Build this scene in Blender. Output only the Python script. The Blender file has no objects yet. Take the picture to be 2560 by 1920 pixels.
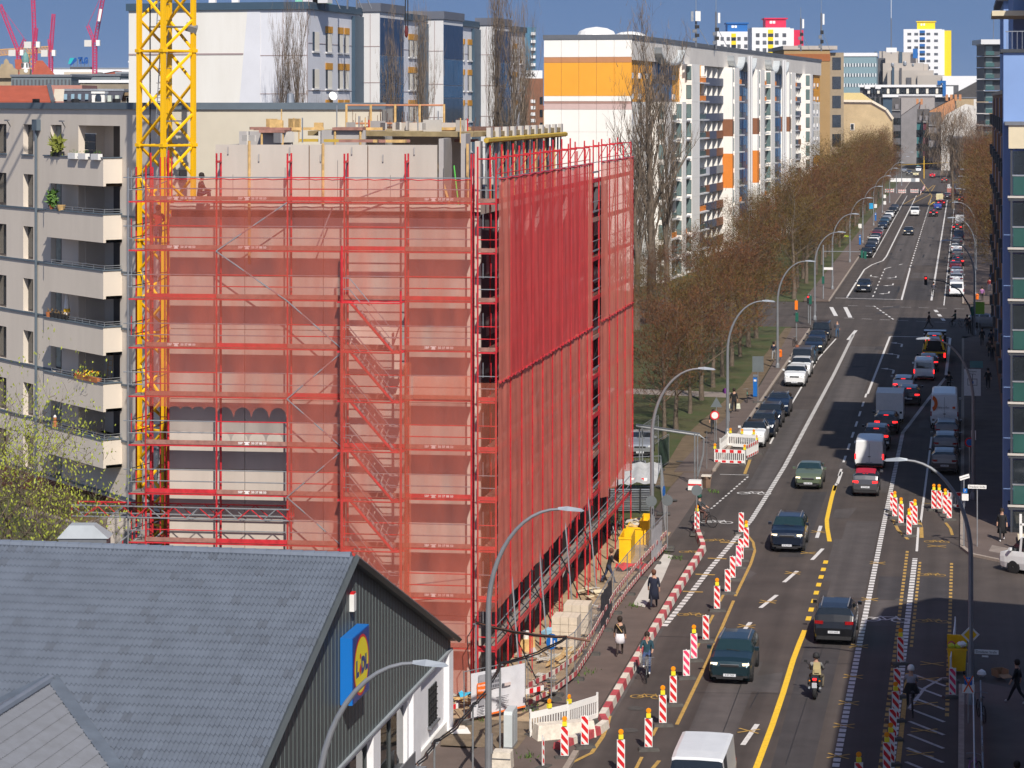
import bpy, math, random
from mathutils import Vector, Matrix
random.seed(7)
SC=bpy.context.scene; COL=SC.collection
H=24.2; F=6000.0; YH=255.0; XV=2410.0
TH=math.atan((XV-1280)/F); CT=math.cos(TH); ST=math.sin(TH)
# ---------------------------------------------------------------- camera, sky, sun, exposure
cd=bpy.data.cameras.new("camera"); cam=bpy.data.objects.new("camera",cd); COL.objects.link(cam)
cam.location=(0,0,H); cam.rotation_euler=(math.pi/2,0,0)
cd.sensor_width=36; cd.lens=36*F/2560; cd.shift_y=-(960-YH)/2560; cd.clip_start=1; cd.clip_end=9000
SC.camera=cam
AZ=math.radians(12); EL=math.radians(44)
W=bpy.data.worlds.new("World"); SC.world=W; W.use_nodes=True
nt=W.node_tree; bg=nt.nodes["Background"]; sk=nt.nodes.new("ShaderNodeTexSky"); sk.sky_type='NISHITA'
sk.sun_disc=False; sk.sun_elevation=EL; sk.sun_rotation=math.pi-AZ; sk.altitude=1500; sk.air_density=1.0; sk.dust_density=1.6; sk.ozone_density=2.2
tc=nt.nodes.new('ShaderNodeTexCoord'); va=nt.nodes.new('ShaderNodeVectorMath'); va.operation='ADD'; va.inputs[1].default_value=(0,0,.5)   # thin clear air: the horizon stays blue
vn=nt.nodes.new('ShaderNodeVectorMath'); vn.operation='NORMALIZE'; nt.links.new(tc.outputs['Generated'],va.inputs[0]); nt.links.new(va.outputs[0],vn.inputs[0]); nt.links.new(vn.outputs[0],sk.inputs['Vector'])
nt.links.new(sk.outputs[0],bg.inputs[0]); bg.inputs[1].default_value=.11
sd=bpy.data.lights.new("sun",'SUN'); sd.energy=4.2; sd.angle=math.radians(.5); sd.color=(1,.93,.83)
so=bpy.data.objects.new("sun",sd); COL.objects.link(so)
LD=Vector((-math.sin(AZ)*math.cos(EL),math.cos(AZ)*math.cos(EL),-math.sin(EL)))
so.rotation_euler=LD.to_track_quat('-Z','Y').to_euler()
SC.view_settings.view_transform='Standard'; SC.view_settings.look='None'; SC.view_settings.gamma=1; SC.view_settings.exposure=.36
try: SC.view_settings.use_curve_mapping=False
except Exception: pass
SC.cycles.transparent_max_bounces=24; SC.cycles.max_bounces=6
# ---------------------------------------------------------------- coordinates
def G(x,y,z=0.0):
    D=F*(H-z)/(y-YH); return Vector(((x-1280)*D/F,D,z))
def at(x,y,D): return Vector(((x-1280)*D/F,D,H-(y-YH)*D/F))
def S(t,s,z=0.0): return Vector((t*CT+s*ST,-t*ST+s*CT,z))
def TS(v): return (v.x*CT-v.y*ST, v.x*ST+v.y*CT)
def GT(x,y,z=0.0): return TS(G(x,y,z))
# ---------------------------------------------------------------- objects
def tag(o,label=None,cat=None,group=None,kind=None):
    if label: o['label']=label
    if cat: o['category']=cat
    if group: o['group']=group
    if kind: o['kind']=kind
    return o
def empty(name,loc,rz=0,label=None,cat=None,group=None):
    o=bpy.data.objects.new(name,None); COL.objects.link(o); o.location=loc; o.rotation_euler=(0,0,rz); o.empty_display_size=.2
    return tag(o,label,cat,group)
def copy_tree(o,parent=None):
    c=o.copy(); COL.objects.link(c); c.parent=parent
    for ch in list(KIDS.get(o.name,[])): 
        n=copy_tree(ch,c)
    return c
KIDS={}
def reg(o,parent):
    if parent is not None:
        o.parent=parent; KIDS.setdefault(parent.name,[]).append(o)
def dup(root,loc,rz,label=None,cat=None,group=None):
    c=root.copy(); COL.objects.link(c); c.location=loc; c.rotation_euler=(0,0,rz)
    for ch in KIDS.get(root.name,[]):
        d=ch.copy(); COL.objects.link(d); reg(d,c)
        for g in KIDS.get(ch.name,[]):
            e=g.copy(); COL.objects.link(e); reg(e,d)
    return tag(c,label,cat,group)
def link(name,me,parent=None,loc=None,rot=None,scale=None):
    o=bpy.data.objects.new(name,me); COL.objects.link(o)
    if loc is not None: o.location=loc
    if rot is not None:
        if isinstance(rot,(int,float)): o.rotation_euler=(0,0,rot)
        elif len(rot)==4: o.rotation_euler=rot.to_euler()
        else: o.rotation_euler=rot
    if scale is not None: o.scale=scale
    reg(o,parent); return o
class MB:
    def __init__(s): s.v=[]; s.f=[]; s.m=[]; s.T=None
    def add(s,vs,fs,mi=0):
        n=len(s.v)
        if s.T is not None: vs=[s.T@Vector(p) for p in vs]
        s.v+= [tuple(p) for p in vs]; s.f+=[tuple(i+n for i in f) for f in fs]; s.m+=[mi]*len(fs); return s
    def box(s,x0,x1,y0,y1,z0,z1,mi=0):
        return s.add([(x0,y0,z0),(x1,y0,z0),(x1,y1,z0),(x0,y1,z0),(x0,y0,z1),(x1,y0,z1),(x1,y1,z1),(x0,y1,z1)],
          [(0,3,2,1),(4,5,6,7),(0,1,5,4),(1,2,6,5),(2,3,7,6),(3,0,4,7)],mi)
    def bar(s,p,q,w,h=None,mi=0,up=(0,0,1)):
        p=Vector(p);q=Vector(q);d=(q-p); 
        if d.length<1e-6: return s
        d.normalize(); u=Vector(up)
        if abs(d.dot(u))>.99: u=Vector((0,1,0))
        a=d.cross(u).normalized(); b=a.cross(d); h=h or w; a=a*(w/2); b=b*(h/2)
        return s.add([p-a-b,p+a-b,p+a+b,p-a+b,q-a-b,q+a-b,q+a+b,q-a+b],[(0,3,2,1),(4,5,6,7),(0,1,5,4),(1,2,6,5),(2,3,7,6),(3,0,4,7)],mi)
    def tube(s,pts,r,n=6,mi=0,cap=True):
        pts=[Vector(p) for p in pts]; k=len(pts)
        rr=r if isinstance(r,(list,tuple)) else [r]*k
        vs=[];fs=[];prev=None
        for i,p in enumerate(pts):
            d=(pts[min(i+1,k-1)]-pts[max(i-1,0)]).normalized()
            if prev is None:
                u=Vector((0,0,1)) if abs(d.z)<.9 else Vector((1,0,0)); a=d.cross(u).normalized()
            else: a=(prev-d*prev.dot(d)).normalized()
            prev=a; b=d.cross(a)
            for j in range(n):
                t=2*math.pi*j/n; vs.append(p+(a*math.cos(t)+b*math.sin(t))*rr[i])
        for i in range(k-1):
            for j in range(n): fs.append((i*n+j,i*n+(j+1)%n,(i+1)*n+(j+1)%n,(i+1)*n+j))
        if cap: fs.append(tuple(range(n))[::-1]); fs.append(tuple((k-1)*n+j for j in range(n)))
        return s.add(vs,fs,mi)
    def prism(s,poly,z0,z1,mi=0):
        n=len(poly); vs=[(p[0],p[1],z0) for p in poly]+[(p[0],p[1],z1) for p in poly]
        return s.add(vs,[tuple(range(n))[::-1],tuple(range(n,2*n))]+[(i,(i+1)%n,n+(i+1)%n,n+i) for i in range(n)],mi)
    def prismx(s,poly,x0,x1,mi=0):   # poly in (y,z), extruded along x
        n=len(poly); vs=[(x0,p[0],p[1]) for p in poly]+[(x1,p[0],p[1]) for p in poly]
        return s.add(vs,[tuple(range(n)),tuple(range(n,2*n))[::-1]]+[(i,n+i,n+(i+1)%n,(i+1)%n) for i in range(n)],mi)
    def lathe(s,prof,c=(0,0,0),n=12,mi=0):
        vs=[];k=len(prof)
        for r,z in prof:
            for j in range(n): t=2*math.pi*j/n; vs.append((c[0]+r*math.cos(t),c[1]+r*math.sin(t),c[2]+z))
        fs=[(i*n+j,i*n+(j+1)%n,(i+1)*n+(j+1)%n,(i+1)*n+j) for i in range(k-1) for j in range(n)]
        fs.append(tuple(range(n))[::-1]); fs.append(tuple((k-1)*n+j for j in range(n)))
        return s.add(vs,fs,mi)
    def quad(s,a,b,c,d,mi=0): return s.add([a,b,c,d],[(0,1,2,3)],mi)
    def mesh(s,name,mats,smooth=False):
        me=bpy.data.meshes.new(name); me.from_pydata(s.v,[],s.f)
        if not isinstance(mats,(list,tuple)): mats=[mats]
        for m in mats: me.materials.append(m)
        if len(mats)>1: me.polygons.foreach_set('material_index',s.m)
        if smooth: 
            me.polygons.foreach_set('use_smooth',[True]*len(s.f))
            if smooth!='all':
                try: me.set_sharp_from_angle(angle=math.radians(35))
                except Exception: pass
        me.update(); return me
    def build(s,name,mats,parent=None,loc=None,rot=None,smooth=False): return link(name,s.mesh(name,mats,smooth),parent,loc,rot)
_u={}
def ucyl(mat,n=6):
    k=('c',mat.name,n)
    if k not in _u: _u[k]=MB().tube([(0,0,0),(0,0,1)],1,n).mesh('pipe',mat,True)
    return _u[k]
def ubox(mat):
    k=('b',mat.name)
    if k not in _u: _u[k]=MB().box(-.5,.5,-.5,.5,-.5,.5).mesh('block',mat)
    return _u[k]
def pipe(name,p,q,r,mat,parent=None,n=6):
    p=Vector(p);q=Vector(q);d=q-p
    return link(name,ucyl(mat,n),parent,p,d.to_track_quat('Z','Y'),(r,r,d.length))
def block(name,x0,x1,y0,y1,z0,z1,mat,parent=None):
    return link(name,ubox(mat),parent,((x0+x1)/2,(y0+y1)/2,(z0+z1)/2),None,(abs(x1-x0),abs(y1-y0),abs(z1-z0)))
def blk(name,c,size,mat,parent=None,rot=None):
    return link(name,ubox(mat),parent,c,rot,size)
# ---------------------------------------------------------------- materials
_m={}
def sr(r,g,b):
    f=lambda c:(c/255/12.92) if c/255<=.04045 else ((c/255+.055)/1.055)**2.4
    return (f(r),f(g),f(b))
def mat(name,col,rough=.8,metal=0,var=.12,vs=1.5,bump=0,bs=30,spec=.4,emit=None,es=0,col2=None,streak=0,coat=0,space='P'):
    if name in _m: return _m[name]
    m=bpy.data.materials.new(name); m.use_nodes=True; nt=m.node_tree; N=nt.nodes; L=nt.links; b=N['Principled BSDF']
    b.inputs['Roughness'].default_value=rough; b.inputs['Metallic'].default_value=metal
    b.inputs['Specular IOR Level'].default_value=spec
    if coat: b.inputs['Coat Weight'].default_value=coat; b.inputs['Coat Roughness'].default_value=.05
    if var>0 or bump>0 or col2:
        if space=='P': g=N.new('ShaderNodeNewGeometry'); src=g.outputs['Position']
        else: g=N.new('ShaderNodeTexCoord'); src=g.outputs['Object']
    if var>0 or col2:
        mp=N.new('ShaderNodeMapping'); L.new(src,mp.inputs[0]); mp.inputs['Scale'].default_value=(1,1,.15 if streak else 1)
        n=N.new('ShaderNodeTexNoise'); n.inputs['Scale'].default_value=vs; n.inputs['Detail'].default_value=7; n.inputs['Roughness'].default_value=.62
        L.new(mp.outputs[0],n.inputs['Vector'])
        r=N.new('ShaderNodeValToRGB'); L.new(n.outputs['Fac'],r.inputs[0]); e=r.color_ramp.elements
        e[0].position=.3; e[1].position=.7
        c2=col2 or tuple(min(1,c*(1+var)) for c in col); c1=col if col2 else tuple(c*(1-var) for c in col)
        e[0].color=(*c1,1); e[1].color=(*c2,1); L.new(r.outputs[0],b.inputs['Base Color'])
    else: b.inputs['Base Color'].default_value=(*col,1)
    if bump>0:
        n2=N.new('ShaderNodeTexNoise'); n2.inputs['Scale'].default_value=bs; n2.inputs['Detail'].default_value=4; L.new(src,n2.inputs['Vector'])
        bp=N.new('ShaderNodeBump'); bp.inputs['Strength'].default_value=bump; bp.inputs['Distance'].default_value=.02
        L.new(n2.outputs['Fac'],bp.inputs['Height']); L.new(bp.outputs[0],b.inputs['Normal'])
    if emit: b.inputs['Emission Color'].default_value=(*emit,1); b.inputs['Emission Strength'].default_value=es
    _m[name]=m; return m
def net_mat(name,col,opac):
    m=bpy.data.materials.new(name); m.use_nodes=True; nt=m.node_tree; N=nt.nodes; L=nt.links; N.clear()
    out=N.new('ShaderNodeOutputMaterial'); mx=N.new('ShaderNodeMixShader'); tr=N.new('ShaderNodeBsdfTransparent')
    df=N.new('ShaderNodeBsdfDiffuse'); tl=N.new('ShaderNodeBsdfTranslucent'); m2=N.new('ShaderNodeMixShader'); m2.inputs[0].default_value=.2
    g=N.new('ShaderNodeNewGeometry'); mp=N.new('ShaderNodeMapping'); mp.inputs['Scale'].default_value=(1,1,.25); L.new(g.outputs['Position'],mp.inputs[0])
    n=N.new('ShaderNodeTexNoise'); n.inputs['Scale'].default_value=1.3; n.inputs['Detail'].default_value=6; L.new(mp.outputs[0],n.inputs['Vector'])
    mr=N.new('ShaderNodeMapRange'); mr.inputs[1].default_value=.3; mr.inputs[2].default_value=.7; mr.inputs[3].default_value=opac-.14; mr.inputs[4].default_value=min(1,opac+.12)
    L.new(n.outputs['Fac'],mr.inputs[0])
    df.inputs[0].default_value=(*col,1); tl.inputs[0].default_value=(*col,1)
    L.new(df.outputs[0],m2.inputs[1]); L.new(tl.outputs[0],m2.inputs[2])
    L.new(mr.outputs[0],mx.inputs[0]); L.new(tr.outputs[0],mx.inputs[1]); L.new(m2.outputs[0],mx.inputs[2]); L.new(mx.outputs[0],out.inputs[0]); return m
def glass(name,col,rough=.05,a=1.0):
    if name in _m: return _m[name]
    m=mat(name,col,rough,0,0,spec=.9); 
    return m
ASPH=mat('asphalt',(.066,.053,.047),.85,var=.22,vs=.35,bump=.35,bs=40)
ASPH2=mat('asphalt_patch',(.08,.069,.066),.85,var=.18,vs=.8,bump=.35,bs=40)
ASPH3=mat('asphalt_dark',(.047,.042,.043),.85,var=.2,vs=.8,bump=.3,bs=40)
PAVE=mat('pavement_asphalt',(.12,.09,.078),.9,var=.2,vs=.5,bump=.4,bs=30)
PAVE2=mat('paving_slabs',(.23,.19,.165),.9,var=.2,vs=1.2,bump=.4,bs=20)
KERB=mat('kerb_granite',(.3,.25,.21),.85,var=.2,vs=4)
WLINE=mat('white_line',(.62,.6,.58),.7,var=.16,vs=6)
YLINE=mat('yellow_line',(.8,.5,.03),.6,var=.15,vs=6)
YDULL=mat('worn_yellow_line',(.42,.26,.07),.8,var=.3,vs=5)
GRASS=mat('grass',(.035,.062,.012),.95,vs=.25,col2=(.085,.07,.03),bump=.6,bs=8)
EARTH=mat('bare_earth',(.13,.092,.055),.95,var=.3,vs=1.2,bump=.5,bs=10)
SAND=mat('site_sand',(.36,.26,.16),.95,var=.3,vs=1.0,bump=.8,bs=5)
CONC=mat('concrete',(.42,.375,.34),.85,var=.1,vs=.7,bump=.15,bs=12,streak=1)
CONCL=mat('light_concrete',(.5,.47,.43),.85,var=.1,vs=.8,bump=.1,bs=12)
CONCD=mat('dark_concrete',(.09,.09,.1),.85,var=.25,vs=.8)
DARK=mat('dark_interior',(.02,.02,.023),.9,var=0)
RED=mat('red_scaffold_steel',(.55,.03,.04),.45,var=.3,vs=3,metal=.1)
REDP=mat('red_paint',(.62,.02,.025),.4,var=.05)
PINK=mat('faded_red_paint',(.75,.05,.14),.5,var=.05)
REDF=mat('faded_red_block',(.42,.07,.08),.7,var=.25,vs=5)
WHT=mat('white_paint',(.75,.74,.72),.5,var=.05,vs=3)
WHTF=mat('white_block',(.62,.56,.48),.7,var=.2,vs=5)
GALV=mat('galvanised_steel',(.38,.4,.42),.4,metal=.6,var=.15,vs=3)
GREY=mat('grey_metal',(.2,.21,.23),.45,metal=.4,var=.12,vs=3)
WOOD=mat('timber',(.55,.36,.15),.8,var=.3,vs=4)
WOODR=mat('weathered_board',(.3,.15,.12),.85,var=.3,vs=4)
YEL=mat('yellow_paint',(.85,.5,.01),.45,var=.12,vs=2)
BLK=mat('black_rubber',(.018,.018,.02),.7,var=.2,vs=4)
RUBB=mat('grey_rubber',(.07,.065,.06),.8,var=.25,vs=5)
AMB=mat('amber_lens',(.8,.28,.01),.25,var=0)
BLUE=mat('sign_blue',(.01,.13,.45),.4,var=0)

def streaks(m,f=.16):      # wheel polished, oily bands running along the lanes
    nt=m.node_tree; N=nt.nodes; L=nt.links; b=N['Principled BSDF']; src=b.inputs['Base Color'].links[0].from_socket
    g=N.new('ShaderNodeNewGeometry'); mp=N.new('ShaderNodeMapping'); mp.vector_type='POINT'; mp.inputs['Rotation'].default_value=(0,0,TH); mp2=N.new('ShaderNodeMapping'); mp2.inputs['Scale'].default_value=(1.1,.018,1)
    n=N.new('ShaderNodeTexNoise'); n.inputs['Scale'].default_value=1; n.inputs['Detail'].default_value=5; L.new(g.outputs['Position'],mp.inputs[0]); L.new(mp.outputs[0],mp2.inputs[0]); L.new(mp2.outputs[0],n.inputs['Vector'])
    r=N.new('ShaderNodeMapRange'); r.inputs[1].default_value=.32; r.inputs[2].default_value=.68; r.inputs[3].default_value=1-f*1.3; r.inputs[4].default_value=1+f; L.new(n.outputs['Fac'],r.inputs[0])
    x=N.new('ShaderNodeMix'); x.data_type='RGBA'; x.blend_type='MULTIPLY'; x.inputs['Factor'].default_value=1; L.new(src,x.inputs['A']); L.new(r.outputs[0],x.inputs['B']); L.new(x.outputs['Result'],b.inputs['Base Color'])
    v=N.new('ShaderNodeTexVoronoi'); v.feature='DISTANCE_TO_EDGE'; v.inputs['Scale'].default_value=.14; L.new(g.outputs['Position'],v.inputs['Vector'])
for q in (ASPH,ASPH2,ASPH3): streaks(q,.2)
# ================================================================ ground and roads
def sheet(name,pts,z,m,kind='structure',label=None):   # pts in (t,s)
    mb=MB(); mb.add([S(t,s,z) for t,s in pts],[tuple(range(len(pts)))]); o=mb.build(name,m); o['kind']=kind
    return o
def rib_mb(mb,pts,w,z=0.0,dash=None,gap=None,off=0):
    P=[Vector((a,b,0)) for a,b in pts]
    L=[0]
    for i in range(len(P)-1): L.append(L[-1]+(P[i+1]-P[i]).length)
    def ev(d):
        d=max(0,min(L[-1],d))
        for i in range(len(P)-1):
            if d<=L[i+1]+1e-9:
                k=(d-L[i])/max(1e-9,L[i+1]-L[i]); return P[i].lerp(P[i+1],k),(P[i+1]-P[i]).normalized()
        return P[-1],(P[-1]-P[-2]).normalized()
    segs=[]
    if dash:
        d=off
        while d<L[-1]: segs.append((d,min(L[-1],d+dash))); d+=dash+gap
    else: segs=[(0,L[-1])]
    for a,b in segs:
        ds=[a]+[l for l in L if a<l<b]+[b]; vs=[]
        for d in ds:
            p,di=ev(d); n=Vector((-di.y,di.x,0))*w/2
            q=p+n; r=p-n; vs+= [S(q.x,q.y,z),S(r.x,r.y,z)]
        mb.add(vs,[(2*i,2*i+1,2*i+3,2*i+2) for i in range(len(ds)-1)])
def line(name,pts,w,m=WLINE,dash=None,gap=None,z=.012,off=0,label=None):
    mb=MB(); rib_mb(mb,pts,w,z,dash,gap,off); o=mb.build(name,m); o['kind']='structure'; return o
def PT(l): return [GT(x,y) for x,y in l]
g=MB().quad((-5000,-300,-.2),(5000,-300,-.2),(5000,7800,-.2),(-5000,7800,-.2)).build('ground',mat('city_ground',(.09,.085,.075),.95,var=.3,vs=.02)); g['kind']='structure'
sheet('road',[(-16.05,30),(-.2,30),(-.2,900),(-16.05,900)],0,ASPH)
sheet('cross_street',[(-150,259),(-16.05,259),(-16.05,292),(-150,292)],0,ASPH)
sheet('cross_street',[(-.2,252),(120,252),(120,292),(-.2,292)],0,ASPH)
sheet('side_street',[(-.2,101.5),(.6,101.5),(12,94),(60,60),(60,92),(12,122),(3,128.6),(-.2,133)],0,ASPH)
sheet('site_yard',[(-90,30),(-16.05,30),(-16.05,172),(-90,172)],-.004,PAVE)
sheet('park_lawn',[(-140,172),(-19.2,172),(-17.6,205),(-18.2,259),(-140,259)],.03,GRASS)
sheet('worn_earth_path',[(-19.2,150),(-18.1,150),(-17.2,205),(-17.9,258),(-18.8,258),(-18.6,205),(-19.9,172)],.034,EARTH)
sheet('park_lawn',[(-19.5,126),(-17.9,126),(-18.3,172),(-36,172),(-30,150)],.02,GRASS)
sheet('park_path',[(-140,212),(-19,196),(-19,199.5),(-140,217)],.042,PAVE2)
sheet('park_lawn',[(-260,292),(-19.2,292),(-19.2,760),(-260,760)],.03,GRASS)
sheet('park_lawn',[(5.5,292),(18,292),(18,760),(5.5,760)],.03,GRASS)
def slab(name,pts,m,h=.12):
    mb=MB(); P=[S(t,s) for t,s in pts]; mb.prism([(p.x,p.y) for p in P],-.1,h); o=mb.build(name,m); o['kind']='structure'; return o
slab('pavement',[(-17.9,60),(-14.25,60),(-14.25,126),(-17.9,126)],PAVE,.06)
slab('pavement',[(-18.6,156),(-16.2,156),(-16.2,257),(-18.0,257),(-17.0,205),(-18.3,172)],PAVE)
slab('pavement',[(-19.2,294),(-16.2,294),(-16.2,760),(-19.2,760)],PAVE)
slab('pavement',[(0,132.5),(.5,130.4),(3,127.9),(12,121.3),(60,91),(60,135),(3.4,135),(3.4,250),(1.0,251),(0,249)],PAVE)
slab('pavement',[(0,60),(12,60),(12,94),(0.6,101.6),(0,101)],PAVE)
slab('pavement',[(0,294),(5.5,294),(5.5,760),(0,760)],PAVE)
def kerb(pts,n=1.0,w=.22,h=.135):     # every kerb stone its own piece up close
    for i in range(len(pts)-1):
        a=Vector((*pts[i],0)); b=Vector((*pts[i+1],0)); L=(b-a).length; k=max(1,int(L/n))
        root=KR
        if a.y<200 and k<=160:
            for j in range(k):
                p=a.lerp(b,(j+.5)/k); d=(b-a).normalized(); q=S(p.x,p.y,h/2-.03); e=S(p.x+d.x,p.y+d.y)-S(p.x,p.y)
                link('kerb_stone',KM,root,q,math.atan2(e.y,e.x),(L/k-.015,w,h+.06))
        else:
            mb=MB(); p=S(*pts[i]);q=S(*pts[i+1]); p.z=q.z=h/2-.03; mb.bar(p,q,w,h+.06); mb.build('kerb_run',KERB,root)
KR=empty('kerb',(0,0,0)); KR['kind']='structure'
KM=ubox(KERB)
kerb([(-16.1,157),(-16.1,257)],1.5)
kerb([(-14.15,60),(-14.15,88)]); kerb([(-.1,60),(-.1,101)],1.2); kerb([(-.1,132.5),(-.1,195)],1.2); kerb([(-.1,195),(-.1,249)])
kerb([(-.1,132.4),(.42,130.3),(3,127.8),(12,121.2),(24,113)],1.0)
kerb([(-16.1,294),(-16.1,760)]); kerb([(-.1,294),(-.1,760)])
# ---- white markings
line('lane_marking',[(-11.3,252),(-11.35,215),(-11.7,160),(-11.95,146),(-12.1,139),(-12.6,130),(-12.95,124),(-13.25,117),(-13.6,110)],.28,dash=.5,gap=.2)
line('lane_marking',PT([(2090,847),(2046,896),(2042,903),(1960,1042),(1925,1110)]),.14)
line('lane_marking',PT([(1870,1192),(1778,1272)]),.12,dash=.5,gap=.45)
line('lane_marking',PT([(1800,1186),(1872,1188)]),.12)
line('lane_marking',[(-7.95,150),(-7.95,201)],.16,dash=3,gap=3,off=.5)
line('lane_marking',[(-7.85,201),(-7.5,250.5)],.2)
line('lane_marking',[(-7.5,250.7),(-1.4,250.7)],.35)
line('lane_marking',[(-4.6,60),(-4.58,110),(-4.52,137),(-4.4,178),(-4.0,183),(-2.8,199),(-1.6,214)],.26,dash=.5,gap=.2)
line('lane_marking',[(-1.57,216),(-1.4,250)],.26)
line('lane_marking',[(-2.6,112),(-2.55,129)],.26,dash=.5,gap=.2); line('lane_marking',[(-2.62,60),(-2.6,112)],.26,dash=.5,gap=.2)
line('lane_marking',[(-2.45,140),(-2.3,176)],.13); line('lane_marking',[(-2.5,131),(-2.55,139)],.13)
for x0,y0,x1,y1 in [(2030,1400,2057,1372),(1960,1456,1993,1428),(1901,1520,1942,1488),(2042,1345,2052,1315),(1850,1588,1876,1556),(1857,1863,1893,1811),(2093,1210,2104,1180)]:
    line('lane_marking',PT([(x0,y0),(x1,y1)]),.2)
# beyond the crossing
line('lane_marking',PT([(2117,744),(2161,674),(2180,662),(2207,652),(2216,641),(2291,489)]),.22)
line('lane_marking',PT([(2088,745),(2250,749)]),.3); line('lane_marking',[(-7.5,297),(-7.7,352)],.22)
line('lane_marking',[(-7.75,352),(-8.0,600)],.2,dash=3,gap=3)
line('lane_marking',[(-3.9,297),(-4.05,600)],.25); line('lane_marking',[(-2.35,290),(-2.2,600)],.12)
line('lane_marking',PT([(2182,644),(2268,489)]),.14); line('lane_marking',PT([(2232,489),(2250,470)]),.14)
line('lane_marking',PT([(2182,742),(2212,672)]),.16,dash=2.5,gap=3.5); line('lane_marking',PT([(2212,672),(2256,660)]),.2,dash=4,gap=5)
for y0,y1 in [(2078,2092),(2112,2127)]:
    pass
line('lane_marking',PT([(2078,768),(2090,790)]),.45); line('lane_marking',PT([(2113,768),(2126,794)]),.45)
line('lane_marking',PT([(2120,764),(2500,775)]),.14,dash=1.2,gap=.9); line('lane_marking',PT([(2110,795),(2400,808)]),.14,dash=1.2,gap=.9)
line('lane_marking',PT([(2185,765),(2235,800)]),.2,dash=1.5,gap=1.2)
line('lane_marking',PT([(2338,775),(2360,802)]),.4,dash=3,gap=2.5)
line('lane_marking',PT([(2120,850),(2140,826)]),.35)
def arrow(t,s,m=WLINE,tl=0,fl=1,sc=1.0):  # turn arrow; fl=1 pointing away
    mb=MB(); z=.014
    def q(l): mb.add([S(t+a*sc,s+fl*b*sc,z) for a,b in l],[tuple(range(len(l)))])
    q([(-.09,0),(.09,0),(.09,2.6),(-.09,2.6)]); sg=tl
    if tl: q([(0,2.4),(sg*.55,3.2),(sg*.55,3.5),(0,2.75)]); q([(sg*.5,2.8),(sg*1.1,3.5),(sg*.5,4.0)])
    else: q([(-.35,2.6),(.35,2.6),(0,4.2)])
    o=mb.build('turn_arrow',m); o['kind']='structure'
for x,y in [(2239,693),(2232,712),(2222,732)]: t,s=GT(x,y); arrow(t,s+2,WLINE,-1,-1,1.1)
t,s=GT(2177,690); arrow(t,s+2,WLINE,1,-1,1.1)
for x,y in [(2254,865),(2245,893),(2233,931)]: t,s=GT(x,y); arrow(t,s-1,WLINE,-1,1,1.1)
# ---- yellow works markings
line('yellow_marking',PT([(1889,1925),(1930,1815),(1958,1732),(1983,1650),(1998,1610),(2012,1576)]),.24,YLINE)
line('yellow_marking',[(-7.16,112.6),(-7.15,128.5)],.24,YLINE,dash=.9,gap=1.1)
line('yellow_marking',PT([(2074,1354),(2068,1320),(2067,1300),(2073,1272),(2080,1242),(2088,1214)]),.24,YLINE)
line('yellow_marking',PT([(1870,1340),(1883,1356),(1887,1378),(1877,1410),(1838,1491)]),.15,YDULL); line('yellow_marking',PT([(1834,1502),(1771,1648),(1692,1812)]),.15,YDULL)
line('yellow_marking',PT([(1648,1902),(1600,1960)]),.15,YDULL); line('yellow_marking',[(-11.7,86),(-11.6,122)],.13,YDULL,dash=2,gap=3)
line('yellow_marking',PT([(1524,1790),(1519,1810),(1507,1842),(1479,1883),(1393,1925)]),.16,YDULL)
line('yellow_marking',PT([(1876,1147),(1862,1185)]),.2,YDULL)
line('yellow_marking',[(-3.0,131),(-2.98,82)],.16,YDULL,dash=.5,gap=.35)
line('yellow_marking',PT([(2233,1300),(2245,1325),(2270,1349)]),.18,YDULL); line('yellow_marking',PT([(2297,1300),(2303,1320),(2304,1345)]),.22,YDULL)
line('yellow_marking',[(-2.27,128),(-2.3,108)],.14,YDULL,dash=.5,gap=.35); line('yellow_marking',[(-2.35,103),(-2.38,80)],.18,YDULL)
line('yellow_marking',[(-.64,128),(-.66,96)],.16,YDULL,dash=.5,gap=.35); line('yellow_marking',PT([(2364,1307),(2376,1322),(2381,1338)]),.16,YDULL)
for a,b in [((2302,1258),(2385,1262)),]: line('yellow_marking',PT([a,b]),.1,YDULL,dash=1,gap=.6)
line('yellow_marking',PT([(2300,447),(2330,490),(2320,512)]),.2,YDULL)
line('yellow_marking',PT([(2258,511),(2310,482),(2334,463)]),.2,YDULL); line('yellow_marking',PT([(2282,508),(2322,488),(2338,463)]),.2,YDULL); line('yellow_marking',PT([(2323,513),(2336,505)]),.4,YLINE)
line('yellow_marking',PT([(2370,508),(2395,495),(2402,478)]),.3,YDULL)
# X crosses cancelling white lines
def cross(x,y,w=.9,m=YDULL):
    t,s=GT(x,y); mb=MB(); 
    rib_mb(mb,[(t-w/2,s-.32),(t+w/2,s+.32)],.1,.018); rib_mb(mb,[(t-w/2,s+.32),(t+w/2,s-.32)],.1,.0184)
    o=mb.build('yellow_cross',m); o['kind']='structure'
for x,y in [(1867,1832),(1861,1566),(1872,1828),(1866,1566),(1920,1505),(1982,1433),(2021,1383),(2046,1330),(2174,1499),(2194,1408),(2133,1692),(2122,1758),(2110,1815),(2096,1891),(2147,1616)][2:]: cross(x,y,.8 if x<2100 else .8)
for x,y in [(1823,1357),(1793,1397),(1763,1437),(1732,1480)]: 
    t,s=GT(x,y); line('yellow_marking',[(t-.5,s),(t+.5,s)],.22,YDULL,z=.018)
for x,y in [(2342,1366),(2330,1660),(2318,1698),(2313,1760),(2310,1827),(2300,1885)]: cross(x,y,1.0,YDULL)
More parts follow.
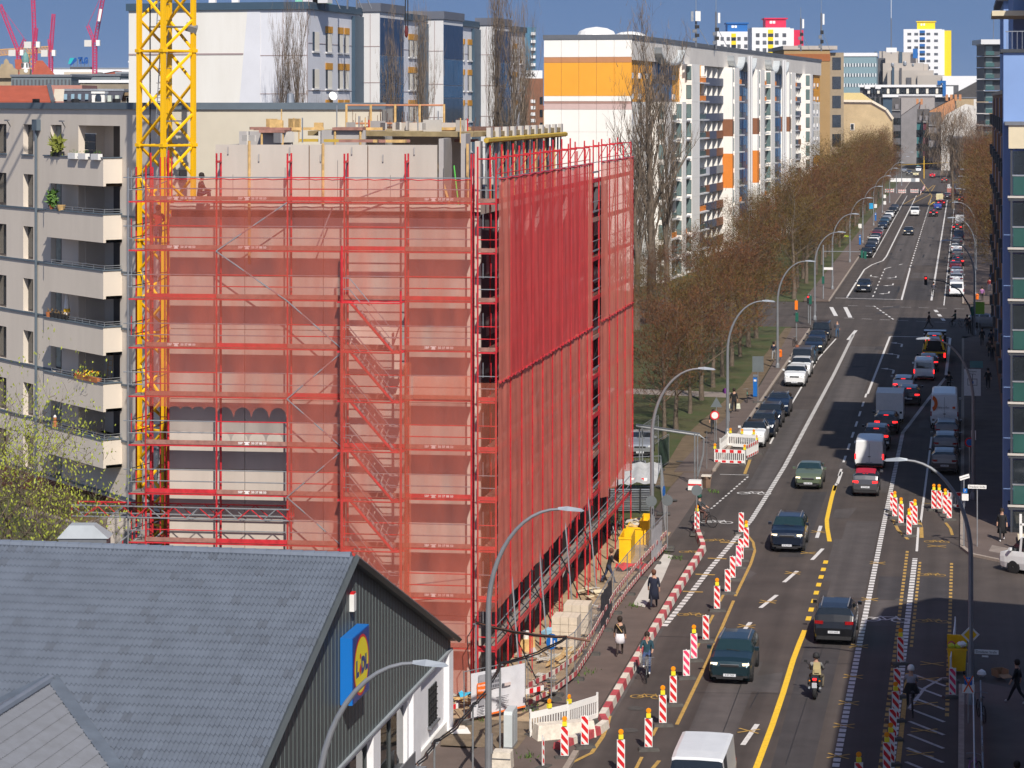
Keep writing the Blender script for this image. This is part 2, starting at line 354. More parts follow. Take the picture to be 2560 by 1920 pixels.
# hatched no-parking field
hp=MB()
for i in range(9):
    s0=86+i*1.95; rib_mb(hp,[(-2.1,s0+1.2),(-.75,s0-.6)],.16,.012)
rib_mb(hp,[(-2.15,84.5),(-.7,84.5)],.14,.0125); rib_mb(hp,[(-2.15,97),(-1.6,100.5),(-.9,102.4),(-.7,102.5)],.14,.0125)
o=hp.build('hatched_marking',mat('dim_white_line',(.4,.4,.4),.8,var=.3,vs=5)); o['kind']='structure'
def bike_mark(x,y,m,sc=1.0,fl=1):
    t,s=GT(x,y); mb=MB(); 
    def ring(ct,cs,r):
        n=14; pts=[(t+fl*(ct+r*math.cos(a))*sc,s+(cs+r*math.sin(a))*sc) for a in [2*math.pi*i/n for i in range(n+1)]]; rib_mb(mb,pts,.06*sc,.016)
    ring(-.42,0,.26); ring(.42,0,.26)
    for a,b in [((-.42,0),(-.15,.42)),((-.15,.42),(.3,.4)),((.3,.4),(.42,0)),((-.42,0),(.02,-.02)),((.02,-.02),(.3,.4)),((.02,-.02),(-.18,.5)),((.3,.4),(.27,.55))]:
        rib_mb(mb,[(t+fl*a[0]*sc,s+a[1]*sc),(t+fl*b[0]*sc,s+b[1]*sc)],.06*sc,.0165)
    o=mb.build('bicycle_marking',m); o['kind']='structure'
for x,y in [(1730,1538),(1618,1743),(1792,1352),(1730,1381)]: bike_mark(x,y,YDULL,1.0)
bike_mark(2342,1355,YDULL,1.0); bike_mark(2330,1438,YDULL,1.0); bike_mark(2330,1554,YDULL,1.1); bike_mark(2215,1550,WLINE,1.6); bike_mark(1885,1234,WLINE,1.5); bike_mark(1790,1306,WLINE,1.4)
# asphalt patches, seams, manholes
random.seed(3)
for (t0,t1,s0,s1,m) in [(-6.9,-5.4,86,120,ASPH3),(-7.0,-6.0,122,134,ASPH2),(-6.6,-4.8,118,140,ASPH2),(-10.4,-8.6,88,104,ASPH2),(-4.3,-3.0,112,118,ASPH2),(-9.7,-8.4,128,150,ASPH3),(-4.2,-.6,118,124,ASPH3),
   (-14,-8.2,296,320,ASPH3),(-7.3,-4.1,297,330,ASPH3),(-7.2,-3.9,334,345,ASPH2),(-15.9,-13.6,92,110,ASPH2),(-13.4,-12,150,190,ASPH2),(-6.8,-4.7,150,168,ASPH2),(-11,-8.2,190,240,ASPH2),(-11.2,-8.2,330,470,ASPH2),(-7.6,-4.3,360,520,ASPH2)]:
    PZ=globals().get('PZ',.0035)+.0003; sheet('asphalt_patch',[(t0,s0),(t1,s0+.3),(t1+.05,s1),(t0-.05,s1-.2)],PZ,m)
random.seed(8)
for i in range(46):
    t0=random.uniform(-12.5,-1.5);s0=random.uniform(80,560); PZ+=.00002; sheet('asphalt_patch',[(t0,s0),(t0+random.uniform(.4,1.6),s0),(t0+random.uniform(.4,1.6),s0+random.uniform(1,5)),(t0,s0+random.uniform(1,5))],PZ,[ASPH2,ASPH3,ASPH3][i%3])
sm=MB()
for t0,s0,t1,s1 in [(-9.2,84,-9.1,100),(-8.4,96,-8.3,101),(-11,98,-6,98.6),(-7,104,-4.7,104.3),(-14,108,-11,108.2),(-6,126,-4.6,126.1),(-6.4,88,-6.1,118)]: rib_mb(sm,[(t0,s0),((t0+t1)/2+.06,(s0+s1)/2),(t1,s1)],.035,.009)
for i in range(26):
    t0=random.uniform(-13,-1);s0=random.uniform(300,560); rib_mb(sm,[(t0,s0),(t0+random.uniform(-.1,.1),s0+random.uniform(3,9))],.25,.009)
o=sm.build('tar_seam',BLK); o['kind']='structure'
def manhole(x,y,r=.33,m=RUBB):
    t,s=GT(x,y); mb=MB(); n=14; mb.add([S(t+r*math.cos(2*math.pi*i/n),s+r*math.sin(2*math.pi*i/n),.07 if t<-14.2 or t>0 else .011) for i in range(n)],[tuple(range(n))]); o=mb.build('manhole_cover',m); tag(o,kind='structure')
for x,y in [(1589,1771),(1702,1156),(1681,1253),(1575,1826),(1640,1546),(2254,1500)]: manhole(x,y)
sheet('crosswalk_slabs',[(1.3,131.2),(2.2,130.4),(2.4,132.2),(1.5,133)],.126,PAVE2)
# ================================================================ building under construction
WALLP=mat('precast_panel',(.47,.42,.37),.85,var=.13,vs=.5,bump=.12,bs=6,streak=1)
WALLQ=mat('precast_panel_grey',(.36,.34,.33),.85,var=.12,vs=.8,bump=.1,bs=8)
FB=Vector((-15.04,98.6,0)); FA=math.atan2(-1.7,13.6)      # front scaffold frame: x along the face, y into the building
def FR(x,y,z=0): return Vector((FB.x+x*math.cos(FA)-y*math.sin(FA),FB.y+x*math.sin(FA)+y*math.cos(FA),z))
bld=empty('unfinished_building',(0,0,0),0,'unfinished concrete apartment building wrapped in red scaffold netting','building')
fr=link('front_wall',MB().box(.72,.76,1.05,1.1,0,.1).mesh('wall_foot',WALLP),bld,FB,FA)
def fpanel(x0,x1,z0,z1,y=1.05,m=WALLP,th=.2):
    return link('wall_panel',MB().box(x0+.012,x1-.012,y,y+th,z0+.012,z1-.012).mesh('wall_panel',m),bld,FB,FA)
zs=[0,3.2,6.1,9.0,11.9,14.8,17.0,19.45]
cuts=[.7,3.9,7.2,10.4,13.75]
for i in range(len(zs)-1):
    for a,b in zip(cuts,cuts[1:]): fpanel(a,b,zs[i],zs[i+1]-.0)
for a,b in zip(cuts,cuts[1:]): fpanel(a,b,19.7,20.0)
for a,b in [(2.65,6.6),(6.6,9.05),(9.05,11.95)]: fpanel(a,b,20.0,22.45)
mb=MB(); mb.box(.75,13.7,1.22,1.3,0,20.0); mb.build('backing_wall',CONCD,bld,FB,FA)
for i,z in enumerate([3,6,9,12,15,18]): pass
for x0,x1,z0,z1 in [(.7,3.2,12.4,12.5),(4,13,9.5,9.58)]: pass
# core mass behind
mb=MB(); P=[FR(.75,1.3),FR(13.5,1.3),S(-20.3,117),S(-27,118),FR(.75,17)]; mb.prism([(p.x,p.y) for p in P],0,19.9); mb.build('floor_core',CONCD,bld)
mb=MB(); P=[FR(.8,1.25),FR(13.55,1.25),S(-19.9,134),S(-33,134),FR(.8,20)]; mb.prism([(p.x,p.y) for p in P],19.55,19.98); mb.build('floor_slab',CONC,bld)
# top storey: short walls, slab formwork, props
def fb(name,x0,x1,y0,y1,z0,z1,m): return link(name,MB().box(x0,x1,y0,y1,z0,z1).mesh(name,m),bld,FB,FA)
for a in [(2.65,2.85,1.25,6,20,22.4,WALLQ),(12.0,12.2,1.1,3.4,20,22.7,WALLQ),(12.9,13.1,1.2,2.6,20,22.9,WALLQ),(13.5,13.7,1.05,1.5,20,22.6,WALLP),(2.9,5.2,4.2,4.4,20,22.95,WALLQ),(6.4,8.3,4.6,4.8,20,23.0,WALLQ),(9.0,12.2,7.2,7.4,20,23.3,WALLP),(8.6,9.0,5.2,5.4,20,22.7,WALLP)]: fb('wall_panel',*a)
for x in [4.1,7.2,13.2]: pipe('timber_post',FR(x,1.0,17.5 if x<6 else 20),FR(x,1.0,22.5 if x>6 else 22.6),.06,WOOD,bld)
for x0,x1,y,z in [(3.9,5.0,3.6,22.9),(6.9,8.2,4.4,23.0)]:
    fb('formwork_deck',x0,x1,y,y+1.4,z,z+.12,WOODR)
    for x in (x0+.1,x1-.1): pipe('prop',FR(x,y+.1,20),FR(x,y+.1,z),.05,WOOD,bld)
sl=MB(); P=[FR(5.5,6),FR(13.2,2.6),S(-19.6,101),S(-19.55,117.5),S(-31,118),FR(5.0,16)]; sl.prism([(p.x,p.y) for p in P],22.75,22.95); sl.build('slab_formwork',mat('formwork_board',(.33,.25,.13),.8,var=.3,vs=1.5),bld)
sl=MB(); P=[FR(9,9),FR(12,6),S(-20,104),S(-20,116.5),S(-30,117),FR(8,15)]; sl.prism([(p.x,p.y) for p in P],22.95,22.99); sl.build('rebar_mat',mat('rusty_steel',(.16,.08,.05),.8,var=.5,vs=6),bld)
for i in range(11):
    s=99+i*1.8
    for k in (0,):
        p=S(-19.6,s); blk('formwork_bracket',(p.x,p.y,22.85),(.18,.5,.55),CONCL,bld,-TH)
for i in range(22):
    s=98.5+i*.9; pipe('prop',S(-19.65,s,20),S(-19.65,s,22.75),.05,[GALV,WOOD,GREY][i%3],bld)
    if i%2==0: blk('formwork_panel',S(-19.95,s+.3,21.3),(.08,.5,2.5),[CONCD,WALLQ,CONCD][i%3],bld,-TH)
pipe('formwork_beam',S(-19.55,98,22.6),S(-19.5,118,22.6),.12,mat('yellow_beam',(.45,.3,.04),.7,var=.2),bld)
# edge guard rails of timber on the far part of the roof
gr=[FR(8.6,11,0),FR(14.8,9,0)]
p0=at(866,283,112);p1=at(1110,290,112)
for z in (24.05,23.2): pipe('guard_rail',(p0.x,112,z),(p1.x,112.5,z),.045,mat('reddish_board',(.45,.2,.11),.8,var=.2),bld)
for i in range(5): 
    x=p0.x+(p1.x-p0.x)*i/4; pipe('guard_post',(x,112,22.9),(x,112,24.1),.06,WOOD,bld)
for i in range(34):
    x=random.uniform(p0.x,p0.x+3.2); pipe('rebar_starter',(x,112+random.random(),22.9),(x,112+random.random(),23.2+random.random()*.7),.012,_m['rusty_steel'],bld,4)
for i in range(26):
    x=random.uniform(10.5,13); p=FR(x,random.uniform(5,12),22.95); pipe('rebar_starter',p,p+Vector((random.uniform(-.1,.1),0,random.uniform(.2,.6))),.012,_m['rusty_steel'],bld,4)
for a in [((11.9,1.6,20),(11.5,1.3,22.2),.07,WOOD),((12.4,1.4,20),(11.8,1.3,22.0),.06,WOOD),((12.3,1.2,20),(11.6,1.3,21.9),.04,GALV),((12.8,1.2,20),(12.6,1.3,21.6),.03,mat('green_strip',(.1,.5,.08),.6,var=0)),((11.7,1.2,20),(11.75,1.3,21.9),.05,WOODR)]:
    pipe('leaning_plank',FR(*a[0]),FR(*a[1]),a[2],a[3],bld)
# side facade along the street: piers, slab edges, dark openings
SD=empty('side_facade',(0,0,0)); reg(SD,bld)
def sbox(name,t0,t1,s0,s1,z0,z1,m,par=SD):
    p=S((t0+t1)/2,(s0+s1)/2,(z0+z1)/2); return link(name,ubox(m),par,p,-TH,(t1-t0,s1-s0,z1-z0))
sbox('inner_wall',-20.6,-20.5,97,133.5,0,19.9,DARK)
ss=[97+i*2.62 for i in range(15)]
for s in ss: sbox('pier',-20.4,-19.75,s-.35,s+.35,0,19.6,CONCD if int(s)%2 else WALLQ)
for z in [3.1,6.1,9.0,11.9,14.8,17.4]:
    sbox('slab_edge',-20.45,-19.72,96.9,133.8,z-.45,z+.35,WALLQ)
sbox('end_wall',-33,-19.8,133.8,134.1,0,19.8,WALLP)
for i in range(14):
    s=ss[i]+1.3
    for z in [4.9,7.9,10.8,13.7,16.5]: sbox('window_frame',-20.3,-20.2,s-.85,s+.85,z-1.0,z+1.0,GREY)
# ================================================================ scaffolding
def make_net(name,P,nx,nz,m,par,amp=.05,sag=0,hem=True,fold=3):
    """cloth between four corners bl,br,tr,tl with folds"""
    bl,br,tr,tl=[Vector(p) for p in P]; nrm=(br-bl).cross(tl-bl).normalized(); vs=[];ph=random.uniform(0,6)
    for j in range(nz+1):
        v=j/nz
        for i in range(nx+1):
            u=i/nx; p=bl.lerp(br,u).lerp(tl.lerp(tr,u),v)
            a=amp*math.sin(math.pi*u)*(math.sin(fold*math.pi*u*2+ph+v*2.3)+.6*math.sin(u*17+v*5+ph))*(.5+.5*math.sin(v*9+ph)**2)+amp*.8*math.sin(u*math.pi)
            if sag and j==0: p=p+Vector((0,0,sag*abs(math.sin(u*math.pi))))
            vs.append(p+nrm*a)
    mb=MB(); mb.add(vs,[(j*(nx+1)+i,j*(nx+1)+i+1,(j+1)*(nx+1)+i+1,(j+1)*(nx+1)+i) for j in range(nz) for i in range(nx)])
    return mb.build(name,m,par,smooth='all')
NETA=net_mat('red_net_light',(.6,.15,.1),.41); NETB=net_mat('red_net_side',(.92,.27,.2),.7); NETC=net_mat('red_net_double',(.88,.12,.115),.8); NETD=net_mat('orange_net',(.7,.2,.12),.34)
scf=empty('scaffolding',FR(0,0),0,'tall red tube scaffolding with toe boards and safety nets round the unfinished building','scaffolding')
inv=Vector(scf.location)
def sp(name,p,q,r,m=RED,n=6): return pipe(name,Vector(p)-inv,Vector(q)-inv,r,m,scf,n)
def sb(name,c,size,m,rot=None): return blk(name,Vector(c)-inv,size,m,scf,rot)
XS=[0,2.97,5.93,8.29,10.8,13.5]; LV=[2*k+.1 for k in range(0,11)]
TXT={}
def text_mesh(body,size,m,ext=0.0,align='CENTER',bold=0):
    k=(body,size,m.name)
    if k in TXT: return TXT[k]
    c=bpy.data.curves.new('text','FONT'); c.body=body; c.size=size; c.extrude=ext; c.align_x=align; c.align_y='CENTER'; c.offset=bold; c.resolution_u=2
    o=bpy.data.objects.new('text',c); COL.objects.link(o); dg=bpy.context.evaluated_depsgraph_get(); dg.update()
    me=bpy.data.meshes.new_from_object(o.evaluated_get(dg)); bpy.data.objects.remove(o); me.materials.clear(); me.materials.append(m); TXT[k]=me; return me
def text(name,body,size,m,parent,loc,rot,bold=0,sx=1,align='CENTER'):
    return link(name,text_mesh(body,size,m,0,align,bold),parent,loc,rot,(sx,1,1))
TW=mat('white_print',(.75,.7,.68),.6,var=0)
PH=MB()  # little telephone sign
PH.add([(-.09,0,-.06),(.09,0,-.06),(.06,0,.03),(-.06,0,.03)],[(0,1,2,3)]); PH.add([(-.12,0,.03),(.12,0,.03),(.12,0,.07),(-.12,0,.07)],[(0,1,2,3)]); PHM=PH.mesh('telephone_symbol',TW)
def bars(x,y,z0,z1): sp('standard',FR(x,y,z0),FR(x,y,z1),.042)
for i,x in enumerate(XS):
    bars(x,0,0,22.1 if i not in (0,) else 21.6); bars(x,.73,0,22.1)
for x in (.75,): bars(x,.73,0,22.2)
for i,x in enumerate(XS[1:-1]):
    for z in (21.75,): sp('frame_head',FR(x,0,z),FR(x,.73,z),.05)
brown=WOODR
text_bays={0:[10,9,7],1:[10,9,5,4],3:[],4:[7,5,4,3,2,10],2:[]}
for b in range(5):
    x0,x1=XS[b],XS[b+1]
    for k,z in enumerate(LV):
        if k==0: continue
        # deck, toe board, rails
        c=(FR(x0,.37,z)+FR(x1,.37,z))/2; L=x1-x0
        if not(b==3): 
            for q in (.2,.54): 
                cc=(FR(x0,q,z)+FR(x1,q,z))/2; sb('deck_board',cc,(L-.04,.31,.05),brown if (b+k)%3 else GREY,FA)
        cc=(FR(x0,.0,z+.02)+FR(x1,.0,z+.02))/2; sb('deck_frame',cc,(L,.05,.07),RED,FA)
        tb=(FR(x0,-.045,z+.16)+FR(x1,-.045,z+.16))/2; sb('toe_board',tb,(L-.03,.03,.17),WOODR if (k*7+b*3)%4 else RED,FA)
        for dz in (.55,1.02):
            if k==10 and dz>1: pass
            sp('guard_rail',FR(x0,0,z+dz),FR(x1,0,z+dz),.024,GALV if (k+b)%3 else RED)
        if k in text_bays.get(b,[]):
            xm=x0+L*.46
            text('toe_board_print','SBP',.13,TW,scf,FR(xm-.35,-.066,z+.16)-inv,(math.pi/2,0,FA),.004)
            text('toe_board_print','50 37 88 50',.13,TW,scf,FR(xm+.42,-.066,z+.16)-inv,(math.pi/2,0,FA),.004)
            link('telephone_symbol',PHM,scf,FR(xm-.08,-.066,z+.15)-inv,FA)
# long diagonals of bay 1 (5.93..3) zigzag seen in the photo
zz=[20.1,16.1+2,16.0,14.0,12.0,10.0,8.0,6.0,4.0]
def diag(xa,za,xb,zb): sp('diagonal_brace',FR(xa,-.09,za),FR(xb,-.09,zb),.03,GALV)
diag(XS[2],20.1,XS[1],18.1); diag(XS[1],18.1,XS[2],16.1); diag(XS[2],16.1,XS[3],14.1); diag(XS[3],14.1,XS[2],12.1); diag(XS[2],12.1,XS[3],10.1); diag(XS[3],10.1,XS[2],8.1); diag(XS[2],8.1,XS[3],6.1)
sp('diagonal_brace',FR(XS[3],.4,20.1),FR(XS[4],.4,21.0),.03,GALV); sp('diagonal_brace',FR(XS[4]+.2,.2,4.6),FR(13.3,.2,4.9),.025,GALV)
sp('leaning_pole',FR(7.0,.3,18.1),FR(7.7,.5,19.9),.03,GALV)
# return of the scaffold at the left end
for x,y in [(-.75,0),(-.75,1.2),(-.05,1.2)]: sp('standard',FR(x,y,1),FR(x,y,21.5),.038,RED if y else GALV)
for k,z in enumerate(LV[1:]):
    sb('deck_frame',FR(-.38,0,z),(.75,.05,.06),RED,FA); sb('deck_board',FR(-.38,.62,z),(.6,1.1,.05),PAVE2,FA); sb('toe_board',FR(-.05,.62,z+.13),(.03,1.2,.16),WOODR,FA)
    for dz in (.5,1.0): sp('guard_rail',FR(-.95 if dz>.9 else -.75,0,z+dz),FR(0,0,z+dz),.022,GALV); sp('guard_rail',FR(-.75,0,z+dz),FR(-.05,1.2,z+dz+.12),.02,BLK)
    sp('frame_handle',FR(-.62,.02,z+.5),FR(-.62,.02,z+1.3),.02,GALV if k%2 else RED); sp('frame_handle',FR(-.62,.02,z+.5),FR(-.15,.02,z+.5),.02,GALV if k%2 else RED); sp('frame_handle',FR(-.15,.02,z+.5),FR(-.15,.02,z+1.3),.02,GALV if k%2 else RED)
# lattice behind, in the slot next to the crane
for x in (.25,.55): 
    for y in (1.3,2.0): sp('standard',FR(x,y,1),FR(x,y,21.9),.03)
for z in [2.1+k for k in range(19)]: sp('rung',FR(.25,1.3,z),FR(.55,1.3,z),.018); 
for z in LV[1:]: sp('ledger',FR(.25,1.3,z),FR(.25,2.0,z),.02); sp('ledger',FR(0,1.3,z+.6),FR(.75,1.3,z+.9),.02,GREY)
# stair tower bay
def stairs(z):
    x0,x1=XS[3]+.25,XS[4]-.15; y=-.75
    sp('stair_string',FR(x0+.15,y,z+2.0),FR(x1-.25,y,z+.05),.055,RED); sp('stair_string',FR(x0+.15,y+.5,z+2.0),FR(x1-.25,y+.5,z+.05),.045,GALV)
    for i in range(9):
        u=(i+.5)/9; x=x0+.15+(x1-.4-x0)*u; zz=z+2.0-1.95*u; sb('stair_tread',FR(x,y+.25,zz),(.2,.46,.03),GALV,FA)
    sb('stair_landing',FR(x0-.1,y+.25,z+2.02),(.6,.55,.06),RED,FA); sb('stair_landing',FR(x1-.02,y+.25,z+.04),(.45,.55,.06),RED,FA)
    for dz in (.55,1.0): 
        sp('stair_rail',FR(x0+.1,y,z+2.0+dz),FR(x1-.35,y,z+.05+dz),.018,GALV); sp('stair_rail',FR(x0-.25,y,z+2.0+dz),FR(x0+.1,y,z+2.0+dz),.018,GALV); sp('stair_rail',FR(x1-.35,y,z+.05+dz),FR(x1+.05,y,z+.05+dz),.018,GALV)
    sp('stair_rail',FR(x0+.75,y,z+1.1+.9),FR(x0+.95,y,z+1.9),.02,RED)
for z in [2.1,4.1,6.1,8.1,10.1,12.1,14.1]: stairs(z)
for x in (XS[3]+.05,XS[4]-.05): sp('standard',FR(x,-.8,0),FR(x,-.8,18.4 if x<9 else 16.6),.05)
for z in LV[1:9]:
    sp('ledger',FR(XS[3]+.05,-.8,z),FR(XS[4]-.05,-.8,z),.03); sp('ledger',FR(XS[3]+.05,-.8,z),FR(XS[3]+.05,0,z),.03); sp('ledger',FR(XS[4]-.05,-.8,z),FR(XS[4]-.05,0,z),.03)
# front nets (lower left two bays are open)
for b,(x0,x1) in enumerate(zip(XS,XS[1:])):
    zb={0:11.6,1:11.7,2:.3,3:16.2,4:.3}[b]
    P=[FR(x0,-.1,zb),FR(x1,-.1,zb),FR(x1,-.1,21.05),FR(x0,-.1,21.05)]
    if b<2:
        make_net('net_panel',[p-inv for p in [FR(x0,-.1,11.75),FR(x1,-.1,11.75),P[2],P[3]]],14,14,NETA,scf,.02)
        n=4 if b else 6
        for q in range(n):   # scalloped lower hem
            a=x0+(x1-x0)*q/n; c=x0+(x1-x0)*(q+1)/n; mb=MB(); vs=[];m_=10; dp=.42 if b else .12
            for i in range(m_+1):
                u=i/m_; x=a+(c-a)*u; vs+=[FR(x,-.1,11.75)-inv,FR(x,-.1,11.73-dp*(1-math.sqrt(max(0,1-(2*u-1)**2)))-.0)-inv]
            mb.add(vs,[(2*i,2*i+1,2*i+3,2*i+2) for i in range(m_)]); mb.build('net_hem',NETA,scf)
    else: make_net('net_panel',[p-inv for p in P],14,20,NETA,scf,.025)
    hem=MB(); pts=[FR(x0+(x1-x0)*i/10,-.11,21.05+.02*math.sin(i*2.1)) -inv for i in range(11)]; hem.tube(pts,.022,5); hem.build('net_cord',RED,scf)
# stair tower nets
x0,x1=XS[3],XS[4]
make_net('net_panel',[p-inv for p in [FR(x0,-.9,.3),FR(x1,-.9,.3),FR(x1,-.9,16.1),FR(x0,-.9,16.1)]],14,20,NETA,scf,.02)
make_net('net_panel',[p-inv for p in [FR(x0-.02,0,.3),FR(x0-.02,-.9,.3),FR(x0-.02,-.9,18.2),FR(x0-.02,0,18.2)]],6,20,NETD,scf,.02)
make_net('net_panel',[p-inv for p in [FR(x1+.02,-.9,.3),FR(x1+.02,0,.3),FR(x1+.02,0,13.6),FR(x1+.02,-.9,13.6)]],6,20,NETD,scf,.02)
make_net('net_panel',[p-inv for p in [FR(XS[4]-.1,-.92,.3),FR(XS[4]+.3,-.4,.3),FR(XS[4]+.3,-.4,13.7),FR(XS[4]-.1,-.92,13.7)]],6,20,NETD,scf,.04)
make_net('net_panel',[p-inv for p in [FR(x0+.1,-.86,14.15),FR(x1-.1,-.86,14.15),FR(x1-.1,-.86,15.9),FR(x0+.1,-.86,15.9)]][:4],8,6,NETD,scf,.02) if False else None
make_net('net_panel',[p-inv for p in [FR(XS[4]+.35,-.16,12.2),FR(13.5,-.16,12.2),FR(13.5,-.16,13.15),FR(XS[4]+.35,-.16,13.1)]],8,5,NETD,scf,.02)
# long lattice girders in front, near the ground
for y,zt,zl in [(-.15,7.6,.45),(.75,7.6,.45)]:
    xa,xb=-3.1,XS[2]+.1
    sp('girder_chord',FR(xa,y,zt),FR(xb,y,zt),.032,GALV if y<0 else RED); sp('girder_chord',FR(xa,y,zt-zl),FR(xb,y,zt-zl),.032,GALV)
    n=17
    for i in range(n):
        a=xa+(xb-xa)*i/n; c=xa+(xb-xa)*(i+1)/n; m=RED if i%3 else GALV
        sp('girder_web',FR(a,y,zt-zl if i%2 else zt),FR(c,y,zt if i%2 else zt-zl),.022,m)
    for x in (xa,xb): sp('girder_web',FR(x,y,zt),FR(x,y,zt-zl),.025,RED)
for z0,xa in [(5.9,-1.3),(5.6,-.4),(4.9,.2)]:
    sp('loose_girder',FR(xa,-.3,z0),FR(xa+1.0,.5,z0+.9),.03,GALV); sp('loose_girder',FR(xa,-.3,z0-.45),FR(xa+1.0,.5,z0+.45),.03,GALV)
    for i in range(3): sp('loose_girder',FR(xa+i*.33,-.3+i*.26,z0+i*.3),FR(xa+i*.33,-.3+i*.26,z0-.45+i*.3),.025,RED)
# ---- side scaffold along the street
T0,T1=-19.25,-18.5
def sd(t,s,z): return S(t,s,z)
s_list=[94.75]+[94.75+2.57*i for i in range(1,10)]+[119.4]+[122.4,125.4,128.4,131.4,134.5]
for s in s_list:
    topz=22.4 if s<119 else 22.2; 
    sp('standard',sd(T1,s,0),sd(T1,s,topz-.6*random.random()),.042); sp('standard',sd(T0,s,0),sd(T0,s,topz),.042)
    sp('frame_head',sd(T0,s,21.9),sd(T1,s,21.9),.03)
for a,b in zip(s_list,s_list[1:]):
    for k,z in enumerate(LV):
        if k==0: continue
        c=(sd(-18.87,a,z)+sd(-18.87,b,z))/2; sb('deck_board',c,(.66,b-a-.03,.05),PAVE2 if k==1 else brown,-TH)
        c=(sd(T1,a,z+.1)+sd(T1,b,z+.1))/2; sb('toe_board',c,(.035,b-a-.03,.2),RED if k%3 else WOODR,-TH)
        for dz in (.55,1.02): sp('guard_rail',sd(T1,a,z+dz),sd(T1,b,z+dz),.022,GALV)
    if a<119 or a>121:
        seam=13.0+.03*(a-94)*0
        edge=.05*(a-94.75)
        make_net('net_panel',[p-inv for p in [sd(T1+.08,a,3.8+.02*(a-94) if a<119 else 3.8),sd(T1+.08,b,3.8+.02*(b-94) if a<119 else 3.4),sd(T1+.08,b,13.0),sd(T1+.08,a,13.0)]],12,16,NETB,scf,.035,fold=random.uniform(.6,1.6))
        make_net('net_panel',[p-inv for p in [sd(T1+.12,a,12.9),sd(T1+.12,b,12.9),sd(T1+.12,b,21.1),sd(T1+.12,a,21.1)]],12,16,NETC if 96<a<116 else NETB,scf,.045,fold=random.uniform(.6,1.6))
        for z0,z1 in ((3.9,13.0),(12.9,21.1)): sp('net_seam',sd(T1+.11,b,z0),sd(T1+.11,b,z1),.03,RED,5)
        hem=MB(); hem.tube([sd(T1+.14,a+(b-a)*i/8,21.12-.05*math.sin(math.pi*i/8))-inv for i in range(9)],.04,5); hem.build('net_cord',RED,scf)
        hem=MB(); hem.tube([sd(T1+.17,a+(b-a)*i/8,12.9+.05*math.sin(i*2.3))-inv for i in range(9)],.03,5); hem.build('net_cord',RED,scf)
        for dz in (0,1): sp('top_brace',sd(T1,a,21.3),sd(T1,b,22.0 if dz else 21.3),.02,RED)
# end frame facing the camera (corner bay): open above z 13, netted below
for k,z in enumerate(LV[1:]):
    p=sd(-18.87,94.75,z); sb('deck_frame',p,(.75,.05,.07),RED,-TH); sb('toe_board',sd(-18.87,94.72,z+.14),(.7,.03,.15),WOODR if k>5 else RED,-TH)
    for dz in (.55,1.05): sp('guard_rail',sd(T0,94.75,z+dz),sd(T1,94.75,z+dz),.02,GALV if k%2 else RED)
    sp('frame_handle',sd(T0+.22,94.75,z+1.0),sd(T0+.22,94.75,z+1.6),.018,GALV); sp('frame_handle',sd(T1-.2,94.75,z+1.0),sd(T1-.2,94.75,z+1.6),.018,RED)
make_net('net_panel',[p-inv for p in [sd(T0,94.68,3.7),sd(T1+.05,94.68,3.7),sd(T1+.05,94.68,12.9),sd(T0,94.68,12.9)]],6,16,NETD,scf,.03)
# bare base bays under the side net: ladders, long diagonal props
for a,z0 in [(96.5,0),(103,0),(110,0),(117,0)]:
    sp('raking_prop',sd(T1+.7,a,0),sd(T1+.05,a+1.4,4.6),.035,GALV); sp('raking_prop',sd(T1+1.0,a+2,.1),sd(T1+.05,a,3.2),.028,BLK)
for s in s_list[:-5]: sp('base_frame',sd(T1+.55,s,0),sd(T1+.55,s,1.7),.03,RED) if int(s)%2 else None
for s in [125.4,131.4]: sp('diagonal_brace',sd(T1,s,16),sd(T1,s+3,20),.03)
# tie straps across the open stair slot
for k in range(2,11): sp('stair_rail',sd(T1,119.4,2*k+.6),sd(T1,122.4,2*k+.6),.025,GALV)
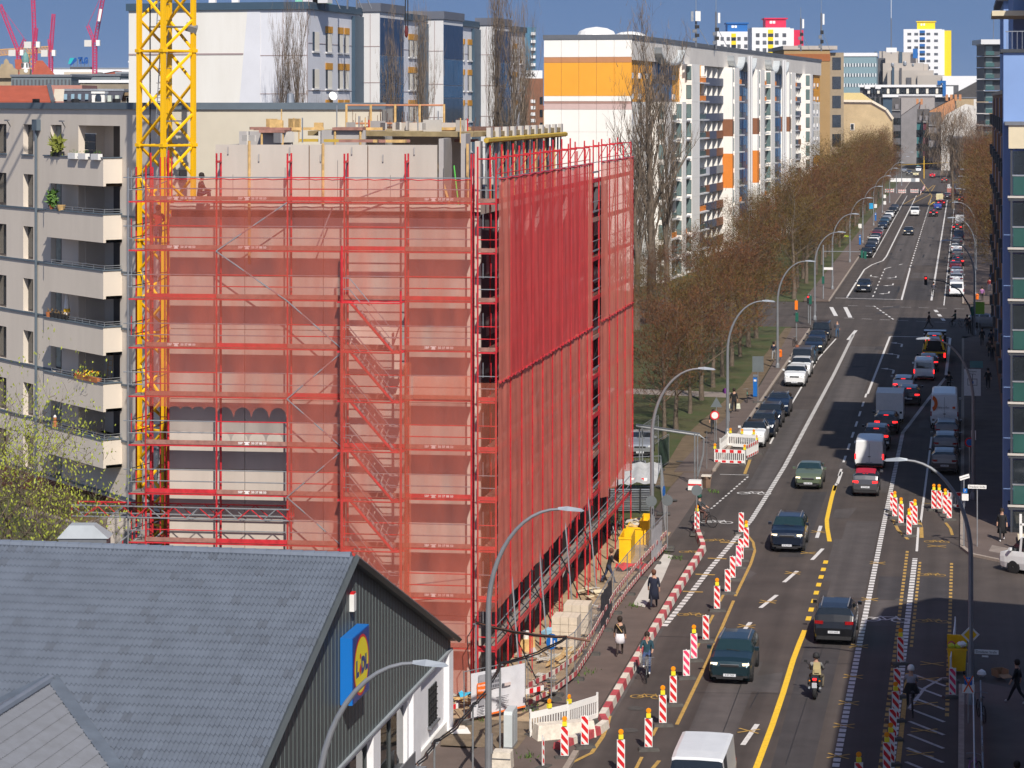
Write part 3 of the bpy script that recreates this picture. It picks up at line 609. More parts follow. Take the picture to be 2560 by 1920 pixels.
# ================================================================ yellow tower crane
CX,CY=-16.35,113.5
crane=empty('tower_crane',(CX,CY,0),math.radians(14),'yellow lattice tower crane mast with ladders standing behind the red scaffold','crane')
hw=.9; rot=0
legs=[(-hw,-hw),(hw,-hw),(hw,hw),(-hw,hw)]
a45=math.radians(33)
def cr(p,z): 
    x,y=p; return (x*math.cos(a45)-y*math.sin(a45),x*math.sin(a45)+y*math.cos(a45),z)
YM=mat('crane_yellow',(.86,.48,.005),.4,var=.1,vs=2,space='O')
TOPZ=40
for z0 in range(0,10):
    za=z0*4.45-.05; zb=za+4.4
    if za>TOPZ: break
    for p in legs: pipe('leg',cr(p,za),cr(p,zb),.14,YM,crane,4)
    for p in legs: blk('leg_splice',(cr(p,zb+.02)),(.3,.3,.16),YM,crane,a45)
    for i in range(4):
        p,q=legs[i],legs[(i+1)%4]
        pipe('ring_bar',cr(p,zb),cr(q,zb),.06,YM,crane)
        for k in range(3):
            u=za+4.4*k/3; v=za+4.4*(k+1)/3
            pa,pb=(p,q) if k%2==0 else (q,p); pipe('diagonal',cr(pa,u),cr(pb,v),.08,YM,crane)
    blk('platform',(.1,0,za+1.1),(1.3,1.3,.06),GREY,crane,a45)
    for k in (-.16,.16): pipe('ladder_rail',(-.3+k,-.1+(z0%2)*.3,za+1.1),(-.3+k+.25,.1,za+5.4),.025,GALV,crane)
    for k in range(14): pipe('ladder_rung',(-.46+.25*k/14,-.1+(z0%2)*.3*(1-k/14),za+1.1+4.3*k/14),(-.14+.25*k/14,-.1+(z0%2)*.3*(1-k/14),za+1.1+4.3*k/14),.015,GALV,crane,4)
    for k in range(5): 
        mb=MB(); 
        if k==0: 
            me=MB().tube([(.34*math.cos(t)-.15,.34*math.sin(t)+.25,0) for t in [math.pi*j/7 for j in range(8)]],.014,4).mesh('ladder_hoop',GALV)
        link('ladder_hoop',me,crane,(.05*k,0,za+2.2+.7*k))
pipe('power_cable',(-.75,.1,0),(-.75,.1,TOPZ),.035,BLK,crane)
blk('floodlight',(1.15,-.3,27.7),(.55,.35,.3),GALV,crane,(.5,.3,0)); blk('cable_box',(.75,-.3,20.7),(.35,.25,.6),BLK,crane)
# slewing unit, jib and counter-jib above the frame (they throw the long shadows)
blk('slewing_unit',(0,0,TOPZ+.6),(2.2,2.2,1.4),YM,crane); blk('cab',(1.7,-.4,TOPZ+1.2),(1.3,1.6,2.0),WHT,crane)
ja=math.radians(-8)
def jb(x,y,z): return (x*math.cos(ja)-y*math.sin(ja),x*math.sin(ja)+y*math.cos(ja),z)
for y in (-.6,.6): pipe('jib_chord',jb(-14,y,TOPZ+1.6),jb(38,y,TOPZ+1.6),.09,YM,crane)
pipe('jib_chord',jb(0,0,TOPZ+2.8),jb(38,0,TOPZ+2.6),.09,YM,crane)
for i in range(26):
    x=i*1.46; 
    for y in (-.6,.6): pipe('jib_lattice',jb(x,y,TOPZ+1.6),jb(x+.73,0,TOPZ+2.75),.045,YM,crane,4); pipe('jib_lattice',jb(x+.73,0,TOPZ+2.75),jb(x+1.46,y,TOPZ+1.6),.045,YM,crane,4)
blk('counterweight',jb(-12.5,0,TOPZ+.8),(2.4,1.3,2.4),CONC,crane,ja)
# hook rope
hk=empty('crane_hook',tuple(at(1016,79,118)),0,'small dark crane hook block hanging from a rope against the sky','hook')
pipe('rope',(-.05,0,0),(-.05,0,20),.03,BLK,hk); pipe('rope',(.07,0,0),(.07,0,20),.03,BLK,hk)
MB().lathe([(.02,-.3),(.08,-.2),(.1,0),(.07,.2),(.02,.3)],n=8).build('hook_block',mat('hook_dark_red',(.12,.02,.02),.6,var=0),hk)

# clutter of the working deck on the roof
random.seed(77)
for i in range(46):
    x=random.uniform(3.2,12.8); y=random.uniform(1.6,9); p=FR(x,y,22.5 if y<4 else 22.97); k=random.random()
    if k<.35: blk('loose_panel',p+Vector((0,0,.2)),(random.uniform(.3,1.0),.08,random.uniform(.25,.6)),[CONCL,WALLQ,WOOD][i%3],bld,random.random()*3)
    elif k<.7: blk('timber_stack',p+Vector((0,0,.08)),(random.uniform(.6,1.8),.2,.12),[WOOD,WOODR,_m['yellow_beam']][i%3],bld,random.uniform(-.4,.4))
    else: pipe('upright_prop',p,p+Vector((0,0,random.uniform(.4,1.1))),.03,[RED,GALV,WOOD][i%3],bld)
for i in range(7): x=3.2+i*1.3; blk('wall_rebate',FR(x,1.0,22.2-(i%2)*.3),(.05,.04,.3),WALLQ,bld,FA)
for i in range(5): pipe('wall_joint_stain',FR(3.4+i*2.2,1.045,20.1),FR(3.4+i*2.2,1.045,21.2+(i%3)*.3),.008,CONCD,bld,4)
for x in (6.62,9.07): pipe('panel_joint_seal',FR(x,1.04,20.05),FR(x,1.04,22.4),.012,RST_ if (RST_:=mat('joint_rust',(.22,.12,.07),.8)) else CONCD,bld,4)
# ================================================================ supermarket with tiled roof, foreground left
TILE=mat('slate_grey_tile',(.135,.158,.2),.45,var=.13,vs=1.2,spec=.5); TILE2=mat('slate_grey_tile_worn',(.118,.136,.17),.5,var=.12,vs=3)
CLAD=mat('grey_cladding',(.072,.082,.086),.5,var=.1,vs=1); CLADS=mat('cladding_seam',(.16,.2,.2),.4,var=0)
RENDER=mat('white_render',(.8,.8,.83),.85,var=.05,vs=2)
LB=Vector(S(-19.5,0)); 
shop=empty('supermarket',S(-19.5,75,0),-TH,'white and grey supermarket with a slate tiled gable roof in the left foreground','building')
# local frame: x = away from the street is negative, y along the street, origin under the ridge end
ZR,ZE,HW=9.55,3.42,15.9; SL=(ZR-ZE)/HW; ang=math.atan(SL); X0=-16.5
tm=MB(); n=9; w=.3; Lt=.47
vs=[]
for j in (0,1):
    for i in range(n):
        x=w*i/(n-1); z=.05*math.cos(2*math.pi*2*i/(n-1)) ; vs.append((x,-Lt*j,z+(.045 if j else 0)))
for i in range(n):
    x=w*i/(n-1); z=.05*math.cos(2*math.pi*2*i/(n-1)); vs.append((x,-Lt,z-.03))
fs=[(i+n,i+n+1,i+1,i) for i in range(n-1)]+[(n+i,2*n+i,2*n+i+1,n+i+1) for i in range(n-1)]
tm.add(vs,fs); TM=tm.mesh('roof_tile',TILE,True); TM2=tm.mesh('roof_tile',TILE2,True)
ex=.42; rows=int(HW/math.cos(ang)/ex); cols=int(16.8/.3)
cand=[]
for r in range(rows):
    for c in range(cols):
        x=.25-.3*(c+1); yy=-(r*ex)*math.cos(ang); z=ZR-(r*ex)*math.sin(ang)
        # cut out where the wing roof covers
        cand.append((x,yy,z,r))
random.seed(11)
def covered(x,y):   # wing: ridge x=-7.3 falling both sides, starts y<-7.2
    return False
wx=-7.35; wr=6.87; wsl=.43
def wz(x): return wr-wsl*abs(x-wx)
keep=[c for c in cand if not (wz(c[0]+.15)>c[2]+.02)]
cf=Vector((0,0,H))
def dist(c): return (S(-19.5,75)+Vector((c[0]*CT+c[1]*ST,-c[0]*ST+c[1]*CT,c[2]))-cf).length
vis=[]
for c in keep:
    p=S(-19.5+c[0],75+c[1],c[2]); px=1280+p.x*F/p.y; py=YH+(H-p.z)*F/p.y
    vis.append(((p-cf).length if (-30<px<2560 and py<1950) else 999,c))
vis.sort(key=lambda q:q[0]); near=[c for d,c in vis[:300]]; rest=[c for d,c in vis[300:]]
roof=empty('roof',(0,0,0)); reg(roof,shop)
for c in near:
    link('tile',TM2 if random.random()<.05 else TM,roof,(c[0],c[1],c[2]+random.uniform(0,.006)),(ang+random.uniform(-.004,.004),0,random.uniform(-.006,.006)))
mb=MB()
for k,c in enumerate(rest):
    mb.T=Matrix.Translation((c[0],c[1],c[2]+random.uniform(0,.006)))@Matrix.Rotation(ang,4,'X')@Matrix.Rotation(random.uniform(-.006,.006),4,'Z'); mb.add(tm.v,tm.f,1 if random.random()<.05 else 0)
mb.T=None; o=mb.build('tile_field',[TILE,TILE2],roof,smooth=True); o['kind']='stuff'
# far slope (behind the ridge) and battens
mb=MB()
for r in range(rows):
    for c in range(0,cols):
        mb.T=Matrix.Translation((.25-.3*c,(r*ex)*math.cos(ang),ZR-(r*ex)*math.sin(ang)))@Matrix.Rotation(math.pi,4,'Z')@Matrix.Rotation(ang,4,'X'); mb.add(tm.v,tm.f)
mb.T=None; o=mb.build('tile_field',TILE,roof,smooth=True); o['kind']='stuff'
mb=MB(); mb.add([(.2,0,ZR-.09),(X0,0,ZR-.09),(X0,-HW,ZE-.09),(.2,-HW,ZE-.09),(X0,HW,ZE-.09),(.2,HW,ZE-.09)],[(0,1,2,3),(1,0,5,4)]); mb.build('roof_underlay',CLAD,roof)
rt=MB(); rt.tube([(.2,0,0),(-.2,0,0)],[.15,.13],8); RT=rt.mesh('ridge_tile',TILE,True)
for i in range(42): link('ridge_tile',RT,roof,(-.1-.4*i,0,ZR+.02))
# verge boards
for sgn in (-1,1):
    pipe('verge_board',(.27,0,ZR-.03),(.27,sgn*HW*1.01,ZE-.06),.12,CLAD,roof,4)
# wing roof (lower left)
wt=[]
Wang=math.atan(wsl)
mb=MB(); mbx=MB()
for r in range(18):
    for c in range(60):
        yy=-7.3-.3*c; xx=wx+(r*ex)*math.cos(Wang); z=wr-(r*ex)*math.sin(Wang)
        zmain=ZR+yy*SL
        if z<zmain-.03 : continue
        M=Matrix.Translation((xx,yy,z+.01))@Matrix.Rotation(math.pi/2,4,'Z')@Matrix.Rotation(Wang,4,'X')
        mb.T=M; mb.add(tm.v,tm.f)
        M=Matrix.Translation((wx-(r*ex)*math.cos(Wang),yy-.3,z+.01))@Matrix.Rotation(-math.pi/2,4,'Z')@Matrix.Rotation(Wang,4,'X'); mb.T=M; mb.add(tm.v,tm.f)
mb.T=None; o=mb.build('tile_field',mat('wing_tile_grey',(.088,.098,.125),.5,var=.15,vs=2),roof,smooth=True); o['kind']='stuff'
for i in range(40): link('ridge_tile',RT,roof,(wx,-7.2-.4*i,wr+.06),math.pi/2)
for sgn,nm in ((1,'valley'),):
    k=(ZR-wr)/SL; pts=[]
    a=Vector((wx,-k,wr)); # valley line where wing plane meets main plane
    dx=6.5; b=Vector((wx+dx,-(ZR-(wr-wsl*dx))/SL,wr-wsl*dx)); c=Vector((wx-dx,b.y,b.z))
    for e in (b,c): 
        q=MB(); q.bar(a+Vector((0,0,.13)),e+Vector((0,0,.13)),.42,.05); q.build('valley_flashing',mat('lead_grey',(.1,.12,.15),.5,var=.2),roof)
# gable wall: cladding boards
def topz(y): return ZR-.12-abs(y)*SL
gb=empty('gable_wall',(0,0,0)); reg(gb,shop)
y=-15.7; i=0
while y<15.6:
    y1=min(y+.44,15.65); z0=3.12
    zt0,zt1=topz(y),topz(y1)
    if max(zt0,zt1)>z0+.02:
        m=MB(); m.prismx([(y+.004,z0),(y1-.004,z0),(y1-.004,max(z0+.01,zt1)),(y+.004,max(z0+.01,zt0))],-.05,0); m.build('cladding_panel',CLAD,gb)
        m=MB(); m.prismx([(y1-.012,z0),(y1+.008,z0),(y1+.008,max(z0+.01,topz(y1+.012))),(y1-.012,max(z0+.01,zt1))],-.045,.01); m.build('cladding_seam',CLADS,gb)
    y=y1; i+=1
MB().box(-.06,.1,-15.7,15.7,3.04,3.12).build('flashing',mat('pale_flashing',(.3,.33,.36),.5,var=.1),shop)
# white ground floor wall with piers, big window, small barred window
def wbx(name,x0,x1,y0,y1,z0,z1,m): return link(name,MB().box(x0,x1,y0,y1,z0,z1).mesh(name,m),shop)
wbx('wall',-.28,-.1,9.2,15.7,.35,3.04,RENDER); wbx('pier',-.12,.06,9.1,10.3,0,3.04,RENDER); wbx('pier',-.12,.1,15.0,15.75,0,3.04,RENDER)
wbx('plinth',-.2,.02,10.3,15.0,0,.45,WHT); wbx('end_wall',-16,-.28,15.45,15.7,0,3.3,RENDER)
wbx('display_window',-.3,-.25,-15,9.1,.5,2.9,mat('shop_glass',(.02,.022,.02),.03,0,0,spec=1))
wbx('wall',-.27,-.05,-15.7,9.1,0,.5,GREY); wbx('lintel',-.27,-.02,-15.7,9.1,2.85,3.04,RENDER)
for yy in [6.6,4.2,3.2,.9,-1.2,-3.4,-5.6]: wbx('mullion',-.26,-.18,yy-.05,yy+.05,.5,2.86,CLAD if yy!=4.2 else RENDER)
wbx('pier',-.27,.05,3.2,4.2,0,3.04,RENDER)
for yy in (8.9,): wbx('window_frame',-.26,-.1,yy-.1,yy+.2,.5,2.86,RENDER)
wbx('window',-.1,-.06,12.2,13.5,.95,2.35,mat('dark_window',(.015,.018,.02),.08,0,0,spec=.9)); wbx('window_sill',-.1,.06,12.1,13.6,.87,.95,GREY)
for k in range(4): wbx('window_bar',-.06,-.02,12.35+.33*k,12.39+.33*k,.95,2.35,BLK)
for k in range(5): wbx('window_bar',-.06,-.015,12.2,13.5,1.05+.27*k,1.08+.27*k,BLK)
wbx('ramp_rail',.12,.16,5,9,.2,.9,GREY); wbx('step',.0,.5,4.5,9.3,0,.3,GREY)
# illuminated logo box
lg=empty('logo_box',(0,0,0)); reg(lg,shop)
BLX=mat('logo_blue',(.005,.035,.22),.35,var=0); BLS=mat('logo_blue_side',(.01,.15,.5),.35,var=0); YLG=mat('logo_yellow',(.85,.72,.01),.35,var=0)
cy=0; cz=6.1
link('sign_case',MB().box(.02,.42,cy-1.07,cy+1.07,cz-1.07,cz+1.07).mesh('sign_case',BLS),lg); link('sign_face',MB().box(.42,.44,cy-1.04,cy+1.04,cz-1.04,cz+1.04).mesh('sign_face',BLX),lg)
def disc(name,r,x,m): 
    mb=MB(); n=40; mb.add([(x,cy+r*math.cos(2*math.pi*i/n),cz+r*math.sin(2*math.pi*i/n)) for i in range(n)],[tuple(range(n))]); mb.build(name,m,lg)
disc('red_ring',.97,.446,REDP); disc('yellow_disc',.88,.45,YLG)
R90=(math.pi/2,0,math.pi/2)
text('logo_letter','L',.66,BLX,lg,(.456,cy-.55,cz-.05),R90,.05); text('logo_letter','D',.66,BLX,lg,(.456,cy+.2,cz-.05),R90,.05); text('logo_letter','L',.66,BLX,lg,(.456,cy+.63,cz-.05),R90,.05)
m=MB(); m.add([(.457,cy-.17,cz+.1),(.457,cy-.03,cz-.1),(.457,cy-.17,cz-.34),(.457,cy-.31,cz-.1)],[(0,1,2,3)]); m.add([(.457,cy-.17+.09*math.cos(i*.6283),cz+.3+.09*math.sin(i*.6283)) for i in range(10)],[tuple(range(10))]); m.build('logo_i',REDP,lg)
al=empty('alarm_box',(0,0,0)); reg(al,shop)
link('alarm_case',MB().box(0,.16,.15,.45,7.75,8.3).mesh('alarm_case',WHT),al); link('alarm_light',MB().box(.02,.15,.17,.43,8.3,8.36).mesh('alarm_light',REDP),al)
# ================================================================ beige apartment house (left)
BEI=mat('beige_render',(.64,.57,.49),.9,var=.07,vs=.6,bump=.05,streak=1); BEID=mat('ledge_metal',(.1,.13,.16),.5,var=.1)
GLS=mat('window_glass',(.02,.025,.03),.06,0,.3,vs=.6,spec=.9); FRM=mat('brown_window_frame',(.09,.075,.07),.6,var=.1)
CURT=mat('curtain',(.35,.36,.3),.9,var=.4,vs=1.2); BLU=mat('loggia_blue_glass',(.07,.12,.15),.25,var=.2,vs=.5,spec=.6)
apt=empty('apartment_house',(0,0,0),0,'beige seven storey apartment house with loggia balconies behind the crane','building')
# wall plane passes x=270px at D=124 and x=0 at D=135
A0=Vector((at(270,300,124).x,124,0)); A1=Vector((at(0,300,135).x,135,0)); e=(A1-A0).normalized(); AA=math.atan2(-e.y,-e.x)
# local: x to the right (towards the street), y into the building; origin at A0
apt.location=A0; apt.rotation_euler=(0,0,AA)
def ax(px):   # image x -> local x on the wall plane
    k=(px-1280)/F; d=Vector((k,1,0)); ex_=Vector((math.cos(AA),math.sin(AA),0))
    # A0 + u*ex = w*d
    det=ex_.x*(-d.y)-(-d.x)*ex_.y; u=(-A0.x*(-d.y)-(-d.x)*(-A0.y))/det; return u
def ab(name,x0,x1,y0,y1,z0,z1,m,par=apt): return link(name,ubox(m),par,((x0+x1)/2,(y0+y1)/2,(z0+z1)/2),None,(abs(x1-x0),abs(y1-y0),abs(z1-z0)))
xL=ax(-160); xR=ax(405); ROOF=24.15
zl=[21.35-2.87*i for i in range(7)]     # ledge heights
wins=[(ax(-95),ax(-70)),(ax(-14),ax(16)),(ax(58),ax(83)),(ax(127),ax(154))]
lx0,lx1=ax(196),ax(300); wx2=(ax(345),ax(352))
storeys=[(zl[i]-.0,zl[i]) for i in range(7)]
# build walls in strips between openings: for each storey, band below ledge plus piers
for i,z in enumerate(zl):
    zs_=z; ztop=(ROOF-.35 if i==0 else zl[i-1]-.95); 
    if i==0: ztop=z+1.62
    else: ztop=z+1.75
    bandtop=z; bandbot=(zl[i+1]+1.75 if i<6 else 3.8)
    ab('wall_band',xL,xR,0,.4,bandbot,z-.08,BEI)
    ops=wins+([(lx0,lx1)] if i<6 else [])
    xs=xL
    for a,b in ops:
        ab('wall_pier',xs,a,0,.4,z-.08,ztop,BEI); xs=b
    ab('wall_pier',xs,xR,0,.4,z-.08,ztop,BEI)
    if i==0: ab('wall_band',xL,xR,0,.4,ztop,ROOF-.3,BEI)
    if i>0: ab('ledge',xL,xR+.02,-.06,.1,z-.16,z-.06,BEID)
    else:
        for a,b in wins: ab('window_sill',a-.1,b+.1,-.08,.1,z-.1,z-.02,BEID)
    for j,(a,b) in enumerate(wins):
        w=empty('window',(0,0,0)); reg(w,apt)
        ab('frame',a,b,.3,.36,z-.06,ztop,FRM,w); 
        for k in (0,1):
            xa=a+(b-a)*(.06+.47*k); xb=xa+(b-a)*.41; ab('pane',xa,xb,.28,.3,z+.05,ztop-.08,CURT if (i*3+j+k)%3==0 else GLS,w)
    if i==6: continue
    # loggia
    lg_=empty('loggia',(0,0,0)); reg(lg_,apt); zt=ztop
    ab('back_wall',lx0,lx0+.9*1.3,1.5,1.6,z-.3,zt,BEI,lg_); ab('door',lx0+1.2,lx0+2.0,1.45,1.55,z-.3,zt,FRM,lg_); ab('glazing',lx0+2.0,lx1,1.42,1.5,z-.3,zt,BLU,lg_)
    ab('side_wall',lx1-.04,lx1,.4,1.5,z-.3,zt,BEI,lg_); ab('side_wall',lx0,lx0+.04,.4,1.5,z-.3,zt,BEI,lg_); ab('ceiling',lx0,lx1,.3,1.5,zt,zt+.06,BEI,lg_); ab('floor',lx0,lx1,-1.0,1.5,z-1.15,z-1.05,CONC,lg_)
    # projecting parapet
    bx0,bx1=ax(150),ax(306); 
    if i<7:
        ab('parapet',bx0+.25,bx1-.05,-1.05,-.9,z-1.45,z-.02,BEI,lg_); ab('parapet',bx1-.2,bx1-.05,-.9,0,z-1.45,z-.02,BEI,lg_); ab('parapet',bx0+.25,bx0+.4,-.9,0,z-1.45,z-.02,BEI,lg_); ab('slab',bx0+.25,bx1-.05,-.9,0,z-1.45,z-1.3,BEI,lg_)
        ab('coping',bx0+.2,bx1,-1.1,-.85,z-.02,z+.04,BEID,lg_); ab('coping',bx1-.25,bx1,-.85,0,z-.02,z+.04,BEID,lg_)
        if i>0:
            a0=bx0+1.0 if i!=3 else bx0+3
            for zz in (.12,.24): pipe('rail',(a0,-.95,z+zz),(bx1-.12,-.95,z+zz),.016,GALV,lg_); pipe('rail',(bx1-.12,-.95,z+zz),(bx1-.12,0,z+zz),.016,GALV,lg_)
            for k in range(6): xx=a0+(bx1-.12-a0)*k/5; pipe('rail_post',(xx,-.95,z),(xx,-.95,z+.25),.016,GALV,lg_)

ab('plinth',xL,xR,-.03,.35,-.2,3.8,mat('red_brick',(.17,.05,.035),.9,var=.35,vs=3,bump=.6,bs=8))
ab('roof_edge',xL,xR+.1,-.12,.5,ROOF-.32,ROOF+.02,BEID); ab('roof',xL,xR,.4,13,ROOF-.5,ROOF-.2,GREY); 
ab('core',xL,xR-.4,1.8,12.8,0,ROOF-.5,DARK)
EV=A0+Vector((math.cos(AA),math.sin(AA),0))*xR; ev=at(957,300,EV.y+1)
def wb(name,x0,x1,y0,y1,z0,z1,m): return link(name,ubox(m),WG,((x0+x1)/2,(y0+y1)/2,(z0+z1)/2),None,(x1-x0,y1-y0,z1-z0))
WG=empty('wing',(0,0,0),-AA); reg(WG,apt); WG.location=(xR,0,0)
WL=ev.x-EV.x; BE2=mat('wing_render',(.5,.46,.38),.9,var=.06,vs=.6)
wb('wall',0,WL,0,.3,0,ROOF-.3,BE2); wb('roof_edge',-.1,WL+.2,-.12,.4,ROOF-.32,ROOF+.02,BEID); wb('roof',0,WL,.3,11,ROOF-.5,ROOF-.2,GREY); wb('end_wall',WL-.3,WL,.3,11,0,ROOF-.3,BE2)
# drain pipe, lamps, solar panel, roof vents
pipe('drain_pipe',(ax(95),-.12,3.4),(ax(95),-.12,ROOF-1.1),.08,BEID,apt,8); ab('rain_hopper',ax(90),ax(102),-.25,0,ROOF-1.5,ROOF-.9,BEID)
for px in (26,163): pipe('wall_lamp',(ax(px),-.0,ROOF-1.3),(ax(px)+.3,-.35,ROOF-.95),.03,GREY,apt); ab('wall_lamp',ax(px)+.1,ax(px)+.55,-.42,-.3,ROOF-1.0,ROOF-.93,GREY)
for px in (88,186,289): ab('roof_light',ax(px)-.15,ax(px)+.15,-.1,.2,ROOF,ROOF+.22,BLK)
MB().lathe([(.2,0),(.17,.45),(.05,.5)],n=10).build('roof_vent',GALV,WG,(WL*.58,.6,ROOF))
# things on the balconies
def on_apt(name,px,z,label,cat,y=-.98,grp=None): return empty(name,A0+Vector((math.cos(AA)*ax(px)-math.sin(AA)*y,math.sin(AA)*ax(px)+math.cos(AA)*y,z)),AA,label,cat,grp)
LEAF=mat('house_plant_leaf',(.05,.13,.02),.6,col2=(.12,.22,.04),vs=9); POT=mat('terracotta',(.4,.14,.05),.8,var=.2,vs=5)
def leaves(par,n,r,h,m=LEAF,size=.12,z0=0):
    mb=MB()
    for i in range(n):
        a=random.uniform(0,6.28);rr=r*math.sqrt(random.random());z=z0+h*random.random(); c=Vector((rr*math.cos(a),rr*math.sin(a)*.5,z)); d=Vector((random.gauss(0,1),random.gauss(0,1),random.gauss(.5,1))).normalized()*size; w=d.cross(Vector((random.gauss(0,1),random.gauss(0,1),random.gauss(0,1)))).normalized()*size*.35
        mb.add([c-w,c+d*.6-w*.6,c+d*1.4,c+w],[(0,1,2,3)])
    return mb.build('foliage',m,par)
p=on_apt('solar_panel',243,zl[0]-.2,'dark solar panel standing upright in the top loggia','solar panel',-.4)
for r in range(3):
    for c in range(2): blk('solar_cell',(-.3+.62*c,0,.35+.42*r),(.6,.04,.4),mat('solar_black',(.01,.012,.02),.15,var=0,spec=.8),p)
for rz in range(2): blk('panel_frame',(0,.03,.12+1.28*rz),(1.3,.05,.05),GALV,p)
p=on_apt('planter',186,zl[0],'black planter box with tall yellow green grass on the top balcony','planter'); blk('box',(0,0,.12),(1.1,.3,.25),BLK,p); leaves(p,150,.5,.7,mat('yellow_grass_plant',(.2,.22,.04),.7,var=.4,vs=8),.3,.2)
for k,px in enumerate((233,259,291)): 
    p=on_apt('flower_box',px,zl[0],['white flower box on the top balcony, left one of the three','white flower box on the top balcony, middle one of the three','white flower box on the top balcony, right one of the three'][k],'flower box',-1.12,'white flower boxes on the top balcony'); blk('box',(0,0,.05),(.85,.25,.3),WHT,p); leaves(p,16,.35,.15,size=.06,z0=.2)
p=on_apt('potted_plant',172,zl[1],'bushy green potted plant on the second balcony from the top','potted plant'); MB().lathe([(.1,0),(.14,.25),(.12,.26)],n=8).build('pot',POT,p); leaves(p,170,.35,.7,size=.22,z0=.25)
p=on_apt('wicker_basket',196,zl[1],'brown wicker basket beside the potted plant','basket'); MB().lathe([(.16,0),(.25,.3),(.22,.3),(.15,.1)],n=10).build('basket',WOOD,p)
p=on_apt('closed_parasol',189,zl[3]+.25,'closed white and yellow parasol on the fourth balcony from the top','parasol',-.5); MB().lathe([(.03,-.3),(.2,.0),(.12,.7),(.03,1.3)],n=8).build('canopy',WHT,p); MB().lathe([(.19,.08),(.17,.3),(.15,.32)],n=8).build('yellow_stripe',YEL,p)
for k in range(6):
    p=on_apt('flower_pot',163+9.5*k,zl[3],['small terracotta flower pot at the left end of the pot row','black flower pot second from the left in the pot row','black flower pot third from the left in the pot row','black flower pot fourth from the left in the pot row','black flower pot fifth from the left in the pot row','black flower pot with white rim at the right end of the pot row'][k],'flower pot',-.98,'flower pots in a row on a balcony ledge'); MB().lathe([(.09,0),(.14,.3),(.12,.3)],n=8).build('pot',POT if k==0 else BLK,p); leaves(p,14,.12,.2,mat('dry_plant',(.2,.12,.04),.8),.08,.28)
p=on_apt('flower_box',262,zl[4],'long terracotta flower box with yellow and orange blossoms on the fifth balcony','flower box'); blk('box',(0,0,.1),(2.7,.26,.24),POT,p); leaves(p,60,1.2,.25,size=.1,z0=.2); leaves(p,60,1.0,.25,mat('yellow_blossom',(.8,.6,.02),.6,var=.1),.1,.25); leaves(p,20,1.2,.25,REDP,.08,.25)
p=on_apt('step_ladder',245,zl[4]-.3,'wooden ladder leaning in the fifth loggia','ladder',.6)
for k in (-.25,.25): pipe('rail',(k,0,-.2),(k,.2,1.9),.02,WOOD,p)
for k in range(7): pipe('rung',(-.25,.02*k,.1+.26*k),(.25,.02*k,.1+.26*k),.018,WOOD,p)
p=on_apt('garden_gnome',180,zl[5],'small orange and white figure on the sixth balcony ledge','ornament'); MB().lathe([(.14,0),(.12,.3),(.06,.35),(.1,.42),(.09,.52),(.02,.62)],n=9).build('figure_body',POT,p); MB().lathe([(.08,.5),(.09,.58),(.02,.66)],n=8).build('figure_head',WHT,p)
# raised bed, low walls and lawn in front of the apartment house
GZ=3.25; gk=lambda x,y,z=GZ: G(x,y,z)
mb=MB(); L_=[gk(-260,1180),gk(340,1260),gk(340,1500),gk(-260,1500)]; mb.prism([(p.x,p.y) for p in L_],-.2,GZ); o=mb.build('garden_terrace',GRASS); o['kind']='structure'
sheet('planting_bed',[TS(gk(x,y)) for x,y in [(60,1262),(150,1215),(310,1262),(292,1308),(200,1322),(75,1285)]],GZ+.25,mat('planting_bed',(.06,.07,.02),.95,vs=.9,col2=(.16,.09,.04),bump=.8,bs=5))
gw=empty('garden_wall',(0,0,0),0,'low pale stone wall bending round the planting bed','wall')
P0,P1,P2=gk(60,1292),gk(205,1335),gk(292,1310)
for a,b in ((P0,P1),(P1,P2)):
    n=14
    for i in range(n):
        p=a.lerp(b,(i+.5)/n); d=b-a; blk('wall_stone',p+Vector((0,0,.22)),(d.length/n-.03,.35,.5+random.uniform(-.03,.03)),PAVE2,gw,math.atan2(d.y,d.x))
sm=MB(); random.seed(4)
for i in range(1500):
    c=gk(random.uniform(95,285),1248+random.uniform(0,60)); c.z=GZ+.25+random.random()*.3; d=Vector((random.gauss(0,1),random.gauss(0,1),random.gauss(.6,1))).normalized()*.2; w=d.cross(Vector((1,.3,.2))).normalized()*.08; sm.add([c-w,c+w,c+d],[(0,1,2)])
o=sm.build('ground_cover',mat('shrub_leaf',(.04,.07,.02),.8,col2=(.14,.1,.04),vs=.8)); tag(o,'low green and brown ground cover plants in the raised bed','plants',kind='stuff')
w=empty('garden_wall',(0,0,0),0,'tall pale concrete wall end standing behind the lattice girder','wall'); c=at(325,1400,110); blk('wall_block',(c.x,110,2.6),(1.9,1.2,5.2),CONC,w); blk('dark_panel',(c.x+.1,109.35,.8),(2.0,.1,3.8),CONCD,w)
rl=empty('skylight',(0,0,0),0,'pale grey trapezoid ventilation hood behind the roof ridge','skylight'); c=at(185,1345,86); MB().add([(-2,-1,-.6),(2.2,-1,-.6),(2.2,1,-.6),(-2,1,-.6),(-1.1,-.6,.3),(.9,-.6,.3),(.9,.6,.3),(-1.1,.6,.3)],[(4,5,6,7),(0,1,5,4),(1,2,6,5),(2,3,7,6),(3,0,4,7)]).build('hood',mat('hood_grey',(.3,.33,.36),.5,var=.1),rl,(c.x,88,c.z)).scale=(.45,.5,.5); MB().box(-.85,.9,-.45,.45,-8,-.3).build('hood_shaft',GREY,rl,(c.x,88,c.z))
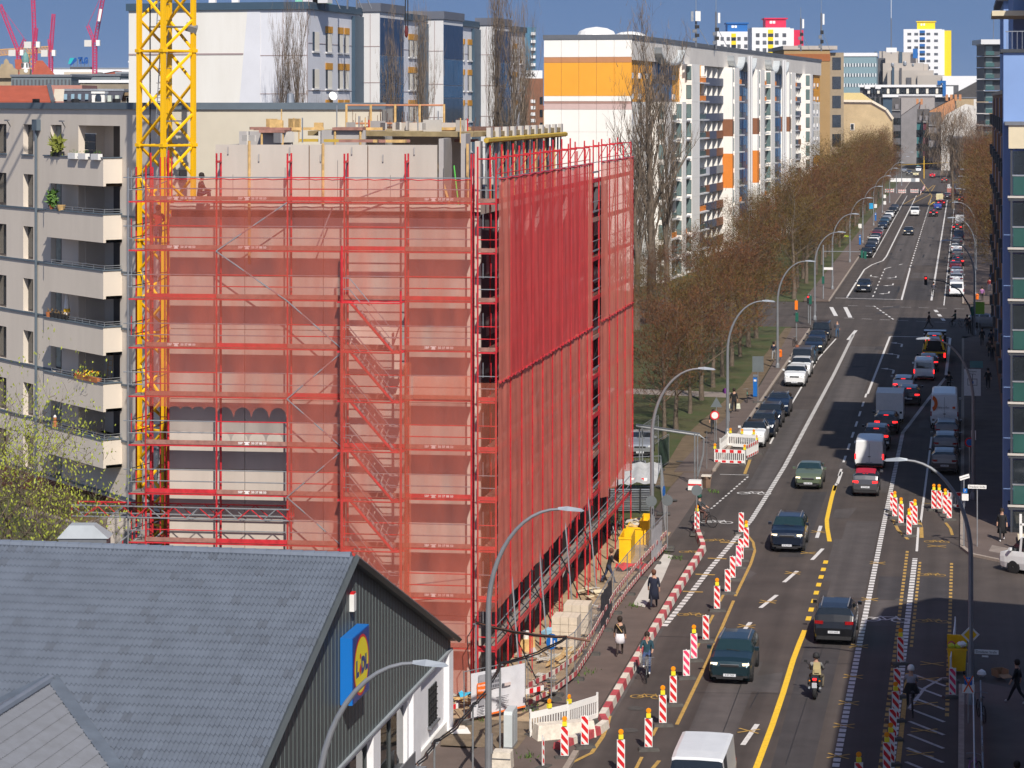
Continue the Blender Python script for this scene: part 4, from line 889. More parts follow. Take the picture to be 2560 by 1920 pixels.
# ================================================================ background buildings
def bgroot(name,loc,rz,label,cat='building',grp=None): return empty(name,loc,rz,label,cat,grp)
def bx(par,name,x0,x1,y0,y1,z0,z1,m): return link(name,ubox(m),par,((x0+x1)/2,(y0+y1)/2,(z0+z1)/2),None,(abs(x1-x0),abs(y1-y0),abs(z1-z0)))
def lineu(O,d,px,off=0):   # distance along d from O where image x = px
    k=(px-1280)/F; det=d.x-k*d.y; return (k*(O.y)-O.x)/det
WPAN=mat('white_panel',(.6,.6,.61),.55,var=.04,vs=.3); GPAN=mat('light_grey_panel',(.62,.63,.68),.5,var=.05,vs=.3); SEAM=mat('panel_joint',(.33,.26,.26),.7,var=0)
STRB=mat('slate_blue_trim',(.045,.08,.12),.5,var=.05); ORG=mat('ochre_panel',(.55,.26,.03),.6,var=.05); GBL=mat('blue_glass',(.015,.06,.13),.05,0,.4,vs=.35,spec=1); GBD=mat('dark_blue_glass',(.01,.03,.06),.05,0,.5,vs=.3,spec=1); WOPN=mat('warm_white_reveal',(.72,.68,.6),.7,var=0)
o1=Vector((at(770,20,212).x,212,0)); d1=Vector((.257,.966,0)); a1=math.atan2(-d1.x,d1.y)   # local y along receding face, x to the right
wh=bgroot('office_building',o1,a1,'large white and light grey building with tall blue glass bays behind the beige house')
HT=32.5; Lw=lineu(o1,d1,1313)
bx(wh,'wall',-14.5,0,0,Lw,0,HT,GPAN)
# near white gable turned to the camera
gb_=mat('white_stained_render',(.62,.6,.56),.85,col2=(.72,.71,.68),vs=.35,streak=1)
bx(wh,'gable_wall',-17,-4.4,-.25,0,0,HT-.1,gb_); bx(wh,'gable_return',-4.4,0,-.2,0,0,HT-.1,GPAN)
MB().add([(-4.4,-.26,HT-.1),(-5.6,-.26,HT-.1),(-8.6,-.26,0),(-4.4,-.26,0)],[(0,1,2,3)]).build('slanted_panel',GPAN,wh)
bx(wh,'parapet',-17.2,.2,-.45,.0,HT-.1,HT+.55,STRB); bx(wh,'parapet',-.3,.25,0,Lw,HT-.1,HT+.55,STRB); bx(wh,'joint_line',-17,-6,-.29,-.25,28.4,28.55,SEAM)
for z in [28.3,24.9,21.5,18.1]: bx(wh,'panel_joint',-4.4,0,-.23,-.2,z,z+.06,SEAM); 
for x in (-2.3,-.02): bx(wh,'panel_joint',x,x+.05,-.23,-.2,14,HT-.1,SEAM)
for z in [29.4,25.2,24.0,20.6,16.5]: bx(wh,'panel_joint',0,.03,0,Lw,z,z+.05,SEAM)
def facade_win(px0,px1,z0,z1,cap):
    y0,y1=lineu(o1,d1,px0),lineu(o1,d1,px1); w=empty('window',(0,0,0)); reg(w,wh)
    bx(w,'glass',.02,.05,y0+(y1-y0)*.0,y0+(y1-y0)*.55,z0,z1,GLS); bx(w,'reveal',.02,.06,y0+(y1-y0)*.3,y1,z0,z1,WOPN)
    if cap: bx(w,'ochre_cap',.03,.1,y0-.1,y1+.1,z1,z1+.6,ORG)
    bx(w,'sill',.0,.16,y0-.1,y1+.1,z0-.15,z0,WPAN)
storz=[(26.0,29.4),(22.7-.0,26.0)]
def zat(y,px): # height on right face at image row y for column px
    u=lineu(o1,d1,px); D=o1.y+d1.y*u; return H-(y-YH)*D/F
rows_=[(-1,0)]
z1a,z1b=zat(128,790),zat(80,790); dz=z1a-zat(221,790)
for f in range(4):
    for px0,px1,cap in [(781,797,0),(814,829,1),(845,856,1),(861,871,1),(886,900,0),(1021,1030,1),(1033,1041,1),(1053,1064,0),(1158,1160,1),(1169,1178,1),(1188,1197,0),(1282,1291,1),(1299,1307,0)]:
        facade_win(px0,px1,z1a-dz*f,z1b-dz*f,cap)
for pa,pb,pc in [(913,949,1009),(1077,1108,1157),(1208,1236,1276)]:
    u0=lineu(o1,d1,pa-9); w=1.9
    # bay projecting by w: near side white panels, street side glass
    ox=d1.y; 
    b0=lineu(o1+Vector((d1.y,-d1.x,0))*w,d1,pb); b1=lineu(o1+Vector((d1.y,-d1.x,0))*w,d1,pc)
    bay=empty('glass_bay',(0,0,0)); reg(bay,wh)
    bx(bay,'bay_core',0,w,b0,b1,0,HT+.2,WPAN); bx(bay,'bay_parapet',-.3,w+.15,b0-.15,b1+.15,HT+.2,HT+1.0,mat('bay_parapet_grey',(.12,.13,.16),.5,var=0)); bx(bay,'trim',0,.35,b0-2.6,b0,0,HT-.3,STRB)
    for z in [29.4,26,22.6,19.2,15.8]: bx(bay,'panel_joint',0,w,b0-.03,b0,z,z+.06,SEAM)
    bx(bay,'panel_joint',w*.5,w*.5+.05,b0-.03,b0,12,HT,SEAM)
    zz=HT-.3; k=0
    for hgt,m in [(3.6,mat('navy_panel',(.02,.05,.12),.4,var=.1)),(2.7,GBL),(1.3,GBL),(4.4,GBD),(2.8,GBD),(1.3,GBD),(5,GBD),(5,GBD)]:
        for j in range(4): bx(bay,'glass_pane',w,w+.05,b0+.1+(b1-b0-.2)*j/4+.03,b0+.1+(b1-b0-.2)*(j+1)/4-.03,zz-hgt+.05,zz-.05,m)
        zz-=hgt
for x,y,z,h in [(-9.8,1,HT+.5,1.8),(-7.6,1,HT+.5,1.6)]: bx(wh,'antenna_box',x,x+.6,y,y+.4,z,z+h,WHT)
for px,h in [(746,3),(772,3)]:
    p=(px-1280)/F*214-o1.x; bx(wh,'roof_box',p,p+1.4,1.5,2.8,HT+.5,HT+2.7,WPAN)
mt=MB()
for px in (795,853,877): 
    p=(px-1280)/F*216-o1.x; mt.tube([(p,3,HT),(p,3,HT+5)],.09,5); mt.tube([(p,3,HT+3),(p+1.4,3,HT)],.05,4)
mt.build('roof_mast',GREY,wh)
cop=bx(wh,'copper_hood',-3.4,-.6,6,8,HT+.5,HT+2.6,mat('copper_green',(.2,.5,.38),.6,var=.1))
dsh=MB(); dsh.lathe([(.05,0),(.4,.12),(.42,.14)],n=12); dsh.build('satellite_dish',WHT,wh,(.35,lineu(o1,d1,822),24.7),(1.2,0,.8))
# ---- long slab block with balconies
o2=Vector((at(1580,93,307).x,307,0)); d2=Vector((.254,.967,0)); a2=math.atan2(-d2.x,d2.y); ex2=Vector((d2.y,-d2.x,0)); HT2=32.5; L2=187.0
slb=bgroot('panel_block',o2,a2,'long white and orange eleven storey panel block with rows of balconies above the park trees')
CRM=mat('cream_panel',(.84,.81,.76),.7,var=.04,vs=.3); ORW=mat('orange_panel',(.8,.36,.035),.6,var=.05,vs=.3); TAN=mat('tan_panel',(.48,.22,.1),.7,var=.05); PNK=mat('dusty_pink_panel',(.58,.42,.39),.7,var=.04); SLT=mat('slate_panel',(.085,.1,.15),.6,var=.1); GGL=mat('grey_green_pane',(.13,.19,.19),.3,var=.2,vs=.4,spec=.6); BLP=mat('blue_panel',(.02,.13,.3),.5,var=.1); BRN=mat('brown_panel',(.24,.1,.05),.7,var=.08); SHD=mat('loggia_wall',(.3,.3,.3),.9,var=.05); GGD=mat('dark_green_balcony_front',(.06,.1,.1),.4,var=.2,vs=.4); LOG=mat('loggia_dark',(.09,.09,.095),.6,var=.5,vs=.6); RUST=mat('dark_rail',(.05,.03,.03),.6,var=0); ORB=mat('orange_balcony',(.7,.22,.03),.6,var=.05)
GW=11.6
def zg(y): return H-(y-YH)*307/F
bands=[(93,142,CRM),(142,156,TAN),(156,240,ORW),(240,253,CRM),(253,259,mat('mauve_band',(.38,.22,.18),.7,var=0)),(259,274,PNK),(274,330,CRM),(330,1300,CRM)]
for y0,y1,m in bands:
    za,zb=zg(y1),zg(y0)
    for j in range(5): bx(slb,'gable_panel',-GW+GW*j/5+.02,-GW+GW*(j+1)/5-.02,-.1,0,max(0,za)+.01,zb-.015,m)
bx(slb,'core',-GW,-2.4,0,L2,0,HT2-.3,CRM); bx(slb,'roof_edge',-GW-.1,.1,-.2,L2,HT2-.25,HT2+.35,mat('roof_slate',(.12,.13,.15),.7,var=.1)); bx(slb,'attic_band',-2.4,0,0,L2,29.6,HT2-.25,mat('attic_panel',(.66,.62,.57),.8,var=.06,vs=.4))
MB().lathe([(2.6,0),(2.3,.6),(1.4,1.0),(.1,1.2)],n=16).build('roof_dome',WHT,slb,(-6.0,6,HT2+.35)); MB().lathe([(2.2,0),(2.0,.4),(1.2,.7),(.1,.8)],n=16).build('roof_dome',WHT,slb,(-3.2,14,HT2+.35))
FH=2.69; NF=11
def floorz(k): return 29.6-FH*(k+1)       # k=0 top storey: floor level
class Fac:   # collects alike pieces of the facade; near ones become parts
    def __init__(s): s.n={}
    def add(s,name,x0,x1,y0,y1,z0,z1,m):
        s.n[name]=s.n.get(name,0)+1
        if s.n[name]<=290: bx(slb,name,x0,x1,y0,y1,z0,z1,m)
        else: s.rest.setdefault((name,m.name),[m,MB()])[1].box(x0,x1,y0,y1,z0,z1)
    rest={}
fc=Fac()
def seg_window(y0,y1,k,upper):   # plain wall with narrow windows
    z=floorz(k); m=ORW if upper else CRM
    fc.add('facade_panel',-2.4,-.3,y0,y1,z,z+FH-.01,m)
    n=max(2,int((y1-y0)/1.6))
    for j in range(n):
        yy=y0+(y1-y0)*(j+.3)/n
        bw=(.42 if j%3 else .7)
        fc.add('window_pane',-.3,-.26,yy,yy+bw,z+1.0,z+2.3,GLS); fc.add('window_reveal',-.3,-.24,yy+bw*.45,yy+bw,z+1.0,z+2.3,m if upper else WOPN)
        if j%3==0: fc.add('balcony_box',-.3,-.05,yy-.1,yy+bw+.1,z+.35,z+1.05,WPAN)
def seg_blue(y0,y1,k):
    z=floorz(k); fc.add('blue_recess',-2.4,-.25,y0,y1,z,z+FH-.01,SLT)
    n=5
    for j in range(n):
        yy=y0+(y1-y0)*(j+.25)/n; h0=.4 if j in (0,4) else 1.0; fc.add('blue_window',-.25,-.2,yy,yy+(y1-y0)/n*.6,z+h0,z+2.4,BLP)
def seg_bay(y0,y1,k,orange=False):    # projecting white oriel with a grey-green pane on its near side, then an open balcony
    z=floorz(k); ym=y0+(y1-y0)*.4
    fc.add('bay_panel',-2.4,1.5,y0,ym,z,z+FH-.02,CRM)
    fc.add('grey_green_pane',.7,1.38,y0-.06,y0,z+.45,z+2.35,GGL); fc.add('pane_frame',.66,1.42,y0-.03,y0,z+.4,z+2.4,RUST)
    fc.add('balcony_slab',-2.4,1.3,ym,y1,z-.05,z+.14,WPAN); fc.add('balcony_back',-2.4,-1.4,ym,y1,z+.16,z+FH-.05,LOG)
    fc.add('balcony_side',-1.4,.55,y1-.12,y1,z+.16,z+FH-.05,CRM)
    m=ORB if orange else GGD
    fc.add('balcony_front',.75,.8,ym+.05,y1-.1,z+.2,z+.9,m); fc.add('balcony_rail',.7,.82,ym,y1-.05,z+1.0,z+1.07,RUST)
def seg_gallery(y0,y1,k):
    z=floorz(k); fc.add('gallery_slab',-2.4,-.2,y0,y1,z-.05,z+.12,SHD)
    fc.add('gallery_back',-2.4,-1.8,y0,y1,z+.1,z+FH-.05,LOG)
    n=3; pal={0:(SLT,SLT,SLT),1:(SLT,SLT,SLT),2:(SLT,SLT,SLT),3:(BRN,SLT,BRN),4:(BRN,SLT,BRN),5:(GPAN,SLT,SHD),6:(BRN,SLT,BRN)}
    for j in range(n): fc.add('gallery_parapet',-.25,-.1,y0+(y1-y0)*j/n+.03,y0+(y1-y0)*(j+1)/n-.03,z-.25,z+.95,pal.get(k,(SLT,SLT,BRN))[j])
    for j in range(5): yy=y0+(y1-y0)*j/4-.06; fc.add('gallery_divider',-1.8,-.25,yy,yy+.12,z+.1,z+FH-.05,CRM)
ux=lambda px: lineu(o2,d2,px)
lay=[('w',1580,1636),('b',1637,1684),('w',1684,1704),('bay',1704,1752),('or',1744,1758),('g',1758,1810),('or2',1810,1813),('bay',1813,1842),('b',1846,1874),('or2',1874,1879),('bay',1879,1905),('bay',1906,1930),('b',1933,1956),('or2',1955,1959),('bay',1959,1982),('g',1984,2004),('bay',2006,2022),('b',2024,2036),('w',2037,2054)]
for typ,pa,pb in lay:
    y0,y1=max(0,ux(pa)),min(L2,ux(pb))
    for k in range(NF):
        if typ=='w': 
            if k>=2 and pa<1700 and pa>1600: continue
            seg_window(y0,y1,k,k<2 or (k in (6,7) and pa>1900))
        elif typ=='b': 
            if k>=2 and pa<1700: continue
            seg_blue(y0,y1,k)
        elif typ=='bay': seg_bay(y0,y1,k,k<2 or k==7)
        elif typ=='g': seg_gallery(y0,y1,k)
        elif typ=='or2': fc.add('facade_panel',-2.4,1.3,y0,y1,floorz(k),floorz(k)+FH,BRN if k==3 else (ORB if k in (5,6) and y0<120 else CRM))
        elif typ=='or': fc.add('facade_panel',-2.4,.02,y0,y1,floorz(k),floorz(k)+FH,ORW if (k<2 or k in (8,)) else CRM)
for k in range(2,NF):
    seg_bay(ux(1634),ux(1678),k,k==8); seg_bay(ux(1679),ux(1704),k,k==8)
for (nm,mn),(m,mb_) in fc.rest.items(): o=mb_.build(nm,m,slb); o['kind']='stuff'
for pa,pb in [(1634,1694),(1818,1846),(1850,1876),(1912,1934),(1938,1958)]:   # crescent canopies
    y0,y1=ux(pa),ux(pb); n=12; yc=(y0+y1)/2; r=(y1-y0)/2; mb=MB(); vs=[]
    for i in range(n+1):
        a=math.pi*i/n; y=yc-r*math.cos(a); z=31.2-2.0*math.sin(a); vs+=[(-.2,y,z),(1.1,y,z),(1.1,y,z+.3),(-.2,y,z+.3)]
    fs=[]
    for i in range(n):
        for j in range(4): fs.append((4*i+j,4*i+(j+1)%4,4*i+4+(j+1)%4,4*i+4+j))
    mb.add(vs,fs); mb.build('crescent_canopy',mat('canopy_grey',(.4,.43,.45),.6,var=.05),slb)
for px in (1846,1934): 
    y=ux(px); 
    for q in (-.5,.5): pipe('white_column',(1.9,y+q*2.4,0),(1.9,y+q*2.4,31.6),.22,WPAN,slb)
def antenna(px,py_base,D,h,label,n=3):
    p=at(px,py_base,D); a=bgroot('antenna_mast',p,0,label,'antenna'); pipe('mast',(0,0,-.5),(0,0,h),.16,GREY,a); pipe('rod',(0,0,h),(0,0,h*1.35),.05,GALV,a)
    for i in range(n): blk('panel_antenna',(.55*math.cos(i*2.1+.6),.5*math.sin(i*2.1),h*.82),(.35,.25,h*.3),WHT if i!=1 else GALV,a)
    for i in range(4): blk('equipment_box',(.35*(i%2)-.2,0,.5+i*h*.13),(.6,.4,h*.1),BLK if i%2 else GREY,a)
    pipe('stay',(0,0,h*.6),(1.9,1,-.3),.05,GALV,a); return a
antenna(1740,108,335,4.6,'tall antenna mast with three white panels on the long block, left one')
antenna(1790,115,365,5.2,'thin antenna mast with one white panel on the long block',1)
antenna(2002,122,470,6.0,'antenna mast with white panel left of the dark lattice mast on the brown block roof',1)
antenna(2053,122,480,7.2,'dark lattice antenna mast with pale panel at the end of the brown block roof',1)
# ---- generic far building: front box with window grid
def farb(label,px0,px1,ytop,D,depth,wall,name='far_building',roof=None,wins=None,wm=GLS,side=None,zb=0,cat='building',parap=.5,ang=None):
    ang=(-TH if px0>2050 else 0) if ang is None else ang
    a=at(px0,ytop,D); b=at(px1,ytop,D); w=b.x-a.x; h=a.z
    r=bgroot(name,Vector((a.x,D,0)),ang,label,cat)
    bx(r,'wall',0,w,0,depth,zb,h,wall)
    if roof: bx(r,'roof_edge',-.2,w+.2,-.25,depth+.2,h,h+parap,roof)
    if wins:
        nx,ny,ww,hh,z1,dz=wins; cnt=0; mb=MB()
        for j in range(ny):
            for i in range(nx):
                xx=w*(i+.5)/nx; z=h-z1-dz*j
                if nx*ny<=300: bx(r,'window',xx-ww/2,xx+ww/2,-.06,0,z-hh,z,wm)
                else: mb.box(xx-ww/2,xx+ww/2,-.06,0,z-hh,z)
        if nx*ny>300: o=mb.build('window',wm,r); o['kind']='stuff'
    return r,w,h
YB=mat('strong_yellow',(.85,.62,.01),.5,var=0); BB=mat('strong_blue',(.01,.12,.38),.5,var=0); CR=mat('crimson_panel',(.6,.015,.07),.5,var=0); WTW=mat('tower_white',(.75,.75,.76),.6,var=0); TGL=mat('tower_window',(.1,.11,.13),.4,var=.5,vs=.4)
def hi_rise(label,px0,px1,ytop,D,accent,strip,sidec,pent):
    r,w,h=farb(label,px0,px1,ytop,D,16,WTW,'high_rise')
    nf=14; fh=2.8*D/(1000 if D>1200 else 900)
    for k in range(nf):
        z=h-2.0-fh*k
        for u in (.1,.28,.6,.8): bx(r,'window',w*u,w*(u+.1),-.08,0,z-1.4,z,TGL)
        bx(r,'stair_panel',w*.42,w*.56,-.1,0,z-.1,z+1.3,strip); bx(r,'stair_window',w*.42,w*.56,-.1,0,z-1.4,z-.15,GLS)
    if sidec: bx(r,'side_panel',w+.0,w+5,1.5,14,0,h-.8,sidec); bx(r,'side_strip',w,w+1.4,.3,1.5,0,h-.3,WTW)
    bx(r,'penthouse',w*pent[0],w*pent[1],3,12,h,h+pent[2],accent)
    for q in (.2,.35): bx(r,'penthouse_window',w*(pent[0]+(pent[1]-pent[0])*q),w*(pent[0]+(pent[1]-pent[0])*q)+.9,2.9,3,h+pent[2]*.5,h+pent[2]*.8,WTW)
    bx(r,'penthouse_edge',w*pent[0]-.5,w*pent[1]+.6,2.6,12.4,h+pent[2],h+pent[2]+.5,accent); return r
hi_rise('white high rise with a yellow stair strip and blue penthouse above the long block',1793,1877,79,900,BB,YB,None,(.33,.92,3))
hi_rise('white high rise with yellow stair strip, crimson penthouse and crimson side wall',1880,1975,69,860,CR,YB,CR,(.38,.92,3.1))
hi_rise('white high rise with blue stair strip, yellow penthouse and yellow side wall',2259,2353,73,1300,YB,BB,YB,(.35,.82,3.9))
# brown end block
TANW=mat('tan_end_wall',(.34,.22,.1),.8,var=.08,vs=.3)
r,w,h=farb('brown panel block standing beyond the far end of the long white block',1960,2075,124,500,22,TANW,'apartment_building')
bx(r,'roof_edge',-.2,w+1.5,-.3,22,h,h+.8,CONC); bx(r,'rust_band',-.05,w+.05,-.1,0,h-2.4,h-.9,mat('rust_band',(.3,.1,.03),.7,var=.1))
bx(r,'side_wall',w,w+3.0,1,21,0,h-.6,mat('tan_side',(.3,.24,.17),.8,var=.1))
for k in range(10): bx(r,'window',w+.6,w+2.4,.93,1,h-4.2-k*4.0,h-1.6-k*4.0,GLS)
# blue-grey ministry slab
STB=mat('blue_grey_spandrel',(.2,.3,.34),.6,var=.05); STW=mat('window_band',(.3,.34,.4),.5,var=0)
r,w,h=farb('wide blue grey office slab with bright window rows between brown block and grey complex',2084,2190,141,1100,18,STB,'office_building')
bx(r,'roof_edge',-.3,w+.3,-.4,18,h,h+1.6,WTW)
mb=MB(); md=MB()
for k in range(13):
    z=h-3.2-4.6*k
    for i in range(30):
        x=w*(i+.2)/30; (mb if i%2 else md).box(x,x+w/30*.62,-.15,0,z-1.6,z)
o=mb.build('window_row',WTW,r); o['kind']='stuff'; o=md.build('dark_window_row',TGL,r); o['kind']='stuff'
# grey-beige complex
BGC=mat('pale_concrete_block',(.42,.38,.34),.85,var=.06,vs=.1)
r,w,h=farb('pale beige office complex with chimneys and dark window slots below the yellow high rise',2196,2318,160,1150,30,BGC,'office_building')
for (p0,p1,y0,y1,off,m) in [(2215,2315,158,242,-8,BGC),(2232,2345,176,242,-14,BGC),(2308,2375,188,242,-16,BGC),(2192,2216,145,242,-3,CONCD),(2190,2196,129,242,-4,STRB),(2244,2250,168,212,-15,STRB),(2262,2268,170,212,-14.5,CONCD),(2279,2292,194,212,-14.6,CONCD),(2196,2244,128,160,2,BGC),(2246,2254,130,160,1,STRB),(2250,2290,131,160,2,BGC),(2282,2294,122,146,-1,BB)]:
    a=at(p0,y0,1150+off);b=at(p1,y1,1150+off); bx(r,'block',a.x-r.location.x,b.x-r.location.x,off,off+(14 if m is BGC else .8),b.z,a.z,m)
for px,y0,y1,ww in [(2275,153,166,9),(2245,157,168,8),(2295,159,167,6)]:
    a=at(px-ww/2,y0,1136);b=at(px+ww/2,y1,1136); MB().lathe([(.55*(b.x-a.x)/2,0),((b.x-a.x)/2,.25*(a.z-b.z)),((b.x-a.x)/2,.75*(a.z-b.z)),(.6*(b.x-a.x)/2,a.z-b.z)],n=8).build('chimney',GALV,r,((a.x+b.x)/2-r.location.x,-15,b.z))
p=at(2228,124,1140); m_=bgroot('radio_mast',p,0,'very tall thin radio mast rising above the pale complex','antenna'); pipe('mast',(0,0,-2),(0,0,15),.25,GREY,m_); pipe('rod',(0,0,15),(0,0,24),.12,WHT,m_); blk('mast_base',(0,0,-.2),(5,2,2.2),WTW,m_)
# curved modern block with white roof band and blue frame
r,w,h=farb('low modern office with white roof band, dark windows and blue frame across the street end',2150,2392,213,1050,20,CONCD,'office_building')
for p0,p1,y0,y1,off,m in [(2150,2356,212,218,-1.5,WTW),(2208,2392,236,243,-2,WTW),(2164,2178,212,222,-2.2,WTW),(2190,2204,212,222,-2.2,WTW),(2343,2352,203,212,-2.4,BB),(2356,2364,203,240,-2.4,BB),(2343,2364,202,208,-2.5,BB),(2362,2380,216,238,-.5,WTW),(2208,2240,243,300,-1,STRB)]:
    a=at(p0,y0,1050+off);b=at(p1,y1,1050+off); bx(r,'block',a.x-r.location.x,b.x-r.location.x,off,off+1,b.z,a.z,m)
for i in range(24): 
    a=at(2170+i*8,222,1048.6); b=at(2176+i*8,234,1048.6); bx(r,'window',a.x-r.location.x,b.x-r.location.x,-1.4,-1.2,b.z,a.z,GLS if i%3 else WOPN)
for i in range(5): 
    a=at(2156+i*12,243,1049); b=at(2163+i*12,275,1049); bx(r,'window',a.x-r.location.x,b.x-r.location.x,-.6,-.4,b.z,a.z,GLS)
# hall with white shed roof, dark gable
r,w,h=farb('long low white hall roof behind the right hand houses',2356,2460,190,1120,30,WTW,'hall')
def gable_house(label,px0,px1,yeave,ypeak,D,wall,roofm,depth=14,name='house',px_peak=None,chim=0,cm=None):
    a=at(px0,yeave,D);b=at(px1,yeave,D);w=b.x-a.x;h=a.z; pk=at(px_peak or (px0+px1)/2,ypeak,D); r=bgroot(name,Vector((a.x,D,0)),-TH if px0>2050 else 0,label)
    xk=pk.x-a.x; mb=MB(); n=5; poly=[(0,0),(w,0),(w,h),(xk,pk.z),(0,h)]; vs=[(x,0,z) for x,z in poly]+[(x,depth,z) for x,z in poly]
    mb.add(vs,[(0,1,2,3,4),(9,8,7,6,5),(1,6,7,2),(5,0,4,9)]); mb.build('wall',wall,r)
    q=MB(); q.add([(xk,-.3,pk.z+.1),(w+.3,-.3,h-.0),(w+.3,depth,h-.0),(xk,depth,pk.z+.1)],[(0,1,2,3)]); q.add([(xk,-.3,pk.z+.1),(-.3,-.3,h),(-.3,depth,h),(xk,depth,pk.z+.1)],[(0,1,2,3)]); q.build('roof',roofm,r)
    for i in range(chim): bx(r,'chimney',xk+(i-chim/2)*1.6,xk+(i-chim/2)*1.6+.9,2+i,3+i,pk.z-1,pk.z+1.3,cm or TAN)
    return r,w,h
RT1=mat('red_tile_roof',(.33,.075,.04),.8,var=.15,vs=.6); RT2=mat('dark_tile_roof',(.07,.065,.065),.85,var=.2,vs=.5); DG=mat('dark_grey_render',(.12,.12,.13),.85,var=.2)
gable_house('dark grey gabled roof in front of the white hall',2375,2462,240,201,980,RT2,RT2,10,px_peak=2446)
# cream firewall house at street end left
CRW=mat('cream_firewall',(.5,.38,.22),.9,var=.14,vs=.25); CRW2=mat('cream_trim',(.55,.48,.38),.9,var=.05)
D=880; a=at(2087,470,D); r=bgroot('house',Vector((a.x,D,0)),-TH,'cream rendered firewall of an old tenement with one small window at the street end')
pts=[(2087,500),(2229,500),(2229,300),(2213,277),(2178,257),(2087,256)]; P=[at(x,y,D) for x,y in pts]; mb=MB(); n=len(P); mb.add([(p.x-a.x,0,max(0,p.z)) for p in P]+[(p.x-a.x,13,max(0,p.z)) for p in P],[tuple(range(n)),tuple(range(n,2*n))[::-1]]+[(i,n+i,n+(i+1)%n,(i+1)%n) for i in range(n)]); mb.build('wall',CRW,r)
P=[at(x,y,D) for x,y in [(2229,300),(2213,277),(2178,257),(2087,256)]]
for p,q in zip(P,P[1:]): pipe('coping',(p.x-a.x,0,p.z+.2),(q.x-a.x,0,q.z+.2),.8,CRW2,r,4)
p=at(2127,310,D);q=at(2134,324,D); bx(r,'window_frame',p.x-a.x-.2,q.x-a.x+.2,-.15,0,q.z-.2,p.z+.2,WHT); bx(r,'window',p.x-a.x,q.x-a.x,-.2,-.1,q.z,p.z,GLS)
p=at(2099,256,D); pipe('drain_pipe',(p.x-a.x,-.2,3),(p.x-a.x,-.2,p.z),.12,TAN,r)
r,w,h=farb('pale yellow gable roof peeping over the cream firewall',2087,2150,232,930,12,mat('pale_yellow_wall',(.7,.55,.25),.8,var=.05),'house'); 
q=MB(); p0=at(2150,232,930);p1=at(2187,258,930); q.add([(p0.x-r.location.x,0,p0.z),(p1.x-r.location.x,0,p1.z),(p0.x-r.location.x,0,p1.z),(p0.x-r.location.x,12,p0.z),(p1.x-r.location.x,12,p1.z)],[(0,2,1),(0,1,4,3)]); q.build('hip_roof',_m['pale_yellow_wall'],r)
# tenement row at the right of the street end
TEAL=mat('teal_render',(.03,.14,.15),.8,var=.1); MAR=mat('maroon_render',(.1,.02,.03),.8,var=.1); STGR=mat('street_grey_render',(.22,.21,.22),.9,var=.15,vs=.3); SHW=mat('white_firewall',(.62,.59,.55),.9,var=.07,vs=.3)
def tenement(label,px0,px1,ytop,D,m,nx,ny,rm=RT2,depth=16):
    r,w,h=farb(label,px0,px1,ytop,D,depth,m,'tenement',None,(nx,ny,1.5,2.6,3,5)); 
    q=MB(); q.add([(0,-.3,h),(w,-.3,h),(w,4,h+4.5),(0,4,h+4.5),(w,depth,h+4.5),(0,depth,h+4.5)],[(0,1,2,3),(3,2,4,5)]); q.add([(w,-.3,h),(w,depth,h),(w,depth,h+4.5),(w,4,h+4.5)],[(0,1,2,3)]); q.build('mansard_roof',rm,r)
    bx(r,'cornice',-.1,w+.1,-.6,0,h-.3,h,SHD if m is not TEAL else DG)
    for i in range(max(1,nx//2)): bx(r,'dormer',w*(i+.4)/max(1,nx//2),w*(i+.4)/max(1,nx//2)+1.2,-.2,1.5,h+.4,h+2.2,STGR)
    return r,w,h
tenement('dark grey modern house in shade beside the cream firewall at the street end',2230,2250,275,910,DG,3,7)
r,w,h=farb('tall grey rendered firewall behind the red tiled roof',2247,2335,242,985,14,mat('mauve_grey_render',(.33,.3,.29),.9,var=.08),'tenement',STGR)
gable_house('grey tenement end wall with red tiled roof at the street end',2249,2292,292,255,940,STGR,RT1,18,px_peak=2310-10,chim=2)
q=at(2291,292,652)
tenement('teal painted tenement in shade at the street end',2292,2308,304,870,TEAL,2,7)
tenement('maroon painted tenement in shade between the teal and the grey one',2308,2322,304,866,MAR,2,7)
tenement('shaded grey tenement with bay next to the white firewall',2322,2352,312,862,STGR,3,6)
gable_house('long dark tiled roof with brick chimneys behind the grey tenement',2315,2388,282,245,880,TAN,RT2,26,px_peak=2385,chim=4)
D=850; a=at(2353,450,D); r=bgroot('tenement',Vector((a.x,D,0)),-TH,'tall white firewall house with stepped gable right of the street end')
pts=[(2353,500),(2470,500),(2470,278),(2440,266),(2413,260),(2398,268),(2365,287),(2353,312)]; P=[at(x,y,D) for x,y in pts]; mb=MB(); n=len(P); mb.add([(p.x-a.x,0,max(0,p.z)) for p in P]+[(p.x-a.x,20,max(0,p.z)) for p in P],[tuple(range(n)),tuple(range(n,2*n))[::-1]]+[(i,n+i,n+(i+1)%n,(i+1)%n) for i in range(n)]); mb.build('wall',SHW,r)
p=at(2433,252,D); bx(r,'chimney',p.x-a.x,p.x-a.x+.9,-.2,1,p.z-3,p.z+.6,SHW)
r,w,h=farb('brick coloured flat roofed house behind the white firewall',2390,2470,246,920,12,mat('sand_brick',(.4,.3,.18),.85,var=.1),'house',GREY)
